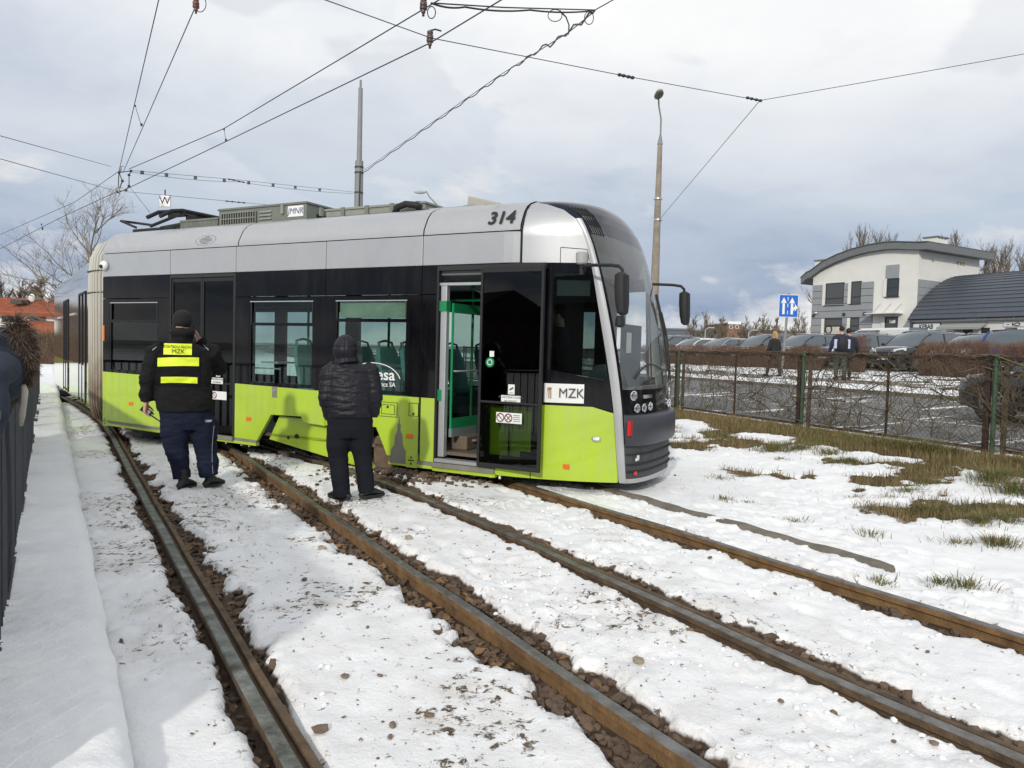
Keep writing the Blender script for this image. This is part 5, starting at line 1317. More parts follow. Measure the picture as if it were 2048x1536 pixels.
# trousers
b = MB(); b.loft([ering(P(cx, y, .01), w, d, 24) for y, cx, w, d in ((806, 371, .24, .175), (825, 374, .258, .18), (842, 378, .256, .175), (858, 380, .24, .15))])
b.tube([P(352, 838, .0), P(352, 870, .01), lk, P(359, 930, .01), P(363, 958, .0)], [(.14, .15), (.132, .14), (.112, .12), (.097, .10), (.086, .09)], 18)
b.tube([P(405, 838, .0), P(408, 870, .02), rk, P(415, 930, .035), P(419, 952, .03)], [(.14, .15), (.13, .14), (.11, .12), (.096, .10), (.084, .09)], 18)
mt_ = remesh(b, .011, 4); displace(mt_, lambda c: wrinkle(.024, 5, 7, 1.6)(c) + wrinkle(.011, 13, 2, 2.5)(c)); tr = put('trousers', mt_, M_navy, f1.o)
bt = bvh_of(tr); b = MB(); q = []
for py in range(850, 960, 8):
    c = P(428 - 4*math.sin((py - 850)/110*3), py); h = bt.ray_cast(Vector((c[0], -1, c[2])), Vector((0, 1, 0)))[0]
    if h: q.append((c[0], h.y - .003, c[2]))
if len(q) > 3: b.tube(q, .0025, 4); b.build('leg_piping', M_grey, tr)
decal('pocket_print', bt, P(410, 845)[0], P(424, 845)[0], P(415, 842)[2], P(415, 838)[2], M_grey, tr, .004, 6, 2)
shoe('boot', f1.o, P(366, 975, -.03), (.5, .8), .31, M_boot, .16); shoe('boot', f1.o, P(419, 975, .03), (.6, .7), .31, M_boot, .16)
# phone held to the ear
b = MB(); pc = Vector(P(386, 660, .16)); b.box(-.006, .006, -.035, .035, -.07, .07); ph = b.build('phone', M_rubber, None, bevel=.004)
ph.matrix_world = f1.o.matrix_basis @ Matrix.Translation(pc) @ Matrix.Rotation(.2, 4, 'Y'); tag(ph, 'dark phone held to the ear of the man in the black vest', 'phone')
# hand-held radio in the lowered hand
rd = MB(); rd.box(-.028, .028, -.018, .018, -.06, .06)
rc = Vector(P(293, 822, .03)); ro = thing('walkie_talkie', (0, 0, 0), 0, 'black walkie-talkie with long aerial, held low by the man in the black vest', 'radio')
ro.matrix_world = f1.o.matrix_basis @ Matrix.Translation(rc) @ Matrix.Rotation(math.radians(126), 4, 'Y')
rd.build('radio_case', M_rubber, ro, bevel=.006)
b = MB(); b.tube([(.012, 0, .055), (.012, 0, .075), (.014, 0, .20)], [.009, .0075, .005], 8); b.build('aerial', M_rubber, ro)
b = MB(); b.cyl((-.012, 0, .058), (-.012, 0, .078), .008, 10); b.build('knob', M_dark, ro)
b = MB(); b.box(-.02, .02, -.0195, -.0175, .0, .035); b.build('display', M_grey, ro)

# ---- man in the quilted jacket
f2 = Fig('person', 708, 1000, 'man in shiny black quilted jacket with hood up, hands in pockets, facing the tram', up=0.01)
P = f2.P
body = MB(); hc = P(692, 697, .06); head(body, hc, yaw=.1, pitch=-.35)
body.tube([hc, P(693, 735, .0)], [.06, .075], 12)
body.loft([ering(P(699, y, .0), w, d) for y, w, d in ((735, .12, .08), (760, .17, .1), (820, .17, .11), (850, .16, .1))])
ls, le, lw = P(660, 742, .0), P(652, 795, -.03), P(664, 835, .06); rs, re, rw = P(740, 742, .0), P(750, 792, -.03), P(741, 832, .06)
for a_, b_, c_ in ((ls, le, lw), (rs, re, rw)): body.tube([a_, b_, c_], [.05, .042, .03], 10)
hand(body, lw, (.25, .3, -1), (0, 1, .2), (1, 0, 0), curl=.4); hand(body, rw, (-.25, .3, -1), (0, 1, .2), (-1, 0, 0), curl=.4)
lh, lk, la = P(676, 850, .0), P(677, 915, .03), P(685, 985, .0); rh, rk, ra = P(722, 850, .0), P(724, 910, .04), P(733, 978, .03)
body.tube([lh, lk, la], [.08, .06, .04], 12); body.tube([rh, rk, ra], [.08, .06, .04], 12)
put('body', remesh(body, .0075, 3), M_skin, f2.o)
M_puff = mat('quilted_shell', (0.010, 0.010, 0.015), 0.5, spec=0.3, bump=0.25, bscale=45)
b = MB(); b.loft([ering(P(cx, y, .01 + yo), w, d, 28, p=.9) for y, cx, w, d, yo in ((722, 693, .10, .09, .02), (730, 695, .17, .115, .01), (740, 698, .225, .14, 0), (760, 700, .24, .165, 0), (790, 700, .24, .18, 0), (815, 700, .232, .18, 0), (828, 700, .225, .175, 0), (834, 700, .21, .165, 0))])
b.tube([P(672, 736, .0), ls, le, P(660, 828, .04), P(663, 836, .05)], [.08, .09, .08, .068, .06], 16); b.tube([P(728, 736, .0), rs, re, P(746, 824, .04), P(744, 832, .05)], [.08, .09, .08, .068, .06], 16)
mj = remesh(b, .008, 3)
seams = [P(700, y)[2] for y in (747, 762, 776, 790, 804, 818, 830)]
def quilt(c):
    zz = c[:, 2] + .012*np.sin(c[:, 0]*9 + 1) + .01*(fbm(c[:, 0]*6, c[:, 2]*3, 3) - .5)
    dmin = np.min([np.abs(zz - s_) for s_ in seams], axis=0)
    return .0055*(np.clip(dmin/.03, 0, 1)**.6 - .6) + wrinkle(.011, 9, 3, 3.2)(c) + wrinkle(.004, 26, 6, 2.2)(c)
displace(mj, quilt); put('quilted_jacket', mj, M_puff, f2.o)
b = MB(); c_ = Vector(P(691, 700, .02))
b.ellipsoid(c_, (.124, .145, .155), 22, 14); b.tube([P(692, 718, .02), P(694, 731, .0)], [.115, .125], 16)
mh = remesh(b, .009, 3); displace(mh, lambda c: wrinkle(.006, 10, 8)(c) - .008*np.exp(-((c[:, 0] - c_.x)/.008)**2) - .007*np.exp(-((c[:, 2] - c_.z - .03)/.008)**2)); put('hood', mh, M_puff, f2.o)
M_blackt = mat('black_trousers', (0.009, 0.010, 0.015), 0.85, spec=0.2)
b = MB(); b.loft([ering(P(cx, y, .01), w, d, 24) for y, cx, w, d in ((822, 700, .205, .15), (840, 700, .225, .155), (858, 700, .222, .15), (875, 699, .21, .13))])
b.tube([P(677, 855, .0), P(676, 890, .01), lk, P(682, 960, .0), P(685, 993, .0)], [(.108, .12), (.105, .115), (.095, .10), (.085, .09), (.083, .088)], 18)
b.tube([P(722, 855, .0), P(722, 890, .02), rk, P(730, 955, .03), P(732, 984, .03)], [(.108, .12), (.105, .115), (.095, .10), (.082, .09), (.078, .085)], 18)
mt_ = remesh(b, .010, 4); displace(mt_, lambda c: wrinkle(.012, 5, 17, 1.2)(c) + wrinkle(.005, 14, 5, 1.4)(c)); put('trousers', mt_, M_blackt, f2.o)
M_rubshoe = mat('rubber_shoe', (0.018, 0.02, 0.024), 0.45)
shoe('shoe', f2.o, P(688, 1000, .0), (-.55, .55), .30, M_rubshoe, .115); shoe('shoe', f2.o, P(733, 1000, .06), (.7, .5), .30, M_rubshoe, .115)

# ---- driver seen through the cab side window
def simple_person(o, h, coat, trouser, hair, yaw=0.0, arms=((-.05, .03), (.05, .03)), vox=.014, hairlen=.0, stride=.0, coatlen=.5, shoes=M_boot):
    """standing figure of height h in local metres, face towards +y"""
    k = h/1.75
    b = MB(); hc = Vector((0, .02, 1.64*k)); head(b, hc, yaw)
    b.tube([hc, (0, 0, 1.45*k)], [.055*k, .07*k], 12); b.loft([ering((0, 0, z*k), w*k, d*k) for z, w, d in ((1.46, .1, .08), (1.4, .17, .1), (1.2, .16, .11), (.95, .16, .11), (.85, .15, .1))])
    W = []
    for sx, (ex, ey) in zip((-1, 1), arms):
        s_ = Vector((sx*.19*k, 0, 1.4*k)); e_ = Vector((sx*.25*k + ex, -.02 + ey*.5, 1.12*k)); w_ = e_ + Vector((ex*1.2 - sx*.03, ey*2.2 + .04, -.22*k if abs(ey) < .08 else .02)); W.append((s_, e_, w_))
        b.tube([s_, e_, w_], [.048, .04, .028], 10); hand(b, w_, (w_ - e_), (0, .6, .8), (-sx, 0, 0), curl=.5)
    F = []
    for sx, st in ((-1, stride), (1, -stride)):
        hp = Vector((sx*.09*k, 0, .88*k)); kn = Vector((sx*.1*k, st*.6 + .03, .5*k)); an = Vector((sx*.1*k, st, .09)); F.append((hp, kn, an)); b.tube([hp, kn, an], [.08*k, .06*k, .042*k], 10)
    put('body', remesh(b, vox, 2), M_skin, o)
    b = MB(); b.loft([ering((0, 0, z*k), w*k, d*k, 20) for z, w, d in ((1.49, .09, .085), (1.44, .17, .115), (1.38, .215, .135), (1.2, .21, .15), (1.0, .215, .155), (coatlen + .45, .215, .15))])
    for s_, e_, w_ in W: b.tube([s_*.9 + Vector((0, 0, .14*k)), s_, e_, e_ + (w_ - e_)*.95], [.075*k, .08*k, .068*k, .052*k], 12)
    m_ = remesh(b, vox, 3); displace(m_, wrinkle(.008, 8, 5)); put('coat', m_, coat, o)
    b = MB(); b.loft([ering((0, 0, z*k), w*k, d*k, 20) for z, w, d in ((1.0, .17, .13), (.88, .19, .14), (.78, .18, .13))])
    for hp, kn, an in F: b.tube([hp, kn, an + Vector((0, 0, .03))], [.1*k, .078*k, .062*k], 12)
    put('trousers', remesh(b, vox, 3), trouser, o)
    for (hp, kn, an), sx in zip(F, (-1, 1)): shoe('shoe', o, an, (sx*.15, 1), .27*k, shoes, .1)
    b = MB(); b.ellipsoid(hc + Vector((0, -.012, .03)), (.088, .108, .105), 16, 10, fn=lambda q, d: q if d.y < .62 or d.z > .4 else Vector((q.x, q.y - .05, q.z)))
    if hairlen: b.tube([hc + Vector((0, -.05, .02)), hc + Vector((0, -.075, -hairlen*.5)), hc + Vector((0, -.06, -hairlen))], [(.085, .06), (.088, .055), (.05, .03)], 12)
    m_ = remesh(b, vox*.8, 2); displace(m_, wrinkle(.008, 20, 9)); put('hair', m_, hair, o)
    return hc
sdr, _z = LOC(1118, 690, 1.05)
wdr = TP0 + TD*sdr + TN*1.05
dr_ = thing('person', (wdr[0], wdr[1], .33), TYAW + math.radians(115), 'dark-clothed person standing in the tram cab behind the side window, holding a paper', 'person')
simple_person(dr_, 1.78, mat('driver_coat', (.010, .012, .02), .85), M_blackt, mat('driver_cap', (.008, .008, .01), .9), arms=((.02, .13), (-.02, .13)), vox=.012)
b = MB(); b.add([(-.1, 0, -.07), (.1, .02, -.07), (.1, .02, .07), (-.1, 0, .07)], [(0, 1, 2, 3)]); b.add([(-.1, .002, -.07), (.1, .022, -.07), (.1, .022, .07), (-.1, .002, .07)], [(0, 1, 2, 3)])
pp = b.build('paper_sheet', M_label); pp.matrix_world = dr_.matrix_basis @ Matrix.Translation((-.16, .42, 1.12)) @ Matrix.Rotation(-1.0, 4, 'X'); tag(pp, 'white sheet of paper in the hand of the person in the tram cab', 'paper')

# ---- person with the fur hood leaning over the railing at the left edge
M_coatn = mat('navy_coat', (0.012, 0.020, 0.036), 0.75, bump=0.3, bscale=25)
pl_ = thing('person', (-3.02, 3.62, .1), 0.0, 'person in navy coat with brown fur-trimmed hood leaning over the railing at the left edge', 'person')
b = MB()
def W2L(p): return Vector((p[0] + 3.02, p[1] - 3.62, p[2] - .1))
hcw = AT(28, 700, 4.02); hc = W2L(hcw)
head(b, hc + Vector((-.04, .04, 0)), yaw=-.9, pitch=-.5); sh = W2L(AT(-12, 742, 3.85)); hip = Vector((-.12, -.1, .92))
b.tube([hc, sh], [.06, .09], 12); b.tube([sh, (sh + hip)/2, hip], [(.17, .12), (.17, .12), (.15, .11)], 16)
for sx in (-.1, .1): b.tube([hip + Vector((sx, 0, 0)), (sx - .08, -.06, .5), (sx - .06, -.1, .05)], [.085, .065, .045], 12)
put('body', remesh(b, .012, 3), M_skin, pl_)
b = MB(); b.tube([sh + Vector((.02, .03, .10)), sh, (sh + hip)/2, hip, hip + Vector((-.02, -.02, -.15))], [(.12, .11), (.2, .15), (.2, .17), (.22, .18), (.22, .18)], 22)
el = W2L(AT(-14, 835, 3.55)); b.tube([sh + Vector((.12, -.1, .03)), W2L(AT(-22, 760, 3.6)), el, W2L(AT(-30, 880, 3.5))], [.085, .08, .07, .06], 14)
b.tube([sh + Vector((0, .02, .06)), hc + Vector((-.05, -.02, -.02)), hc + Vector((-.02, .0, .11))], [(.16, .15), (.17, .16), (.09, .10)], 18)
m_ = remesh(b, .012, 4); displace(m_, wrinkle(.012, 6, 12)); put('coat', m_, M_coatn, pl_)
b = MB()
for sx in (-.1, .1): b.tube([hip + Vector((sx, 0, -.02)), (sx - .08, -.06, .5), (sx - .06, -.1, .08)], [.12, .09, .075], 12)
put('trousers', remesh(b, .014, 3), M_navy, pl_)
for sx in (-.1, .1): shoe('boot', pl_, (sx - .06, -.1, 0), (.5, .8))
def fur_material():
    m = bpy.data.materials.new('fur_trim'); m.use_nodes = True; nt = m.node_tree; bb = nt.nodes['Principled BSDF']
    at = nt.nodes.new('ShaderNodeAttribute'); at.attribute_name = 'tip'; r = nt.nodes.new('ShaderNodeValToRGB'); nt.links.new(at.outputs['Fac'], r.inputs[0]); nt.links.new(r.outputs[0], bb.inputs['Base Color'])
    r.color_ramp.elements[0].color = (.018, .011, .008, 1); r.color_ramp.elements[1].color = (.30, .21, .15, 1); e = r.color_ramp.elements.new(.6); e.color = (.085, .052, .036, 1); bb.inputs['Roughness'].default_value = .7
    return m
fv, ff, tip = [], [], []
ctr = [W2L(AT(x_, y_, 3.95 + .0006*(y_ - 700))) for x_, y_ in ((28, 648), (44, 668), (52, 700), (50, 730), (36, 760), (20, 785))]
for i in range(3800):
    t = RNG.random()*(len(ctr) - 1.001); k = int(t); c = ctr[k].lerp(ctr[k+1], t - k)
    d = Vector((RNG.gauss(.35, .8), RNG.gauss(-.35, .6), RNG.gauss(-.1, .8))).normalized(); L_ = RNG.uniform(.035, .07); r0 = c + d*.035
    sd = d.cross(Vector((RNG.gauss(0, 1), RNG.gauss(0, 1), RNG.gauss(0, 1)))).normalized()*RNG.uniform(.0012, .0024)
    mid = r0 + d*L_*.55; bend = Vector((RNG.gauss(.0, .012), RNG.gauss(0, .012), -.012 + RNG.gauss(0, .01))); tp = r0 + d*L_ + bend; o_ = len(fv)
    fv += [r0 - sd, r0 + sd, mid + sd*.8, mid - sd*.8, tp]; ff += [(o_, o_+1, o_+2, o_+3), (o_+3, o_+2, o_+4)]; j = RNG.uniform(-.15, .15); tip += [0 + max(j, 0), 0 + max(j, 0), .5 + j, .5 + j, .95 + j]
mf = bpy.data.meshes.new('fur_trim'); mf.from_pydata([tuple(v) for v in fv], [], ff); at = mf.attributes.new('tip', 'FLOAT', 'POINT'); at.data.foreach_set('value', tip)
mf.materials.append(fur_material()); fo = link('fur_trim', mf, pl_); fo['kind'] = 'stuff'
b = MB(); b.tube(ctr, [.04, .06, .065, .065, .055, .035], 10); put('hood_edge', remesh(b, .012, 2), mat('fur_base', (.03, .019, .014), .9), pl_)
b = MB(); b.tube([W2L(AT(x_, y_, Y_)) for x_, y_, Y_ in ((46, 768, 3.95), (50, 782, 3.8), (48, 805, 3.78), (44, 830, 3.78), (42, 852, 3.78))], [(.012, .006), (.016, .005), (.014, .005), (.016, .005), (.009, .004)], 8); b.build('scarf_end', mat('cream_scarf', (.42, .38, .32), .9), pl_, smooth=True)
# ---------------------------------------------------------------- chain-link fence with creeper, on the right
M_grn_post = mat('post_green', (0.028, 0.070, 0.034), 0.7, vscale=9, col2=(0.055, 0.085, 0.05))
M_rustbr = mat('fence_rust_brown', (0.045, 0.025, 0.018), 0.8, var=0.35, vscale=9)
M_postbr = mat('fence_post_brown', (0.10, 0.075, 0.05), 0.85, var=0.3, vscale=9)
M_wire = mat('fence_wire', (0.07, 0.072, 0.065), 0.6, metal=0.3)
FN = 10.75
fx0, fy0 = NT(FN, 7.27)
fence = thing('chain_link_fence', (fx0, fy0, 0.2), math.radians(113), 'rusty brown chain-link fence with green posts along the road, overgrown by bare creeper', 'fence')
# local x runs along +t, local -y points to the road ... z up from 0.2
POSTS = [3.4, 7.27, 11.0, 15.0, 18.9, 22.8, 26.7, 30.6]
ft = lambda t: t - 7.27
for i, t in enumerate(POSTS):
    x = ft(t); b = MB(); b.tube([(x, .05, -.25), (x, .05, 1.46)], .034, 10); b.ellipsoid((x, .05, 1.46), (.036, .036, .02), 10, 6); b.build('post', M_grn_post, fence, smooth=40)
    for dx, w in ((-.13, .03), (.14, .04)):
        b = MB(); b.box(x + dx - w, x + dx + w, -.02, .03, .0, 1.43); b.build('panel_upright', M_postbr if dx < 0 else M_rustbr, fence, bevel=.004)
for i in range(len(POSTS) - 1):
    a, c = ft(POSTS[i]) + .17, ft(POSTS[i+1]) - .16
    b = MB(); b.box(a - .3, c + .3, -.035, .035, 1.385, 1.445); b.build('top_rail', M_rustbr, fence)
    b = MB(); b.box(a, c, -.02, .03, .06, .105); b.build('bottom_rail', M_rustbr, fence)
    b = MB(); b.box((a + c)/2 - .016, (a + c)/2 + .016, -.015, .015, .105, 1.385); b.build('middle_upright', M_rustbr, fence)
    b = MB(); H = 1.28; st = .082; r = .0022
    n_ = int((c - a + H)/st)
    for k in range(n_):
        for sg in (1, -1):
            x0 = a - H + k*st if sg > 0 else a + k*st
            x1 = x0 + sg*H; z0, z1 = .105, 1.385
            lo, hi = (x0, x1) if sg > 0 else (x1, x0)
            # clip to the bay
            def at(xx): return z0 + (xx - x0)/(x1 - x0)*(z1 - z0)
            xa, xb = max(min(x0, x1), a), min(max(x0, x1), c)
            if xb - xa < .02: continue
            b.tube([(xa, sg*.002, at(xa)), (xb, sg*.002, at(xb))], r, 3, cap=False)
    o = b.build('wire_mesh', M_wire, fence, recalc=False); o['kind'] = 'stuff'
M_vine = mat('creeper_bark', (0.065, 0.05, 0.032), 0.9, vscale=7, col2=(0.155, 0.12, 0.07))
b = MB(); xmin, xmax = ft(5.0), ft(24.0)
def vine(x, z, ang, L, r, depth=0):
    pts = [(x, RNG.uniform(-.06, .09), z)]; a = ang; st = .11; da = RNG.gauss(0, .05)
    for k in range(int(L/st)):
        da = da*.8 + RNG.gauss(0, .09); a += da
        nx, nz = pts[-1][0] + st*math.cos(a), pts[-1][2] + st*math.sin(a)
        if nz > 1.47: nz = 1.47 - RNG.uniform(0, .06); a = -abs(a)*.3 if math.cos(a) > 0 else math.pi + abs(a)*.1; da = 0
        if nz < .12: nz = .14; a = -a; da = 0
        pts.append((nx, min(max(pts[-1][1] + RNG.gauss(0, .018), -.09), .11), nz))
        if depth < 2 and RNG.random() < (.20 if depth == 0 else .13): vine(nx, nz, a + RNG.choice((-1, 1))*RNG.uniform(.4, 1.2), RNG.uniform(.25, .9), r*.55, depth + 1)
    n_ = len(pts); b.tube(pts, [r*(1 - .7*i/n_) for i in range(n_)], 4 if r > .006 else 3, cap=False)
for k in range(320):
    x = RNG.uniform(xmin, xmax); rr = RNG.choice((.004, .005, .006, .008, .012))
    vine(x, RNG.uniform(.1, 1.42), RNG.choice((0, math.pi)) + RNG.gauss(0, .8), RNG.uniform(1.0, 3.0), rr)
for k in range(44): vine(RNG.uniform(xmin, xmax), 1.42, RNG.choice((.05, math.pi - .05)), RNG.uniform(1.2, 3.2), RNG.choice((.008, .011, .015)), 1)
for k in range(700): vine(RNG.uniform(xmin, xmax), RNG.uniform(.15, 1.4), RNG.uniform(0, 6.28), RNG.uniform(.3, 1.2), .0042, 1)
vo = b.build('creeper', M_vine, None, recalc=False); vo.matrix_world = fence.matrix_basis.copy()
tag(vo, 'tangled bare creeper stems woven through the chain-link fence', kind='stuff')

# ---------------------------------------------------------------- grass along the fence
M_blade_d = mat('grass_dry', (0.17, 0.115, 0.05), 0.8, vscale=3, col2=(0.24, 0.18, 0.08))
M_blade_g = mat('grass_green', (0.075, 0.105, 0.022), 0.8, vscale=3, col2=(0.13, 0.15, 0.04))
def blade(b, x, y, z, L, lean, an, w):
    c, s = math.cos(an), math.sin(an); px, py = -s*w, c*w
    b.add([(x - px, y - py, z), (x + px, y + py, z), (x + c*lean*.4 + px*.7, y + s*lean*.4 + py*.7, z + L*.6), (x + c*lean*.4 - px*.7, y + s*lean*.4 - py*.7, z + L*.6), (x + c*lean, y + s*lean, z + L*.85)], [(0, 1, 2, 3), (3, 2, 4)])
bd, bgm = MB(), MB(); made = 0
while made < 34000:
    t = 4.5 + 17*RNG.random()**1.2; n = RNG.uniform(5.5, 10.72)
    if gv(grass, n, t) < .45: continue
    made += 1; x, y = NT(n, t); z = gv(Zs, n, t) - .01; q = fbm(np.array([x*.9 + 3]), np.array([y*.9]), 3)[0]
    g_ = RNG.random() < (0.05 + 1.5*max(0, q - .47))
    L = RNG.uniform(.04, .15)*(1.35 if n > 9.3 else 1.0); blade(bgm if g_ else bd, x, y, z, L, RNG.uniform(.02, .12), RNG.uniform(0, 6.28), .003 + .001*(t > 9))
# tufts
tuft_px = [(1545, 893, .2, 260), (1600, 885, .17, 200), (1840, 900, .26, 420), (1780, 890, .2, 200), (1700, 915, .12, 140), (1990, 945, .22, 320), (1860, 955, .12, 110), (1850, 1020, .13, 170), (1690, 918, .12, 120), (1815, 978, .10, 110), (1890, 905, .2, 240), (1960, 1045, .13, 180), (2010, 1040, .13, 160), (1995, 1090, .12, 150), (2030, 970, .2, 260), (1660, 895, .15, 150), (1440, 875, .1, 90), (1448, 995, .06, 70), (1930, 1170, .1, 90), (1760, 1160, .06, 60), (1880, 1165, .08, 60), (1560, 915, .06, 60), (1490, 1000, .05, 40), (2040, 925, .16, 160), (1590, 1040, .06, 50), (1740, 1070, .09, 40)]
for px, py, L, cnt in tuft_px:
    L *= 1.3; cnt = int(cnt*1.6)
    p = G(px, py, 0.04); n = p[0]*CA + p[1]*SA; p = G(px, py, float(hbase(n)) + .01)
    for k in range(cnt):
        rr = abs(RNG.gauss(0, .45*L + .02)); an = RNG.uniform(0, 6.28); x, y = p[0] + rr*math.cos(an)*1.5, p[1] + rr*math.sin(an)
        blade(bgm if RNG.random() < .55 else bd, x, y, ground_height(x, y) - .015, L*RNG.uniform(.4, .85), RNG.uniform(.2, 1.0)*L, an + RNG.gauss(0, .6), .0035)
for k in range(46):
    n = RNG.uniform(6.0, 9.6); t = RNG.uniform(1.5, 12.5); L = RNG.uniform(.05, .12)
    x0, y0 = NT(n, t)
    for j in range(int(40 + 500*L)):
        rr = abs(RNG.gauss(0, .5*L + .03)); an = RNG.uniform(0, 6.28); x, y = x0 + rr*math.cos(an)*1.6, y0 + rr*math.sin(an)
        blade(bgm if RNG.random() < .4 else bd, x, y, ground_height(x, y) - .015, L*RNG.uniform(.4, .85), RNG.uniform(.2, 1.2)*L, an + RNG.gauss(0, .8), .003)
# sparse stalks through the snow on the right, green tufts on the far verge
for k in range(500):
    n = RNG.uniform(4.4, 9.4); t = RNG.uniform(1.5, 12); x, y = NT(n, t)
    for j in range(RNG.randrange(1, 4)): blade(bd, x + RNG.gauss(0, .02), y + RNG.gauss(0, .02), ground_height(x, y) - .01, RNG.uniform(.02, .075), RNG.uniform(0, .06), RNG.uniform(0, 6.28), .0016)
for k in range(3600):
    n = RNG.uniform(20.4, 26); t = RNG.uniform(8, 45)
    if gv(grass, n, t) < .3: continue
    x, y = NT(n, t); blade(bgm, x, y, gv(Zs, n, t) - .02, RNG.uniform(.08, .2), RNG.uniform(.02, .15), RNG.uniform(0, 6.28), .012)
tag(bd.build('dry_grass', M_blade_d, recalc=False), 'dry brown grass along the foot of the fence', kind='stuff')
tag(bgm.build('green_grass', M_blade_g, recalc=False), 'green grass tufts showing through the snow', kind='stuff')

# ---------------------------------------------------------------- metal railing on the platform
M_rail_m = mat('railing_anthracite', (0.048, 0.053, 0.065), 0.45, metal=0.3, var=0.12, vscale=6)
M_rail_t = mat('railing_handrail', (0.085, 0.09, 0.10), 0.45, metal=0.35, var=0.1, vscale=6)
RB0 = np.array([-1.62, 2.14]); RB1 = np.array([-12.02, 19.01]); RL = float(np.hypot(*(RB1 - RB0)))
ryaw = math.atan2(RB1[1] - RB0[1], RB1[0] - RB0[0])
railing = thing('platform_railing', (RB0[0], RB0[1], .06), ryaw, 'long dark grey metal railing with flat upright bars at the left edge', 'railing')
npan = 12; pw = RL/npan
for i in range(npan + 1):
    b = MB(); b.box(i*pw - .03, i*pw + .03, -.03, .03, 0, 1.10); b.build('post', M_rail_m, railing, bevel=.004)
for i in range(npan):
    a, c = i*pw + .03, (i+1)*pw - .03
    b = MB(); b.box(a - .02, c + .02, -.06, .06, 1.10, 1.14); b.build('handrail', M_rail_t, railing, bevel=.006)
    b = MB(); b.box(a, c, -.065, .065, .02, .05); b.build('bottom_rail', M_rail_m, railing)
    nb = int((c - a)/.115)
    proto = None
    for k in range(nb):
        x = a + (c - a)*(k + .5)/nb
        if proto is None and i == 0 and k == 0:
            bb_ = MB(); bb_.box(-.005, .005, -.056, .056, .03, 1.10); SL = bb_.mesh('railing_bar', M_rail_m); bb_ = MB(); bb_.box(-.006, .006, -.016, .016, .03, 1.10); SLN = bb_.mesh('railing_bar', M_rail_m)
        o = bpy.data.objects.new('upright_bar', SL if i < 6 else SLN); col.objects.link(o); o.parent = railing; o.location = (x, 0, 0)

# ---------------------------------------------------------------- hedges
M_twig = mat('hedge_twigs', (0.075, 0.038, 0.026), 0.9, vscale=2.0, col2=(0.165, 0.095, 0.058))
M_hcore = mat('hedge_core', (0.075, 0.038, 0.027), 0.95, var=.5, vscale=14, bump=.8, bscale=30)
def t_at(px, n): k = (px - 1024)/F_PX*1.0; return n*(CA - k*SA)/(SA + k*CA)
def hedge(px0, px1, h, label, n=25.4, dens=1.0, m=M_twig):
    t1, t0 = t_at(px0, n), t_at(px1, n); L = t1 - t0; x, y = NT(n, t0); z0 = float(hbase(n))
    o = thing('hedge', (x, y, z0), math.radians(113), label, 'hedge', 'clipped hedges along the car park')
    b = MB(); cnt = int(L*2000*dens)
    for k in range(cnt):
        px_, py_ = RNG.uniform(0, L), RNG.uniform(-.42, .42); zt = RNG.uniform(.12, 1.0)**.55*h*RNG.uniform(.96, 1.03)*(1 + .03*math.sin(px_*2.3) + .02*math.sin(px_*7)); zb = max(0, zt - RNG.uniform(.10, .28))
        dx, dy = RNG.gauss(0, .06), RNG.gauss(0, .06); w = .0045
        b.add([(px_ - w, py_, zb), (px_ + w, py_ + w, zb), (px_ + dx, py_ + dy, zt)], [(0, 1, 2)])
    q = b.build('twigs', m, o, recalc=False); q['kind'] = 'stuff'
    b = MB(); b.box(.05, L - .05, -.16, .16, 0, h*.45); b.build('stems', M_hcore, o, bevel=.05)
hedge(1290, 1642, 1.16, 'long low brown hedge in front of the parked cars, left of the small pedestrians', dens=.6)
hedge(1698, 1727, 1.55, 'short clump of brown hedge between the pedestrians and the dark front of an SUV')
hedge(1838, 1976, 1.36, 'reddish brown hedge in front of the silver estate car')
hedge(1990, 2120, 1.32, 'brown hedge in front of the blue car at the right edge')

# ---------------------------------------------------------------- cars
M_tyre = mat('tyre', (0.012, 0.012, 0.012), 0.85, bump=.2, bscale=40)
M_rim = mat('alloy_rim', (0.45, 0.46, 0.47), 0.35, metal=.8)
M_cglass = mat('car_glass', (0.075, 0.095, 0.115), 0.04, spec=1.0)  # lighter bluish base colour stands in for sky reflected in the windows
M_lamp = mat('car_headlamp', (0.62, 0.64, 0.66), 0.12, spec=0.6)
M_trim = mat('car_trim_black', (0.014, 0.014, 0.015), 0.6)
M_plate = mat('number_plate', (0.7, 0.7, 0.7), 0.5)
WHEEL = {}
def wheel_meshes(r):
    if r in WHEEL: return WHEEL[r]
    b = MB(); seg = 30
    b.loft([[(rr*math.cos(u), y, rr*math.sin(u)) for u in np.linspace(0, 2*math.pi, seg+1)[:-1]] for rr, y in ((r*.70, .085), (r*.92, .095), (r, .07), (r, -.07), (r*.92, -.095), (r*.70, -.085))], cap=False); ty = b.mesh('tyre', M_tyre, 35)
    b = MB(); b.loft([[(rr*math.cos(u), y, rr*math.sin(u)) for u in np.linspace(0, 2*math.pi, seg+1)[:-1]] for rr, y in ((r*.71, .08), (r*.66, .085), (r*.64, .02), (r*.1, .0))], cap=False)
    for k in range(10):
        u = 2*math.pi*k/10 + .1*(k % 2); c, s = math.cos(u), math.sin(u)
        b.loft([[(c*q - s*w, y, s*q + c*w), (c*q + s*w, y, s*q - c*w), (c*q + s*w, y - .02, s*q - c*w), (c*q - s*w, y - .02, s*q + c*w)] for q, w, y in ((r*.1, .025, .07), (r*.66, .016, .082))])
    b.cyl((0, .05, 0), (0, .078, 0), r*.15, 12); rm = b.mesh('rim', M_rim, 35)
    b = MB(); b.cyl((0, .0, 0), (0, -.01, 0), r*.66, 20); bk = b.mesh('brake_disc', M_trim)
    WHEEL[r] = (ty, rm, bk); return WHEEL[r]
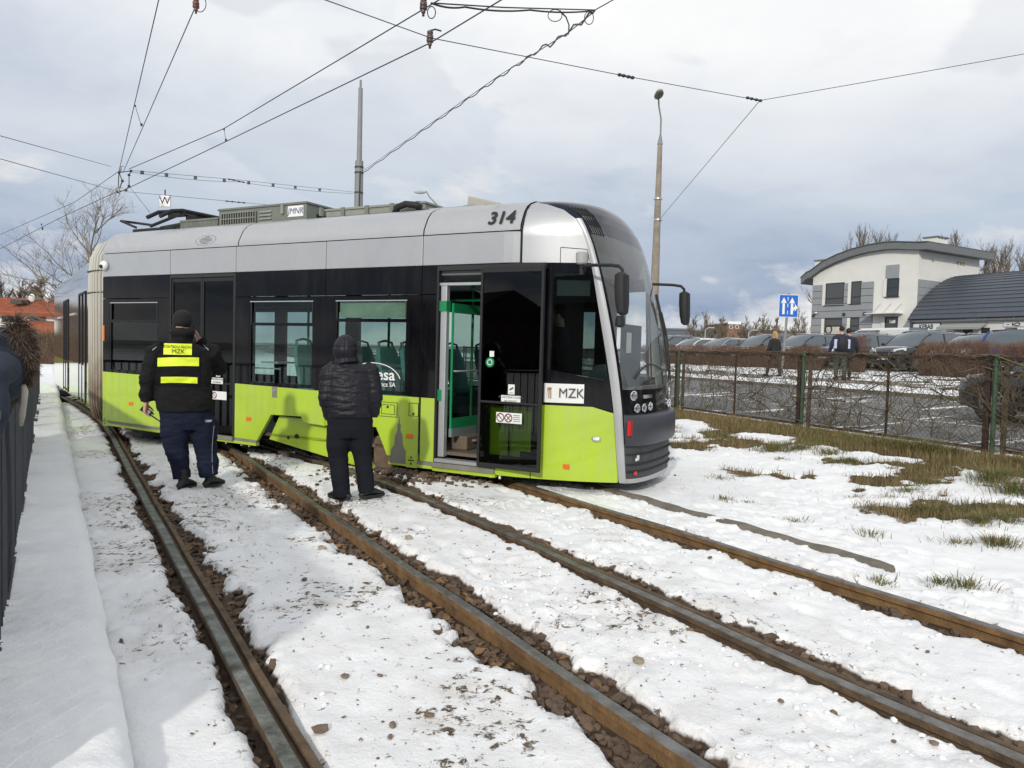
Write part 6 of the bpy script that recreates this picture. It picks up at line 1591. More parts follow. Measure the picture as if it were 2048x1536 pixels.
def car(name, label, n, t, head_deg, paint, kind='suv', L=4.5, W=1.82, H=1.6, z=None, cat='car', wr=.34, group='cars parked behind the hedge', vgrille=False):
    x, y = NT(n, t); o = thing(name, (x, y, float(hbase(n)) + (.012 if z is None else z)), math.radians(head_deg), label, cat, group)
    hw = W/2; h = L/2
    belt = {'suv': .62, 'sedan': .64, 'hatch': .62, 'van': .62}[kind]*H; hood = belt*(.97 if kind != 'van' else .93); sill = .2*H*.85 + .05
    # top line of the lower body along x (rear -> front)
    xs = [-h, -h + .06, -h + .25, -h*.5, 0, h*.35, h - .9, h - .35, h - .08, h]
    tops = [belt*.7, belt*.93, belt*.99, belt, belt*.985, belt*.97, hood, hood*.93, hood*.80, hood*.6]
    wid = [.80, .90, .97, 1, 1, 1, .99, .95, .86, .74]; bots = [.4, .3, .24, .22, .22, .22, .22, .22, .26, .34]
    b = MB(); rings = []
    for X_, tp, wf, bt in zip(xs, tops, wid, bots):
        w = hw*wf; m_ = (bt + tp)/2
        half = [(w*.90, bt), (w*.98, bt + .10), (w, m_), (w*.99, tp - .13), (w*.93, tp - .03), (w*.6, tp + .015), (0, tp + .03)]
        rings.append([(X_, a, q) for a, q in half] + [(X_, -a, q) for a, q in half[::-1][1:]])
    b.loft(rings); bo = b.build('body', paint, o, smooth=50)
    # cabin: glass shell, roof, pillars
    if kind == 'van': cab = [(-h + .06, .0), (-h + .12, .95), (-h*.3, 1.0), (h*.38, .97), (h*.72, 0)]
    elif kind == 'suv': cab = [(-h + .12, .0), (-h + .42, .86), (-h*.3, 1.0), (h*.1, .98), (h*.52, 0)]
    elif kind == 'hatch': cab = [(-h + .1, .0), (-h + .45, .84), (-h*.25, 1.0), (h*.12, .97), (h*.56, 0)]
    else: cab = [(-h + .75, 0), (-h*.42, .84), (-h*.05, 1.0), (h*.14, .97), (h*.55, 0)]
    cx = np.linspace(cab[0][0], cab[-1][0], 22); ch = np.interp(cx, [c[0] for c in cab], [c[1] for c in cab]); ch = np.sin(ch*math.pi/2)**.9
    def shell(off, lo=.0):
        rr = []
        for X_, q in zip(cx, ch):
            bz = belt - .02; tz = bz + (H - bz)*q + off; tw = hw*(.93 - .16*q) + off*.4
            rr.append([(X_, hw*.93 + off*.3, bz), (X_, hw*.93 - (hw*.93 - tw)*.85 + off*.2, bz + (tz - bz)*.82), (X_, tw*.86, tz - .012*q), (X_, 0, tz + .012*q), (X_, -tw*.86, tz - .012*q), (X_, -(hw*.93 - (hw*.93 - tw)*.85) - off*.2, bz + (tz - bz)*.82), (X_, -hw*.93 - off*.3, bz)])
        return rr
    sh = shell(0); b = MB(); b.loft(sh, cap=False, closed=False); b.build('windows', M_cglass, o, smooth=50)
    rs_ = [r[1:6] for r, q in zip(shell(.012), ch) if q > .90]
    b = MB(); b.loft(rs_, cap=False, closed=False); b.build('roof', paint, o, smooth=50)
    idx = {'A': len(cx) - 1}
    roof_i = [i for i, q in enumerate(ch) if q > .90]; so = shell(.01)
    for s_ in (1, 5):
        k0 = 0 if s_ == 1 else 6
        b = MB(); b.tube([so[i][s_] if i not in (len(cx)-1, ) else so[i][k0] for i in range(roof_i[-1], len(cx))], .04, 6); b.build('front_pillar', paint, o)
        b = MB(); b.tube([so[i][s_] if i != 0 else so[i][k0] for i in range(0, roof_i[0] + 1)], .06, 6); b.build('rear_pillar', paint, o)
        mid = int(len(cx)*.52); b = MB(); b.tube([so[mid][k0], so[mid][s_]], .035, 5); b.build('centre_pillar', M_trim, o)
        if kind == 'van': b = MB(); q0 = [so[i][s_] for i in range(1, mid)]; q1 = [so[i][k0] for i in range(1, mid)]; b.loft([[(p[0], p[1]*1.004, p[2]), (q[0], q[1]*1.004, q[2])] for p, q in zip(q0, q1)], cap=False, closed=False); b.build('side_panel', paint, o)
    ty, rm, bk = wheel_meshes(wr)
    for X_ in (h - .88, -h + .85):
        for s_ in (1, -1):
            we = bpy.data.objects.new('wheel', None); col.objects.link(we); we.parent = o; we.location = (X_, s_*(hw - .055), wr); we.rotation_euler = (0, 0, 0 if s_ > 0 else math.pi)
            for nm, me in (('tyre', ty), ('rim', rm), ('brake_disc', bk)):
                q = bpy.data.objects.new(nm, me); col.objects.link(q); q.parent = we
            b = MB(); b.tube([(X_ + (wr + .055)*math.cos(u), s_*(hw + .004), wr + (wr + .055)*math.sin(u)) for u in np.linspace(-.15, math.pi + .15, 16)], [(.03, .05)]*16, 6); b.build('wheel_arch', M_trim, o)
            b = MB(); b.cyl((X_, s_*(hw - .2), wr), (X_, s_*(hw + .004), wr), wr + .045, 20); b.build('wheel_well', M_trim, o)
    for s_ in (1, -1):
        b = MB(); b.ellipsoid((h*.50, s_*(hw + .08), belt + .06), (.06, .10, .075), 12, 8); b.build('mirror', paint if kind != 'van' else M_trim, o, smooth=True)
        b = MB(); b.loft([[(h - .33 + .26*u, s_*(hw*.98 - .30*u - .02), hood*.86 - .06*u + dz) for dz in (-.055, .055 - .02*u)] + [(h - .30 + .255*u, s_*(hw*.9 - .28*u - .05), hood*.86 - .06*u + dz) for dz in (.06 - .02*u, -.055)] for u in (0, .5, 1.0)]); b.build('headlight', M_lamp, o, smooth=40)
        b = MB(); b.box(-h - .006, -h + .3, s_*(hw*.82) - .1, s_*(hw*.82) + .1, belt*.66, belt*.92); b.build('tail_light', M_red, o, bevel=.03)
    b = MB(); b.box(h - .12, h + .006, -.45, .45, hood*.52, hood*.74); b.build('grille', M_trim, o, bevel=.02)
    b = MB(); b.box(h - .2, h + .008, -hw*.7, hw*.7, .27, .38); b.build('front_intake', M_trim, o, bevel=.02)
    b = MB(); b.box(h, h + .02, -.26, .26, .42, .53); b.build('number_plate', M_plate, o)
    if vgrille:
        b = MB(); b.tube([(h - .08, -.48, hood*.82), (h + .02, -.27, hood*.60), (h + .03, -.2, hood*.56), (h + .03, .2, hood*.56), (h + .02, .27, hood*.60), (h - .08, .48, hood*.82)], .032, 6); b.build('chrome_grille_frame', M_chrome, o)
    b = MB(); b.box(-h*.75, h*.5, hw*.995, hw + .012, sill, sill + .09); b.box(-h*.75, h*.5, -hw - .012, -hw*.995, sill, sill + .09); b.build_each('sill_trim', M_trim, o)
    if kind == 'suv':
        b = MB()
        for s_ in (1, -1): b.tube([(-h*.55, s_*hw*.66, H + .0), (-h*.5, s_*hw*.66, H + .05), (h*.02, s_*hw*.66, H + .05), (h*.08, s_*hw*.66, H)], .016, 5)
        b.build_each('roof_rail', M_alu, o)
    return o
P_blk = mat('paint_black', (0.010, 0.011, 0.013), 0.16, coat=.8); P_slate = mat('paint_slate', (0.028, 0.036, 0.048), 0.16, metal=.3, coat=.8)
P_white = mat('paint_white', (0.62, 0.62, 0.60), 0.2, coat=.6); P_silv = mat('paint_silver', (0.32, 0.33, 0.34), 0.25, metal=.5, coat=.6)
P_blue = mat('paint_blue', (0.018, 0.045, 0.22), 0.2, coat=.7); P_grey = mat('paint_grey', (0.07, 0.073, 0.078), 0.2, metal=.4, coat=.7); P_navy = mat('paint_navy', (0.012, 0.018, 0.035), 0.16, coat=.8)
TOR = 203      # facing the hedge
car('parked_car', 'black SUV with bright V-shaped chrome grille, parked facing the hedge', 29.3, 23.3, TOR, P_blk, 'suv', 4.6, 1.84, 1.70, vgrille=True)
car('parked_car', 'slate blue-grey SUV parked left of the one with the chrome grille', 29.3, 26.7, TOR, P_slate, 'suv', 4.5, 1.84, 1.64)
car('parked_car', 'dark navy estate car parked behind the road sign pole', 29.3, 29.9, TOR, P_navy, 'suv', 4.6, 1.82, 1.62)
car('parked_car', 'black people carrier parked behind the blonde pedestrian', 29.3, 33.0, TOR, P_blk, 'suv', 4.5, 1.82, 1.63)
car('parked_car', 'silver saloon parked between the white car and the black people carrier', 29.3, 36.1, TOR, P_silv, 'sedan', 4.6, 1.8, 1.46)
car('parked_car', 'white hatchback parked beside the silver saloon, behind the hedge', 29.3, 39.0, TOR, P_white, 'hatch', 4.2, 1.78, 1.46)
car('parked_car', 'dark car farthest left in the parked row, next to the tram mirror', 29.3, 42.0, TOR, P_navy, 'suv', 4.5, 1.8, 1.62)
car('parked_car', 'silver estate car half hidden by the reddish hedge', 29.6, 20.7, TOR, P_silv, 'suv', 4.6, 1.8, 1.55)
car('parked_car', 'blue car at the right edge with its red tail light to the hedge', 29.0, 18.1, 23, P_blue, 'suv', 4.5, 1.82, 1.64)
car('white_van', 'white van parked by the building, only its roof showing behind the SUVs', 36.5, 31.5, 113, P_white, 'van', 5.0, 1.95, 1.95, cat='van', group=None)
car('moving_car', 'black car driving on the road at the right edge, behind the fence', 15.2, 8.38, 113, P_blk, 'suv', 4.5, 1.84, 1.6, z=.02, group=None, wr=.36)

# ---------------------------------------------------------------- pedestrians beyond the road
def ped(px, n, **k):
    t = t_at(px, n); x, y = NT(n, t); return (x, y, float(hbase(n)) + .015)
pw_ = thing('person', ped(1546, 19.7), math.radians(30), 'blonde woman in black jacket walking on the far pavement, red bag at her side', 'person')
simple_person(pw_, 1.66, mat('ped_black', (.012, .012, .014), .8), mat('ped_dark_trousers', (.05, .02, .025), .8), mat('hair_blonde', (.42, .24, .10), .7, var=.3, vscale=30), vox=.018, hairlen=.2, stride=.22)
b = MB(); b.loft([ering((-.28, .02, z), w, .05, 12) for z, w in ((.62, .06), (.66, .09), (.86, .085), (.92, .05))]); b.tube([(-.28, .02, .9), (-.22, 0, 1.2), (-.15, 0, 1.42)], .01, 5); b.build('shoulder_bag', mat('bag_red', (.16, .02, .035), .6), pw_, smooth=40)
pb_ = thing('person', ped(1679, 19.9), math.radians(-12), 'dark-haired pedestrian in blue and white jacket with a backpack', 'person')
simple_person(pb_, 1.80, mat('ped_navy', (.014, .02, .05), .8), mat('ped_green_trousers', (.06, .08, .06), .8), mat('hair_black', (.008, .007, .007), .7), vox=.018, stride=.12)
b = MB(); b.loft([ering((0, -.2, z), w, d, 16, p=.6) for z, w, d in ((.98, .12, .06), (1.02, .17, .09), (1.3, .17, .10), (1.42, .12, .06))]); b.build('backpack', mat('backpack_black', (.01, .01, .014), .7), pb_, smooth=40)
for sx in (-1, 1): b = MB(); b.box(sx*.2 - .05, sx*.2 + .05, -.16, -.08, 1.05, 1.36); b.build('white_panel', mat('jacket_white', (.5, .54, .68), .7), pb_, bevel=.02)
pc_ = thing('person', ped(1693, 20.15), math.radians(-12), 'dark-dressed pedestrian walking just right of the backpack wearer', 'person')
simple_person(pc_, 1.72, mat('ped_dark', (.012, .014, .022), .8), mat('ped_dark2', (.015, .016, .02), .8), mat('hair_dark', (.012, .01, .009), .7), vox=.02, stride=-.12)
# ---------------------------------------------------------------- buildings on the right
M_rend = mat('render_cream', (0.70, 0.695, 0.66), 0.85, var=0.04, vscale=1.2)
M_clad = mat('cladding_grey', (0.28, 0.295, 0.31), 0.7, var=0.05, vscale=2)
M_joint = mat('cladding_joint', (0.08, 0.085, 0.09), 0.8)
M_roofg = mat('fascia_grey', (0.15, 0.16, 0.165), 0.6, var=0.08, vscale=3)
M_slate = mat('roof_slate_metal', (0.075, 0.087, 0.108), 0.5, metal=0.2, var=0.08, vscale=3)
M_frame = mat('window_frame_dark', (0.03, 0.034, 0.036), 0.5)
M_pane = mat('window_pane', (0.035, 0.05, 0.055), 0.06, spec=0.6)
M_curt = mat('pane_curtain', (0.11, 0.15, 0.14), 0.25)
class Wall:
    """vertical wall plane: origin, direction in plan; U,Z from a pixel"""
    def __init__(s, org, ang): s.o = np.array([org[0], org[1], 0.0]); s.d = np.array([math.sin(ang), math.cos(ang), 0]); s.n = np.array([s.d[1], -s.d[0], 0])
    def uz(s, px, py):
        v = ray(px, py); t = ((s.o - C0) @ s.n)/(v @ s.n); p = C0 + t*v; return float((p - s.o) @ s.d), float(p[2])
LE = np.array([26.1, 66.0]); ang_f = math.radians(180 - 31)
fw = Wall(LE, ang_f)                                  # u runs from the left edge to the corner
ULEN = 9.4; CR = LE + ULEN*fw.d[:2]
sw = Wall(CR, math.radians(59))                       # side wall runs away to the right
zg = 1.6
yaw_f = math.atan2(fw.d[1], fw.d[0])
bld = thing('white_office_building', (LE[0], LE[1], zg), yaw_f, 'two-storey cream building with grey cladding and curved grey roof beyond the car park', 'building')
# local: x = along facade, y = into the building, z above ground
def FZ(px, py): u, z = fw.uz(px, py); return u, z - zg
arc_px = [(1620, 555), (1650, 538), (1679, 524), (1710, 513), (1742, 505), (1775, 500), (1800, 499), (1826, 502)]
arc = [FZ(*p) for p in arc_px]; arc[0] = (0.0, arc[0][1] - .05); arc[-1] = (ULEN, arc[-1][1])
DEP = 8.6
b = MB(); b.prism([(0, -1.0), (ULEN, -1.0)] + arc[::-1], 'y', 0, DEP); b.build('walls', M_rend, bld)
ex = [(-.95, arc[0][1] - .55), (-.4, arc[0][1] - .12)] + arc + [(ULEN + .9, arc[-1][1] - .05)]
b = MB(); th = .55
pr = [(u, z + .02) for u, z in ex] + [(u, z + th) for u, z in ex[::-1]]
b.prism(pr, 'y', -.45, DEP + .5); b.build('roof', M_roofg, bld)
b = MB(); b.prism([(u, z + th + .01) for u, z in ex] + [(u, z + th + .08) for u, z in ex[::-1]], 'y', -.52, DEP + .55); b.build('roof_edge', mat('roof_edge_dark', (.09, .1, .105), .5), bld)
def win(px0, py0, px1, py1, m=M_pane, bar=None, rev=True, nm='window'):
    u0, za = FZ(px0, py0); u1, zb = FZ(px1, py1); u0, u1 = sorted((u0, u1)); z0, z1 = sorted((za, zb))
    b = MB(); f = .09
    b.box(u0, u0 + f, -.03, .02, z0, z1); b.box(u1 - f, u1, -.03, .02, z0, z1); b.box(u0 + f, u1 - f, -.029, .02, z0, z0 + f); b.box(u0 + f, u1 - f, -.029, .02, z1 - f, z1)
    if bar: zb_ = z0 + (z1 - z0)*bar; b.box(u0 + f, u1 - f, -.028, .02, zb_ - .05, zb_ + .05)
    o = b.build(nm, M_frame, bld)
    b = MB(); b.box(u0 + f, u1 - f, -.015, .005, z0 + f, z1 - f); b.build('pane', m, o)
    if rev: b = MB(); b.box(u0 - .26, u0, -.10, .015, z0, z1); b.build('reveal', M_rend, o)
    b = MB(); b.box(u0 - .1, u1 + .05, -.12, .015, z0 - .07, z0); b.build('sill', M_frame, o)
    return u0, u1, z0, z1
A_ = lambda zx, zy: (1590 + zx/7.877, 480 + zy/7.877)
wins = [win(*A_(492, 685), *A_(768, 1020), M_curt, .30), win(*A_(895, 655), *A_(1038, 1000), M_pane, .3), win(*A_(1455, 612), *A_(1632, 885), M_pane, .5), win(*A_(470, 1240), *A_(738, 1500), M_curt, .55), win(*A_(876, 1228), *A_(1012, 1440), M_curt, .4)]
win(*A_(1425, 1210), *A_(1608, 1560), M_pane, .35, nm='door')
# cladding boards between the openings
rows_z = [FZ(*A_(700, y))[1] for y in (690, 792, 900, 1008, 1118, 1226, 1338, 1450, 1560)]
uL, uR = 0.02, FZ(*A_(1235, 900))[0]
for k in range(len(rows_z) - 1):
    z1, z0 = rows_z[k] - .02, rows_z[k+1] + .02; segs = [(uL, uR)]
    for (a, c, d, e) in wins:
        if a > uR or e < z0 + .12 or d > z1 - .12: continue
        nsg = []
        for p, q in segs:
            if c < p or a - .26 > q: nsg.append((p, q)); continue
            if a - .27 > p: nsg.append((p, a - .27))
            if c + .01 < q: nsg.append((c + .01, q))
        segs = nsg
    for p, q in segs: b = MB(); b.box(p, q, -.07, .01, z0, z1); b.build('cladding_board', M_clad, bld)
b = MB(); b.box(uL, uR, -.02, .012, rows_z[-1], rows_z[0]); b.build('cladding_backing', M_joint, bld)
u0, z0 = FZ(*A_(1432, 608)); u1, z1 = FZ(*A_(1650, 382)); b = MB(); b.box(u0, u1, -.06, .01, z0, z1); b.build('cladding_board', M_clad, bld)
# canopy over the door, wall lamps, camera, poster in the shop window
u0, z0 = FZ(*A_(1215, 1175)); u1, z1 = FZ(*A_(1710, 1155)); b = MB(); b.box(u0, u1, -1.1, 0, z1 - .04, z1 + .02); cn = b.build('door_canopy', M_rend, bld)
for zx in (1350, 1515, 1680):
    q, zz = FZ(*A_(zx, 1000)); b = MB(); b.tube([(q, 0, zz), (q - .1, -1.0, z1)], .02, 5); b.build('canopy_tie', M_alu, cn)
for zx, zy in ((307, 1190), (785, 1172), (1108, 1160)):
    q, zz = FZ(*A_(zx, zy)); b = MB(); b.box(q - .1, q + .1, -.2, -.07, zz - .12, zz + .12); b.build('wall_lamp', M_frame, bld, bevel=.02)
q, zz = FZ(*A_(355, 1150)); b = MB(); b.ellipsoid((q, -.2, zz), (.12, .12, .09), 10, 8); b.build('wall_camera', M_label, bld)
(a, c, d, e) = wins[3]; b = MB(); b.box(a + .1, c - .1, -.035, -.031, d + .1, d + (e - d)*.5); ps = b.build('window_poster', mat('poster_cream', (.55, .5, .44), .7, var=.2, vscale=2), bld)
b = MB(); pts = [(a + .45 + .3*math.cos(q), -.04, d + .5 + .35*math.sin(q)) for q in np.linspace(0, 6.28, 17)]; b.tube(pts, .06, 5); b.build('poster_mark', M_frame, ps)
q0, zz = FZ(*A_(1535, 1285)); b = MB(); b.box(q0 - .25, q0 + .25, -.035, -.031, zz - .12, zz + .12); b.build('door_notice', M_label, bld)
# side wall cladding patch (right of the corner): local y runs along the side wall
def SZ(px, py): v, z = sw.uz(px, py); return v, z - zg
B_ = lambda zx, zy: (1788 + zx/7.877, 530 + zy/7.877)
pv0, pz1 = SZ(*B_(380, 222)); 
for k in range(5):
    b = MB(); b.box(ULEN + .0, ULEN + .06, pv0, pv0 + 5.5, pz1 - .62*(k+1) + .03, pz1 - .62*k); b.build('cladding_board', M_clad, bld)
for zx, zy in ((1280, 250), (1490, 275), (1515, 280), (1538, 285)):
    v_, zz = SZ(1560 + zx/4.197, 460 + zy/4.197); b = MB(); b.box(ULEN, ULEN + .12, v_ - .1, v_ + .1, zz - .1, zz + .08); b.build('wall_vent', mat('vent_ochre', (.42, .36, .2), .7), bld)
# chimneys
def chimney(px0, px1, py0, py1, yb):
    P0_ = AT(px0, py0, yb); P1_ = AT(px1, py1, yb)
    R = Matrix.Rotation(-yaw_f, 3, 'Z'); l0 = R @ Vector((P0_[0] - LE[0], P0_[1] - LE[1], 0)); l1 = R @ Vector((P1_[0] - LE[0], P1_[1] - LE[1], 0))
    zt, zb = P0_[2] - zg, P1_[2] - zg - 1.2; x0, x1 = sorted((l0.x, l1.x)); y_ = min(l0.y, l1.y)
    b = MB(); b.box(x0 - .2, x0 + .9, y_, y_ + 1.6, zb, zt - .22); o = b.build('chimney', M_rend, bld)
    b = MB(); b.box(x0 - .3, x0 + 1.0, y_ - .1, y_ + 1.7, zt - .1, zt); b.build('chimney_cap', M_roofg, o)
    for k in range(4): b = MB(); b.box(x0 - .2, x0 + .9, y_ + .45*k, y_ + .45*k + .22, zt - .22, zt - .1); b.build('chimney_pier', M_rend, o)
chimney(1853, 1892, 474, 492, 63.5); chimney(1634, 1652, 520, 533, 70)
b = MB(); b.tube([(ULEN + .85, DEP + .3, arc[-1][1] + .1), (ULEN + .75, DEP + .3, arc[-1][1] - .25), (ULEN + .05, DEP + .1, arc[-1][1] - .9)], .07, 6); b.build('downpipe', M_roofg, bld)

# --- low shop building with the dark curved roof
BP = np.array([30.42, 57.25]); bw = Wall(BP, math.radians(180 - 24.5)); yaw_b = math.atan2(bw.d[1], bw.d[0])
gwall = Wall(BP, math.radians(90 - 24.5))
shop = thing('kebab_shop_building', (BP[0], BP[1], zg), yaw_b, 'low shop building with dark curved standing-seam roof and kebab signs', 'building')
def BZ(px, py): u, z = bw.uz(px, py); return u, z - zg
eave = BZ(1821, 641)[1]; SL_ = 26.0
b = MB(); b.box(0, SL_, .0, .3, -.8, eave - .05); b.box(0, .3, .3, 11, -.8, eave); b.build('walls', M_rend, shop)
arcg = [(1821, 639), (1828, 627), (1836, 616), (1846, 603), (1858, 590), (1872, 577), (1886, 566), (1900, 558), (1915, 553), (1936, 551)]
ag = [gwall.uz(*p) for p in arcg]; ag = [(v, z - zg) for v, z in ag]
v_end = ag[-1][0] + 3
# resample the curve into strips
seg = [0]; 
for (a, c), (d, e) in zip(ag, ag[1:]): seg.append(seg[-1] + math.hypot(d - a, e - c))
NSTR = 17
sp = np.linspace(0, seg[-1], NSTR + 1); vv = np.interp(sp, seg, [p[0] for p in ag]); zz_ = np.interp(sp, seg, [p[1] for p in ag])
for k in range(NSTR):
    v0, z0, v1, z1 = vv[k], zz_[k], vv[k+1], zz_[k+1]; d = Vector((v1 - v0, z1 - z0)).normalized(); nrm = Vector((-d.y, d.x))
    b = MB(); b.prism([(v0 + nrm.x*.05, z0 + nrm.y*.05), (v1 + nrm.x*.01, z1 + nrm.y*.01), (v1 - nrm.x*.1, z1 - nrm.y*.1), (v0 - nrm.x*.1, z0 - nrm.y*.1)], 'x', -.25, SL_); b.build('roof_strip', M_slate, shop)
b = MB(); b.prism([(vv[-1], zz_[-1]), (vv[-1] + 8, zz_[-1] - 1.2), (vv[-1] + 8, zz_[-1] - 1.5), (vv[-1], zz_[-1] - .3)], 'x', -.25, SL_); b.build('roof_back', M_slate, shop)
b = MB(); b.prism([(p[0], p[1] - .02) for p in ag] + [(ag[-1][0], 0), (ag[0][0], 0)], 'x', -.05, .05); b.build('gable', M_slate, shop)
b = MB(); b.box(-.3, SL_, -.3, -.02, eave - .16, eave - .03); b.tube([(-.1, -.1, eave - .1), (-.1, -.1, -.5)], .06, 6); b.build_each('gutter', M_roofg, shop)
def bsign(zx0, zy0, zx1, zy1, m, y=-.1, nm='shop_sign', th=.08):
    u0, z1 = BZ(*B_(zx0, zy0)); u1, z0 = BZ(*B_(zx1, zy1)); b = MB(); b.box(u0, u1, y - th, y, min(z0, z1), max(z0, z1)); return b.build(nm, m, shop), u0, u1, min(z0, z1), max(z0, z1)
s_, u0, u1, z0, z1 = bsign(268, 925, 738, 1052, mat('sign_blue_frame', (.08, .2, .32), .5), -.02)
s2, u0, u1, z0, z1 = bsign(322, 930, 732, 1025, M_label, -.10, th=.03)
text_mesh('KEBAB', (z1 - z0)*.98, 'lettering', M_frame, s2, Matrix.Translation(((u0 + u1)/2, -.135, (z0 + z1)/2)) @ Matrix.Rotation(math.radians(90), 4, 'X'), bold=.018, xs=.82)
s3, a0, a1, c0, c1 = bsign(828, 995, 1235, 1105, M_frame, -.0, 'shop_window', .04)
text_mesh('KEBAB', (z1 - z0)*.62, 'lettering', mat('sign_letters_grey', (.42, .44, .42), .5), s3, Matrix.Translation(((a0 + a1)/2 - .1, -.05, (c0 + c1)/2)) @ Matrix.Rotation(math.radians(90), 4, 'X'), bold=.012, xs=.9)
u0, z1 = BZ(*B_(800, 915)); u1, z0 = BZ(*B_(1470, 990)); b = MB(); b.prism([(-.02, max(z0, z1)), (-.9, min(z0, z1) + .05), (-.9, min(z0, z1) - .12), (-.02, max(z0, z1) - .15)], 'x', u0, u1); b.build('awning', mat('awning_grey', (.30, .31, .30), .7), shop)
bsign(1380, 990, 1505, 1130, M_frame, -.0, 'shop_door', .03); bsign(1760, 990, 1935, 1110, M_frame, -.0, 'shop_window', .03)
s4, u0, u1, z0, z1 = bsign(1740, 905, 2300, 962, M_label, -.02, th=.05)
b = MB(); b.tube([(u0 + .9 + .18*math.cos(q), -.085, (z0 + z1)/2 + .09*math.sin(q)) for q in np.linspace(0, 6.28, 17)], .03, 5); b.box(u0 + .2, u0 + .4, -.085, -.075, (z0 + z1)/2 - .02, (z0 + z1)/2 + .02); b.box(u0 + .55, u0 + .66, -.085, -.075, (z0 + z1)/2 - .08, (z0 + z1)/2 + .08); b.build_each('sign_emblem', M_frame, s4)
for k in range(6):
    u = a1 + 5.5 + 3.4*k; b = MB(); b.box(u, u + 1.7, -.03, 0, .6, 2.0); b.build('shop_window', M_frame, shop)

# --- far sheds on the horizon
def shed(px0, px1, py_top, Y, m, label, dz=0, D=20, nm='warehouse', cat='building', wins_=0):
    p0, p1 = AT(px0, py_top, Y), AT(px1, py_top, Y); x0, x1 = p0[0], p1[0]; zt = p0[2]; z0 = float(hbase(x0*CA + Y*SA)) - .5
    o = thing(nm, (x0, Y, z0), 0, label, cat); b = MB(); b.box(0, x1 - x0, 0, D, 0, zt - z0); b.build('walls', m, o)
    b = MB(); b.box(-.2, x1 - x0 + .2, -.2, D + .2, zt - z0, zt - z0 + .35); b.build('parapet', M_roofg, o)
    for k in range(wins_):
        b = MB(); u = (x1 - x0)*(k + .5)/wins_; b.box(u - .9, u + .9, -.08, 0, (zt - z0)*.72, (zt - z0)*.84); b.build('window', M_pane, o)
    return o
M_shed = mat('shed_blue_grey', (0.11, 0.13, 0.155), 0.7, var=.06); M_brick = mat('brick_brown', (0.22, 0.12, 0.08), 0.85, var=.15, vscale=2)
shed(1325, 1382, 659, 165, M_shed, 'blue-grey warehouse nearest the tram nose on the horizon')
shed(1380, 1436, 663, 165, M_shed, 'lower blue-grey shed just right of the tallest warehouse')
shed(1436, 1610, 660, 180, mat('shed_brown', (.14, .115, .10), .8, var=.1), 'long brownish shed on the horizon behind the parked cars', wins_=9)
o = shed(1455, 1484, 648, 172, M_brick, 'brown brick tower block with white top band behind the parked cars', nm='brick_tower')
b = MB(); b.box(-.1, 3.4, -.15, 4, 0, 0); 
p0, p1 = AT(1456, 645, 171.8), AT(1482, 649, 171.8); q = MB(); q.box(p0[0] - o.location.x, p1[0] - o.location.x, -.3, .2, p1[2] - o.location.z, p0[2] - o.location.z + .3); q.build('white_band', M_label, o)
for zx in (1462, 1474):
    pc = AT(zx, 654, 171.8); q = MB(); q.tube([(pc[0] - o.location.x + .42*math.cos(u), -.2, pc[2] - o.location.z + .42*math.sin(u)) for u in np.linspace(0, 6.28, 15)], .07, 5); q.build('round_sign', M_label, o)

# ---------------------------------------------------------------- house, hedge and wood on the left
HB = AT(-75, 664, 62); ho = thing('red_roofed_house', (HB[0], 62, 0), math.radians(4), 'long white house with red tiled roofs at the far left', 'house')
def HL(px, py, Y=62.0): p = AT(px, py, Y); return p[0] - HB[0], p[2]
M_tile = mat('roof_tile_red', (0.30, 0.085, 0.038), 0.8, var=.25, vscale=3, bump=.6, bscale=8); M_hw = mat('house_white', (0.66, 0.64, 0.60), 0.85)
x1, _ = HL(104, 620); _, zr = HL(40, 596, 66); _, ze = HL(40, 626); _, zw = HL(40, 640)
b = MB(); b.box(0, x1, .4, 9, 0, ze + .2); b.build('walls', M_hw, ho)
b = MB(); b.prism([(-.1, ze), (4.6, zr), (9.5, ze), (9.4, ze - .25), (4.6, zr - .3), (0, ze - .25)], 'x', -.4, x1 + .3); rf = b.build('roof', M_tile, ho)
for k in range(9):
    f = k/9; y_, z_ = -.1 + 4.7*f, ze + (zr - ze)*f
    b = MB(); b.box(-.4, x1 + .3, y_ - .03, y_ + .12, z_ + .0, z_ + .07); b.build('tile_course', M_tile, rf)
b = MB(); b.prism([(-2.2, zw - .9), (.4, zw), (.4, zw - .25), (-2.2, zw - 1.1)], 'x', x1*.62, x1 + 1); b.build('lean_to_roof', M_tile, ho)
b = MB(); b.box(x1*.63, x1 + .8, -1.9, .4, 0, zw - 1.0); b.build('lean_to_wall', mat('lean_to_brown', (.2, .13, .1), .85), ho)
for zx in (59, 69, 6, 18):
    a, z_ = HL(zx, 632); b = MB(); b.box(a - .42, a + .42, .3, .42, z_ - .38, z_ + .33); o = b.build('window', M_pane, ho)
    b = MB(); b.box(a - .5, a + .5, .34, .405, z_ - .46, z_ - .38); b.build('sill', M_frame, o)
a, z_ = HL(45, 603, 64.5); b = MB(); b.box(a - .45, a + .45, 1.6, 2.9, z_ - .25, z_ + .12); b.build('roof_window', M_frame, rf)
for zx, zy in ((60, 595), (90, 594)):
    a, z_ = HL(zx, zy, 65); b = MB(); b.ellipsoid((a, 3.4, z_), (.3, .1, .36), 14, 8); b.tube([(a, 3.4, z_ - .4), (a, 4.2, z_ - 1.2)], .05, 5); b.build_each('satellite_dish', M_label, ho, smooth=True)
hx, hy = AT(10, 700, 44)[0], 44
ho2 = thing('hedge', (hx - 14, hy, 0), 0, 'tall shaggy brown hedge in front of the red-roofed house', 'hedge')
b = MB()
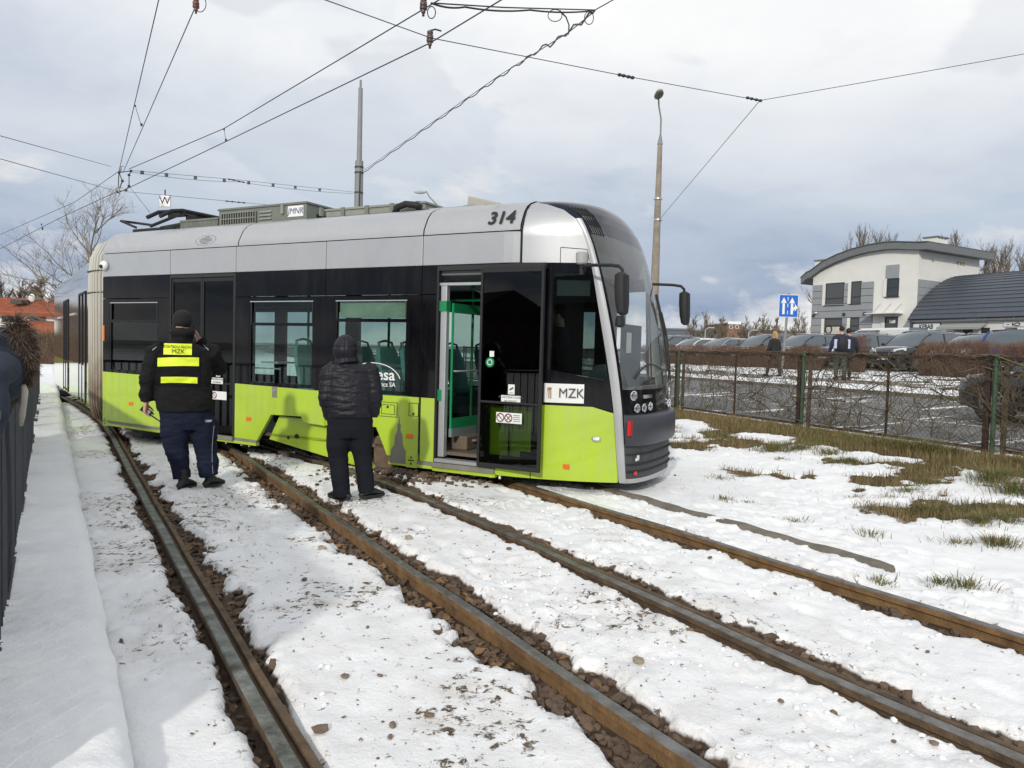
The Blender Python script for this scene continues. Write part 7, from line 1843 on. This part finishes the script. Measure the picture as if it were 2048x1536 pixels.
for k in range(9000):
    px_, py_ = RNG.uniform(0, 22), RNG.uniform(-.7, .7); zt = RNG.uniform(.2, 1)**.6*2.25*RNG.uniform(.85, 1.08); w = .014
    b.add([(px_ - w, py_, max(0, zt - .7)), (px_ + w, py_ + w, max(0, zt - .7)), (px_ + RNG.gauss(0, .14), py_ + RNG.gauss(0, .14), zt)], [(0, 1, 2)])
M_twigb = mat('hedge_brown', (0.075, 0.055, 0.03), 0.9, vscale=1.2, col2=(0.15, 0.11, 0.06))
q = b.build('twigs', M_twigb, ho2, recalc=False); q['kind'] = 'stuff'; b = MB(); b.box(0, 22, -.45, .45, 0, 1.6); b.build('stems', M_hcore, ho2)

# ---------------------------------------------------------------- bare trees
M_bark = mat('bark_grey', (0.15, 0.12, 0.085), 0.9, var=.25, vscale=6); M_barkd = mat('bark_dark', (0.115, 0.09, 0.068), 0.9, var=.2, vscale=4)
def tree(x, y, z, H, label, cat='tree', up=.55, spread=.6, trunk=.16, depth=4, kids=(5, 4, 4, 3), seed=0, m=M_bark, first=.3, group=None, twigw=1.0, name='bare_tree', lean=0.0):
    rng = random.Random(seed); o = thing(name, (x, y, z), 0, label, cat, group)
    tr_ = MB(); cr = MB(); H0 = H*.62
    pts = [Vector((lean*H0*(k/7)**1.3 + rng.gauss(0, .015)*H*(k > 0)*.3, rng.gauss(0, .01)*H*(k > 0)*.3, H0*k/7 - (.2 if k == 0 else 0))) for k in range(8)]
    tr_.tube(pts, [trunk*(1 - .55*k/7) for k in range(8)], 8)
    def grow(p, d, L, r, lev):
        n_ = 4 if lev < 2 else 3; q = [p]; dd = d.copy()
        for k in range(n_):
            dd = (dd + Vector((rng.gauss(0, .13), rng.gauss(0, .13), .10*up + rng.gauss(0, .07)))).normalized(); q.append(q[-1] + dd*L/n_)
        cr.tube(q, [r*(1 - .6*k/n_) for k in range(n_ + 1)], 4 if lev < 2 else 3, cap=False)
        if lev >= depth - 1: return
        for k in range(kids[min(lev, len(kids) - 1)]):
            f = rng.uniform(.25, 1.0); i = min(int(f*n_), n_ - 1); b_ = q[i].lerp(q[i+1], f*n_ - i)
            ax = Vector((rng.gauss(0, 1), rng.gauss(0, 1), rng.gauss(0, .6))); ax = (ax - dd*ax.dot(dd)).normalized()
            nd = (dd*(.5 + up*.5) + ax*spread*rng.uniform(.7, 1.2) + Vector((0, 0, up*.35))).normalized(); grow(b_, nd, L*rng.uniform(.42, .68), r*.52*twigw**.3, lev + 1)
    nb = kids[0]*3
    for k in range(nb):
        f = first + (1 - first)*(k + .5)/nb; i = min(int(f*7), 6); b_ = pts[i].lerp(pts[i+1], f*7 - i); an = k*2.4 + rng.uniform(-.4, .4)
        d = Vector((math.cos(an)*spread*1.3, math.sin(an)*spread*1.3, .25 + up*1.2*f)).normalized(); grow(b_, d, H*(.46 - .2*f)*rng.uniform(.8, 1.15), trunk*.42*(1.1 - .5*f), 1 if depth > 3 else 0)
    grow(pts[-1], Vector((0, 0, 1)), H*.38, trunk*.45, 0)
    zmax = max(v[2] for v in cr.v); f_ = H/zmax
    for mb_ in (tr_, cr): mb_.v = [(v[0]*f_, v[1]*f_, v[2]*f_) for v in mb_.v]
    tr_.build('trunk', m, o, smooth=50); q = cr.build('crown', m, o, recalc=False); return o
def tree_px(px, ytop, Y, label, zb=None, **k):
    p = AT(px, ytop, Y); z = float(hbase(p[0]*CA + Y*SA)) if zb is None else zb; return tree(p[0], Y, z, p[2] - z, label, **k)
tree_px(180, 345, 27, 'large bare tree with spreading crown behind the tram bellows', up=.62, spread=.78, trunk=.12, depth=6, kids=(5, 5, 4, 3, 3), seed=11, first=.3, twigw=1.0, lean=.01)
pop = [(1684, 478, 'first bare poplar from the left behind the curved grey roof'), (1722, 466, 'tallest bare poplar rising behind the middle of the curved roof'), (1764, 468, 'bare poplar behind the highest point of the curved roof'), (1838, 478, 'thin bare poplar just left of the white chimney'), (1908, 476, 'bare poplar right of the white chimney'), (1972, 500, 'bare poplar behind the right end of the curved roof'), (1996, 492, 'wide bare poplar above the dark shop roof'), (2022, 498, 'bare poplar second from the right edge above the dark roof'), (2046, 484, 'bare poplar at the right edge above the dark roof')]
for i, (px, yt, lb) in enumerate(pop): tree_px(px, yt - 20, 95 + 3*(i % 3), lb, up=.95, spread=.40, trunk=.36, depth=5, kids=(8, 5, 4, 3), seed=30 + i, first=.12, group='poplars behind the buildings', twigw=1.6, m=M_bark, name='bare_poplar')
far_ = [(1388, 622, 'small bare tree standing left on the horizon behind the hatchback'), (1416, 620, 'dense bare tree above the silver saloon'), (1440, 628, 'forked bare tree left of the brick tower'), (1490, 630, 'narrow bare tree right of the brick tower'), (1512, 632, 'low bare tree above the black people carrier'), (1530, 625, 'upright bare tree just left of the road sign'), (1553, 628, 'bare tree directly behind the road sign'), (1600, 610, 'bushy bare tree between road sign and cream building')]
for i, (px, yt, lb) in enumerate(far_): tree_px(px, yt, 130, lb, up=.8, spread=.5, trunk=.3, depth=5, kids=(5, 4, 4, 3), seed=60 + i, first=.15, group='bare trees on the horizon', twigw=1.6, m=M_bark)
wood = [(-25, 545), (12, 548), (38, 552), (66, 540), (96, 552), (118, 560), (-60, 550)]
for i, (px, yt) in enumerate(wood): tree_px(px, yt, 78 + 2*(i % 4), 'bare brown tree in the wood behind the red-roofed house', zb=0, up=.55, spread=.75, trunk=.3, depth=4, kids=(8, 6, 5), seed=90 + i, first=.1, group='wood behind the red-roofed house', twigw=2.0, m=M_barkd)
b = MB()
for k in range(9000):
    x = RNG.uniform(-80, -45); y = RNG.uniform(74, 90); zt = RNG.uniform(.2, 1)**.7*6.2*(.8 + .35*vnoise(np.array([x*.3]), np.array([y*.3]))[0]); w = .05
    b.add([(x - w, y, max(0, zt - 1.6)), (x + w, y, max(0, zt - 1.6)), (x + RNG.gauss(0, .5), y + RNG.gauss(0, .5), zt)], [(0, 1, 2)])
tag(b.build('undergrowth', M_barkd, recalc=False), 'brown undergrowth of the wood behind the red-roofed house', kind='stuff')
# ---------------------------------------------------------------- poles, signs
M_mast = mat('mast_grey', (0.22, 0.23, 0.23), 0.6, var=.08, vscale=3); M_concp = mat('pole_concrete', (0.27, 0.235, 0.19), 0.9, var=.2, vscale=7, bump=.4, bscale=30)
def pole_top(px, py, Y): return AT(px, py, Y)
YM = 24.0; mt = AT(722, 160, YM); mc = AT(718.5, 322, YM); mast = thing('overhead_line_mast', (mc[0], YM, 0), 0, 'tall grey steel overhead-line mast rising behind the tram roof', 'mast')
dx = mt[0] - mc[0]
b = MB(); b.tube([(0, 0, -.3), (0, 0, mc[2])], [.17, .128], 18); b.build('lower_tube', M_mast, mast, smooth=40)
b = MB(); b.tube([(0, 0, mc[2]), (dx*.2, 0, mt[2] - .25)], [.085, .068], 16); b.build('upper_tube', M_mast, mast, smooth=40)
b = MB(); b.cyl((dx*.2, 0, mt[2] - .25), (dx*.2, 0, mt[2]), .035, 10); b.build('mast_tip', M_mast, mast)
b = MB()
for py in (335, 346, 386): z = AT(718, py, YM)[2]; b.cyl((0, 0, z - .025), (0, 0, z + .025), .142, 18)
b.build_each('mast_band', M_frame, mast)
b = MB(); b.tube([(.06, -.13, AT(718, 346, YM)[2]), (.04, -.15, 5), (.06, -.16, 3.5)], .018, 5); b.build('mast_cable', M_frame, mast)
YL = 18.7; lt = AT(1320, 289, YL); lb_ = AT(1310, 560, YL); lamp_p = thing('street_lamp', (lb_[0], YL, .2), 0, 'tall concrete street lamp post standing behind the tram nose', 'street lamp')
sl = (lt[0] - lb_[0])/(lt[2] - lb_[2]); zt = lt[2] - .2
b = MB(); b.tube([(-sl*(lb_[2] - .2)*.3, 0, -.3), (0, 0, lb_[2] - .2), (lt[0] - lb_[0], 0, zt)], [.14, .105, .058], 16); b.build('concrete_post', M_concp, lamp_p, smooth=40)
b = MB()
for py in (398, 440): p = AT(1316, py, YL); b.cyl((p[0] - lb_[0], 0, p[2] - .2 - .02), (p[0] - lb_[0], 0, p[2] - .2 + .02), .105, 16)
b.build_each('post_band', M_alu, lamp_p)
xt = lt[0] - lb_[0]; p1 = AT(1321, 268, YL); p2 = AT(1314, 204, YL)
b = MB(); b.tube([(xt, 0, zt), (xt + .005, 0, p1[2] - .2)], [.068, .022], 12); b.tube([(xt + .005, 0, p1[2] - .2), (xt + .0, -.02, p1[2] + .15), (p2[0] - lb_[0] + .03, -.12, p2[2] - .35), (p2[0] - lb_[0], -.2, p2[2] - .2)], .02, 8); b.build_each('lamp_bracket', M_mast, lamp_p, smooth=40)
b = MB(); c = AT(1313, 198, YL); b.ellipsoid((c[0] - lb_[0], -.3, c[2] - .2), (.105, .28, .07), 16, 8); o = b.build('lamp_head', mat('lamp_head_olive', (.10, .10, .075), .6), lamp_p, smooth=True)
b = MB(); b.ellipsoid((c[0] - lb_[0], -.34, c[2] - .2 + .055), (.085, .2, .05), 14, 8); b.build('lamp_cover', mat('lamp_cover', (.45, .46, .44), .4), o, smooth=True)
c = AT(840, 388, 45); e = AT(870, 404, 45); l2 = thing('street_lamp', (e[0] + .3, 45, .3), 0, 'distant street lamp head peeping over the tram roof equipment', 'street lamp')
b = MB(); b.tube([(0, 0, 0), (0, 0, e[2] - .9), (-.05, 0, e[2] - .6), (e[0] - .35 - l2.location.x, 0, e[2] + .0), (c[0] + .35 - l2.location.x, 0, c[2] - .1)], [.09, .05, .045, .04, .03], 8); b.build('lamp_post', M_mast, l2, smooth=40)
b = MB(); b.ellipsoid((c[0] - l2.location.x, 0, c[2] - .2), (.36, .14, .10), 14, 8); b.build('lamp_head', mat('lamp_grey2', (.36, .37, .34), .5), l2, smooth=True)
for px, yt, lb3 in ((1498, 660, 'thin pale lamp post right of the brick tower'), (1411, 655, 'thin pale lamp post behind the silver saloon')):
    c = AT(px, yt, 70); l3 = thing('street_lamp', (c[0], 70, 1.5), 0, lb3, 'street lamp'); b = MB(); b.tube([(0, 0, 0), (0, 0, c[2] - 1.7), (.3, 0, c[2] - 1.5)], [.08, .05, .04], 6); b.build('lamp_post', M_alu, l3); b = MB(); b.box(.25, .8, -.1, .1, c[2] - 1.55, c[2] - 1.45); b.build('lamp_head', M_alu, l3)
# direction sign
YS = 29.0; sc = AT(1577, 612, YS); bp = AT(1571, 703, YS); n_ = sc[0]*CA + YS*SA
sg = thing('road_sign', (sc[0], YS, float(hbase(n_))), 0, 'square blue lane sign with two white arrows on a grey pole', 'road sign')
R0 = np.array([sc[0], YS, float(hbase(n_))])
b = MB(); b.tube([(bp[0] - sc[0] - .1, .06, -.2), (.02, .06, AT(1575, 586, YS)[2] - R0[2])], .045, 10); b.build('sign_pole', M_mast, sg, smooth=40)
zc_ = sc[2] - R0[2]; hw = .355; hh = .415
b = MB(); b.box(-hw - .02, hw + .02, -.005, .015, zc_ - hh - .02, zc_ + hh + .02); o = b.build('sign_plate', M_label, sg)
b = MB(); b.box(-hw, hw, -.010, -.004, zc_ - hh, zc_ + hh); b.build('sign_face', mat('sign_blue', (.012, .12, .52), .45), o)
def arrow(x0, up_, m=M_label):
    b = MB(); w = .045; b.box(x0 - w, x0 + w, -.016, -.010, zc_ - .32, zc_ + .12); b.prism([(x0 - .11, zc_ + .11), (x0 + .11, zc_ + .11), (x0, zc_ + .33)], 'y', -.016, -.010); return b
arrow(-.19, 1).build('straight_arrow', M_label, o); arrow(.13, 1).build('straight_arrow', M_label, o)
b = MB(); b.prism([(.17, zc_ - .2), (.17, zc_ - .1), (.215, zc_ - .02), (.24, zc_ - .02), (.24, zc_ + .09), (.35, zc_ - .06), (.24, zc_ - .21), (.24, zc_ - .11), (.22, zc_ - .13)], 'y', -.018, -.0165); b.build('turn_arrow', M_label, o)
b = MB()
for z in (.2, -.05, -.32): b.box(-.045, -.02, -.016, -.010, zc_ + z, zc_ + z + .14)
b.build_each('lane_dash', M_label, o)

# ---------------------------------------------------------------- overhead wires
M_wir = mat('overhead_wire', (0.035, 0.04, 0.045), 0.5, metal=.4); M_insb = mat('insulator_brown', (0.07, 0.04, 0.03), 0.4, coat=.3); M_insw = mat('insulator_grey', (0.35, 0.33, 0.30), 0.5)
def wire(pts, label, r=.007, sag=0.0, cat='wire', group='overhead wires', seg=14, name='overhead_wire'):
    """pts: (px, py, Y) sight points at chosen distances; a gently sagging wire through them"""
    W = [Vector(AT(*p)) for p in pts]; q = []
    out_of = lambda p: p[0] < 0 or p[0] > 2048 or p[1] < 0
    if out_of(pts[0]): W.insert(0, W[0] + (W[0] - W[1]).normalized()*8)      # the wire runs on to its next support
    if out_of(pts[-1]): W.append(W[-1] + (W[-1] - W[-2]).normalized()*8)
    for a, c in zip(W, W[1:]):
        for k in range(seg): f = k/seg; v = a.lerp(c, f); v.z -= sag*4*f*(1 - f); q.append(v)
    q.append(W[-1]); b = MB(); b.tube(q, r, 6, cap=True); return tag(b.build(name, M_wir, smooth=True), label, cat, group)
YN = 17.7
# contact wires of the two routes: they meet above the bellows and pass overhead to the right and left
def toward(px, py, zz):   # point on a sight line at a given height
    d = ray(px, py); t = (zz - CAM_H)/d[2]; p = C0 + d*t; return (px, py, float(p[1]))
wire([(238, 342, YN), toward(322, -20, 5.9)], 'thin left wire climbing steeply from the wire junction to the top edge', .007)
wire([(246, 345, YN), toward(388, 20, 5.75), toward(410, -30, 5.75)], 'second steep wire from the junction, ending at the red insulator', .007)
wire([(258, 338, YN), toward(448, 257, 5.75), toward(886, -5, 5.75)], 'upper of the two long wires running from the junction to the top centre', .008)
wire([(240, 384, YN), toward(452, 283, 5.45), toward(860, 86, 5.45), toward(1012, -6, 5.45)], 'lower of the two long wires, passing the mast tip', .008)
wire([(-20, 478, 26), (150, 404, 20.5), (234, 345, YN)], 'wire falling from the junction to the left edge above the bare tree', .007)
wire([(-20, 508, 27), (120, 436, 21), (232, 384, YN)], 'lower wire falling from the junction to the left edge', .008)
wire([(-20, 266, 9), (222, 333, 17)], 'thin span wire from the left edge to the top of the junction', .005)
wire([(-20, 312, 9), (228, 381, 17)], 'thin span wire from the left edge to the bottom of the junction', .005)
wire([(262, 341, YN), (480, 360, 20.5), (706, 384, 23.9)], 'span cable with clamps from the junction to the mast, upper strand', .005)
wire([(262, 344, YN), (480, 364, 20.5), (706, 387, 23.9)], 'span cable with clamps from the junction to the mast, lower strand', .005, .05)
wire([(250, 383, YN), (550, 411, 21), (660, 416, 23)], 'thin wire carrying the W sign towards the roof equipment', .005)
wire([(640, -4, 6.6), (862, 76, 7.6), (1250, 152, 9.5), (1520, 201, 11.2)], 'long span wire crossing from the top centre to the wire knot at the right', .0045)
wire([(1520, 201, 11.2), (1800, 152, 11), (2070, 104, 10.8)], 'span wire from the knot to the right edge', .0045)
wire([(1520, 201, 11.2), (1318, 440, 18.6)], 'guy wire from the knot down to the concrete lamp post', .005)
wire([(862, 6, 6.2), (1010, 15, 6.9), (1190, 20, 7.8), (1240, -8, 8)], 'upper feeder cable along the top edge', .006)
wire([(862, 6, 6.2), (930, 14, 6.5), (1060, 20, 7.1), (1190, 21, 7.8)], 'lower feeder cable twisting along the top edge', .008, .02)
wire([(1190, 22, 7.8), (1138, 64, 9), (1000, 150, 13), (727, 341, 23.8)], 'straight strand of the twisted cable from the top to the mast', .006)
q = []
for k in range(60):
    f = k/59; px = 1186 + (727 - 1186)*f; py = 26 + (345 - 26)*f - 8*math.sin(f*math.pi)*(-1 if f < .2 else .2); Y = 7.8 + 16*f; v = Vector(AT(px, py, Y)); v.z += .035*math.sin(k*1.6)*(1 - .5*f); q.append(v)
b = MB(); b.tube(q, .011, 6); tag(b.build('feeder_cable', M_wir, smooth=True), 'thick twisted feeder cable from the top to the mast', 'cable', 'overhead wires')
# loops of spare cable
for (px, py, rx, ry, Y, lb4) in ((1110, 31, 14, 12, 7.5, 'round loop of cable hanging under the feeder'), (863, 25, 8, 12, 6.3, 'small cable loop beside the top centre insulator'), (1178, 36, 9, 13, 7.8, 'narrow cable loop at the right end of the feeder'), (400, 8, 12, 16, 8.2, 'thin cable loop beside the red insulator')):
    b = MB(); b.tube([AT(px + rx*math.cos(u), py + ry*math.sin(u), Y + .02*u) for u in np.linspace(-1.9, 4.7, 28)], .0045, 5); tag(b.build('cable_loop', M_wir, smooth=True), lb4, 'cable', 'overhead wires')
b = MB(); b.tube([AT(*p) for p in ((1120, 22, 7.5), (1132, 34, 7.9), (1138, 50, 8.5), (1137, 68, 9.0))], .008, 6); tag(b.build('cable_tail', M_wir, smooth=True), 'bundle of cable tails hanging at the bend of the feeder', 'cable', 'overhead wires')
def insulator(px, py, Y, s, label, m):
    c = AT(px, py, Y); o = thing('insulator', c, 0, label, 'insulator', 'line insulators'); b = MB()
    prof = [(.012, -.075), (.02, -.07), (.02, -.045), (.034, -.04), (.036, -.02), (.027, -.012), (.034, -.005), (.034, .02), (.026, .03), (.03, .04), (.03, .06), (.012, .075)]
    b.loft([[(r*s*math.cos(u), r*s*math.sin(u), z*s) for u in np.linspace(0, 2*math.pi, 17)[:-1]] for r, z in prof]); b.build('shed', m, o, smooth=40)
    b = MB(); b.tube([(0, 0, .07*s), (.05*s, 0, .085*s), (.11*s, 0, .07*s)], .008*s, 6); b.cyl((0, 0, -.07*s), (0, 0, -.10*s), .012*s, 8); b.build_each('clamp', M_wir, o)
insulator(860, 76, 7.5, 1.0, 'brown and white insulator on the lower long wire left of centre top', M_insb)
insulator(847, 10, 6.3, .9, 'dark insulator cut by the top edge', M_insb)
insulator(392, 8, 8.2, 1.0, 'red insulator at the top edge near the left', mat('insulator_red', (.12, .03, .018), .4, coat=.3))
for px, py, lb5 in ((231, 382, 'small left insulator under the wire junction'), (238, 381, 'small right insulator under the wire junction'), (241, 338, 'small insulator at the top of the wire junction')): insulator(px, py, YN, .8, lb5, M_insw)
# droppers between contact wires
for (a, c, lb6) in (((270, 210), (283, 252), 'short dropper between the two steep wires'), ((448, 257), (452, 283), 'short dropper between the two long wires'), ((83, 447), (85, 460), 'short dropper between the wires at the far left')):
    Ya = toward(*a, 5.75)[2] if a[0] > 100 else 22.5
    b = MB(); b.tube([AT(*a, Ya), AT(*c, Ya)], .005, 5); b.cyl(AT(*a, Ya), AT(a[0], a[1] + 3, Ya), .018, 8); b.cyl(AT(c[0], c[1] - 5, Ya), AT(*c, Ya), .02, 8); tag(b.build('dropper', M_wir), lb6, 'wire', 'overhead wires')
# junction fittings
b = MB(); J = [(238, 345, YN), (262, 342, YN), (245, 362, YN), (236, 384, YN), (252, 380, YN), (258, 372, YN), (258, 350, YN)]
for a, c in ((0, 1), (0, 2), (2, 3), (3, 4), (4, 5), (5, 6), (0, 3), (1, 6)): b.tube([AT(*J[a]), AT(*J[c])], .011, 5)
for j in J: b.ellipsoid(AT(*j), (.035, .035, .03), 8, 6)
tag(b.build('wire_junction', M_wir), 'knot of clamps and jumpers where all the overhead wires meet above the bellows', 'wire fitting')
wire([(258, 372, YN), (300, 425, 13.4)], 'thin wire dropping from the junction to the pantograph', .005)
for k, f in enumerate((.05, .16, .29, .42, .53, .64, .74, .85)):
    c = AT(262 + (706 - 262)*f, 342.5 + 43*f, YN + 6.2*f); b = MB(); b.box(-.035, .035, -.02, .02, -.045, .035); o = b.build('cable_clamp', M_wir); o.location = c; tag(o, 'small clamp on the span cable between junction and mast', 'clamp', 'clamps on the span cable')
for (x0, y0, x1, y1, Y, lb7) in ((1236, 149, 1268, 156, 9.5, 'turnbuckle on the long span wire'), (1492, 195, 1524, 202, 11.1, 'clamp knot where the right span wires meet'), (455, 358, 490, 365, 20.3, 'turnbuckle on the span cable near the junction'), (450, 402, 492, 406, 20, 'turnbuckle on the wire of the W sign')):
    b = MB(); a, c = AT(x0, y0, Y), AT(x1, y1, Y); b.tube([a, c], .012, 6)
    for f in (.1, .35, .65, .9): q = Vector(a).lerp(Vector(c), f); b.ellipsoid(q, (.03, .02, .022), 8, 6)
    tag(b.build('turnbuckle', M_wir), lb7, 'wire fitting')
# W sign
c = AT(330, 402, YN + .9); ws = thing('w_sign', c, 0, 'small white square sign with black letter W hanging on the wire', 'sign'); hs = .137
b = MB(); b.box(-hs - .006, hs + .006, -.004, .006, -hs - .006, hs + .006); o = b.build('sign_border', M_rubber, ws); b = MB(); b.box(-hs, hs, -.008, -.004, -hs, hs); b.build('sign_plate', M_label, ws)
text_mesh('W', .26, 'lettering', M_rubber, ws, Matrix.Translation((0, -.0105, 0)) @ Matrix.Rotation(math.radians(90), 4, 'X'), bold=.0)
b = MB(); b.box(-.015, .015, -.002, .01, hs, hs + .14); b.build('hanger', M_wir, ws)

# ---------------------------------------------------------------- houses across the street behind the camera (they show as dark shapes in the tram's glass)
M_hb = mat('terrace_brick', (0.075, 0.05, 0.04), 0.9, var=.25, vscale=1.5); M_hr = mat('terrace_roof', (0.05, 0.04, 0.038), 0.85)
for i, (x0, y0, w, h) in enumerate(((-62, -16, 20, 6.2), (-38, -22, 22, 5.6), (-12, -27, 24, 6.4), (16, -27, 20, 5.8), (40, -22, 22, 6.0))):
    o = thing('terraced_house', (x0, y0, 0), 0, ('%s dark house of the row that the tram glass reflects' % ('first', 'second', 'third', 'fourth', 'fifth')[i]), 'house', 'houses across the street')
    b = MB(); b.box(0, w, -8, 0, 0, h*.7); b.build('walls', M_hb, o)
    b = MB(); b.prism([(.4, h*.68), (-4, h), (-8.4, h*.68)], 'x', -.3, w + .3); b.build('roof', M_hr, o)
    for k in range(6):
        for z in (1.0, 3.0): b = MB(); b.box(w*(k + .3)/6, w*(k + .65)/6, -.02, .05, z, z + 1.0); b.build('window', M_pane, o)
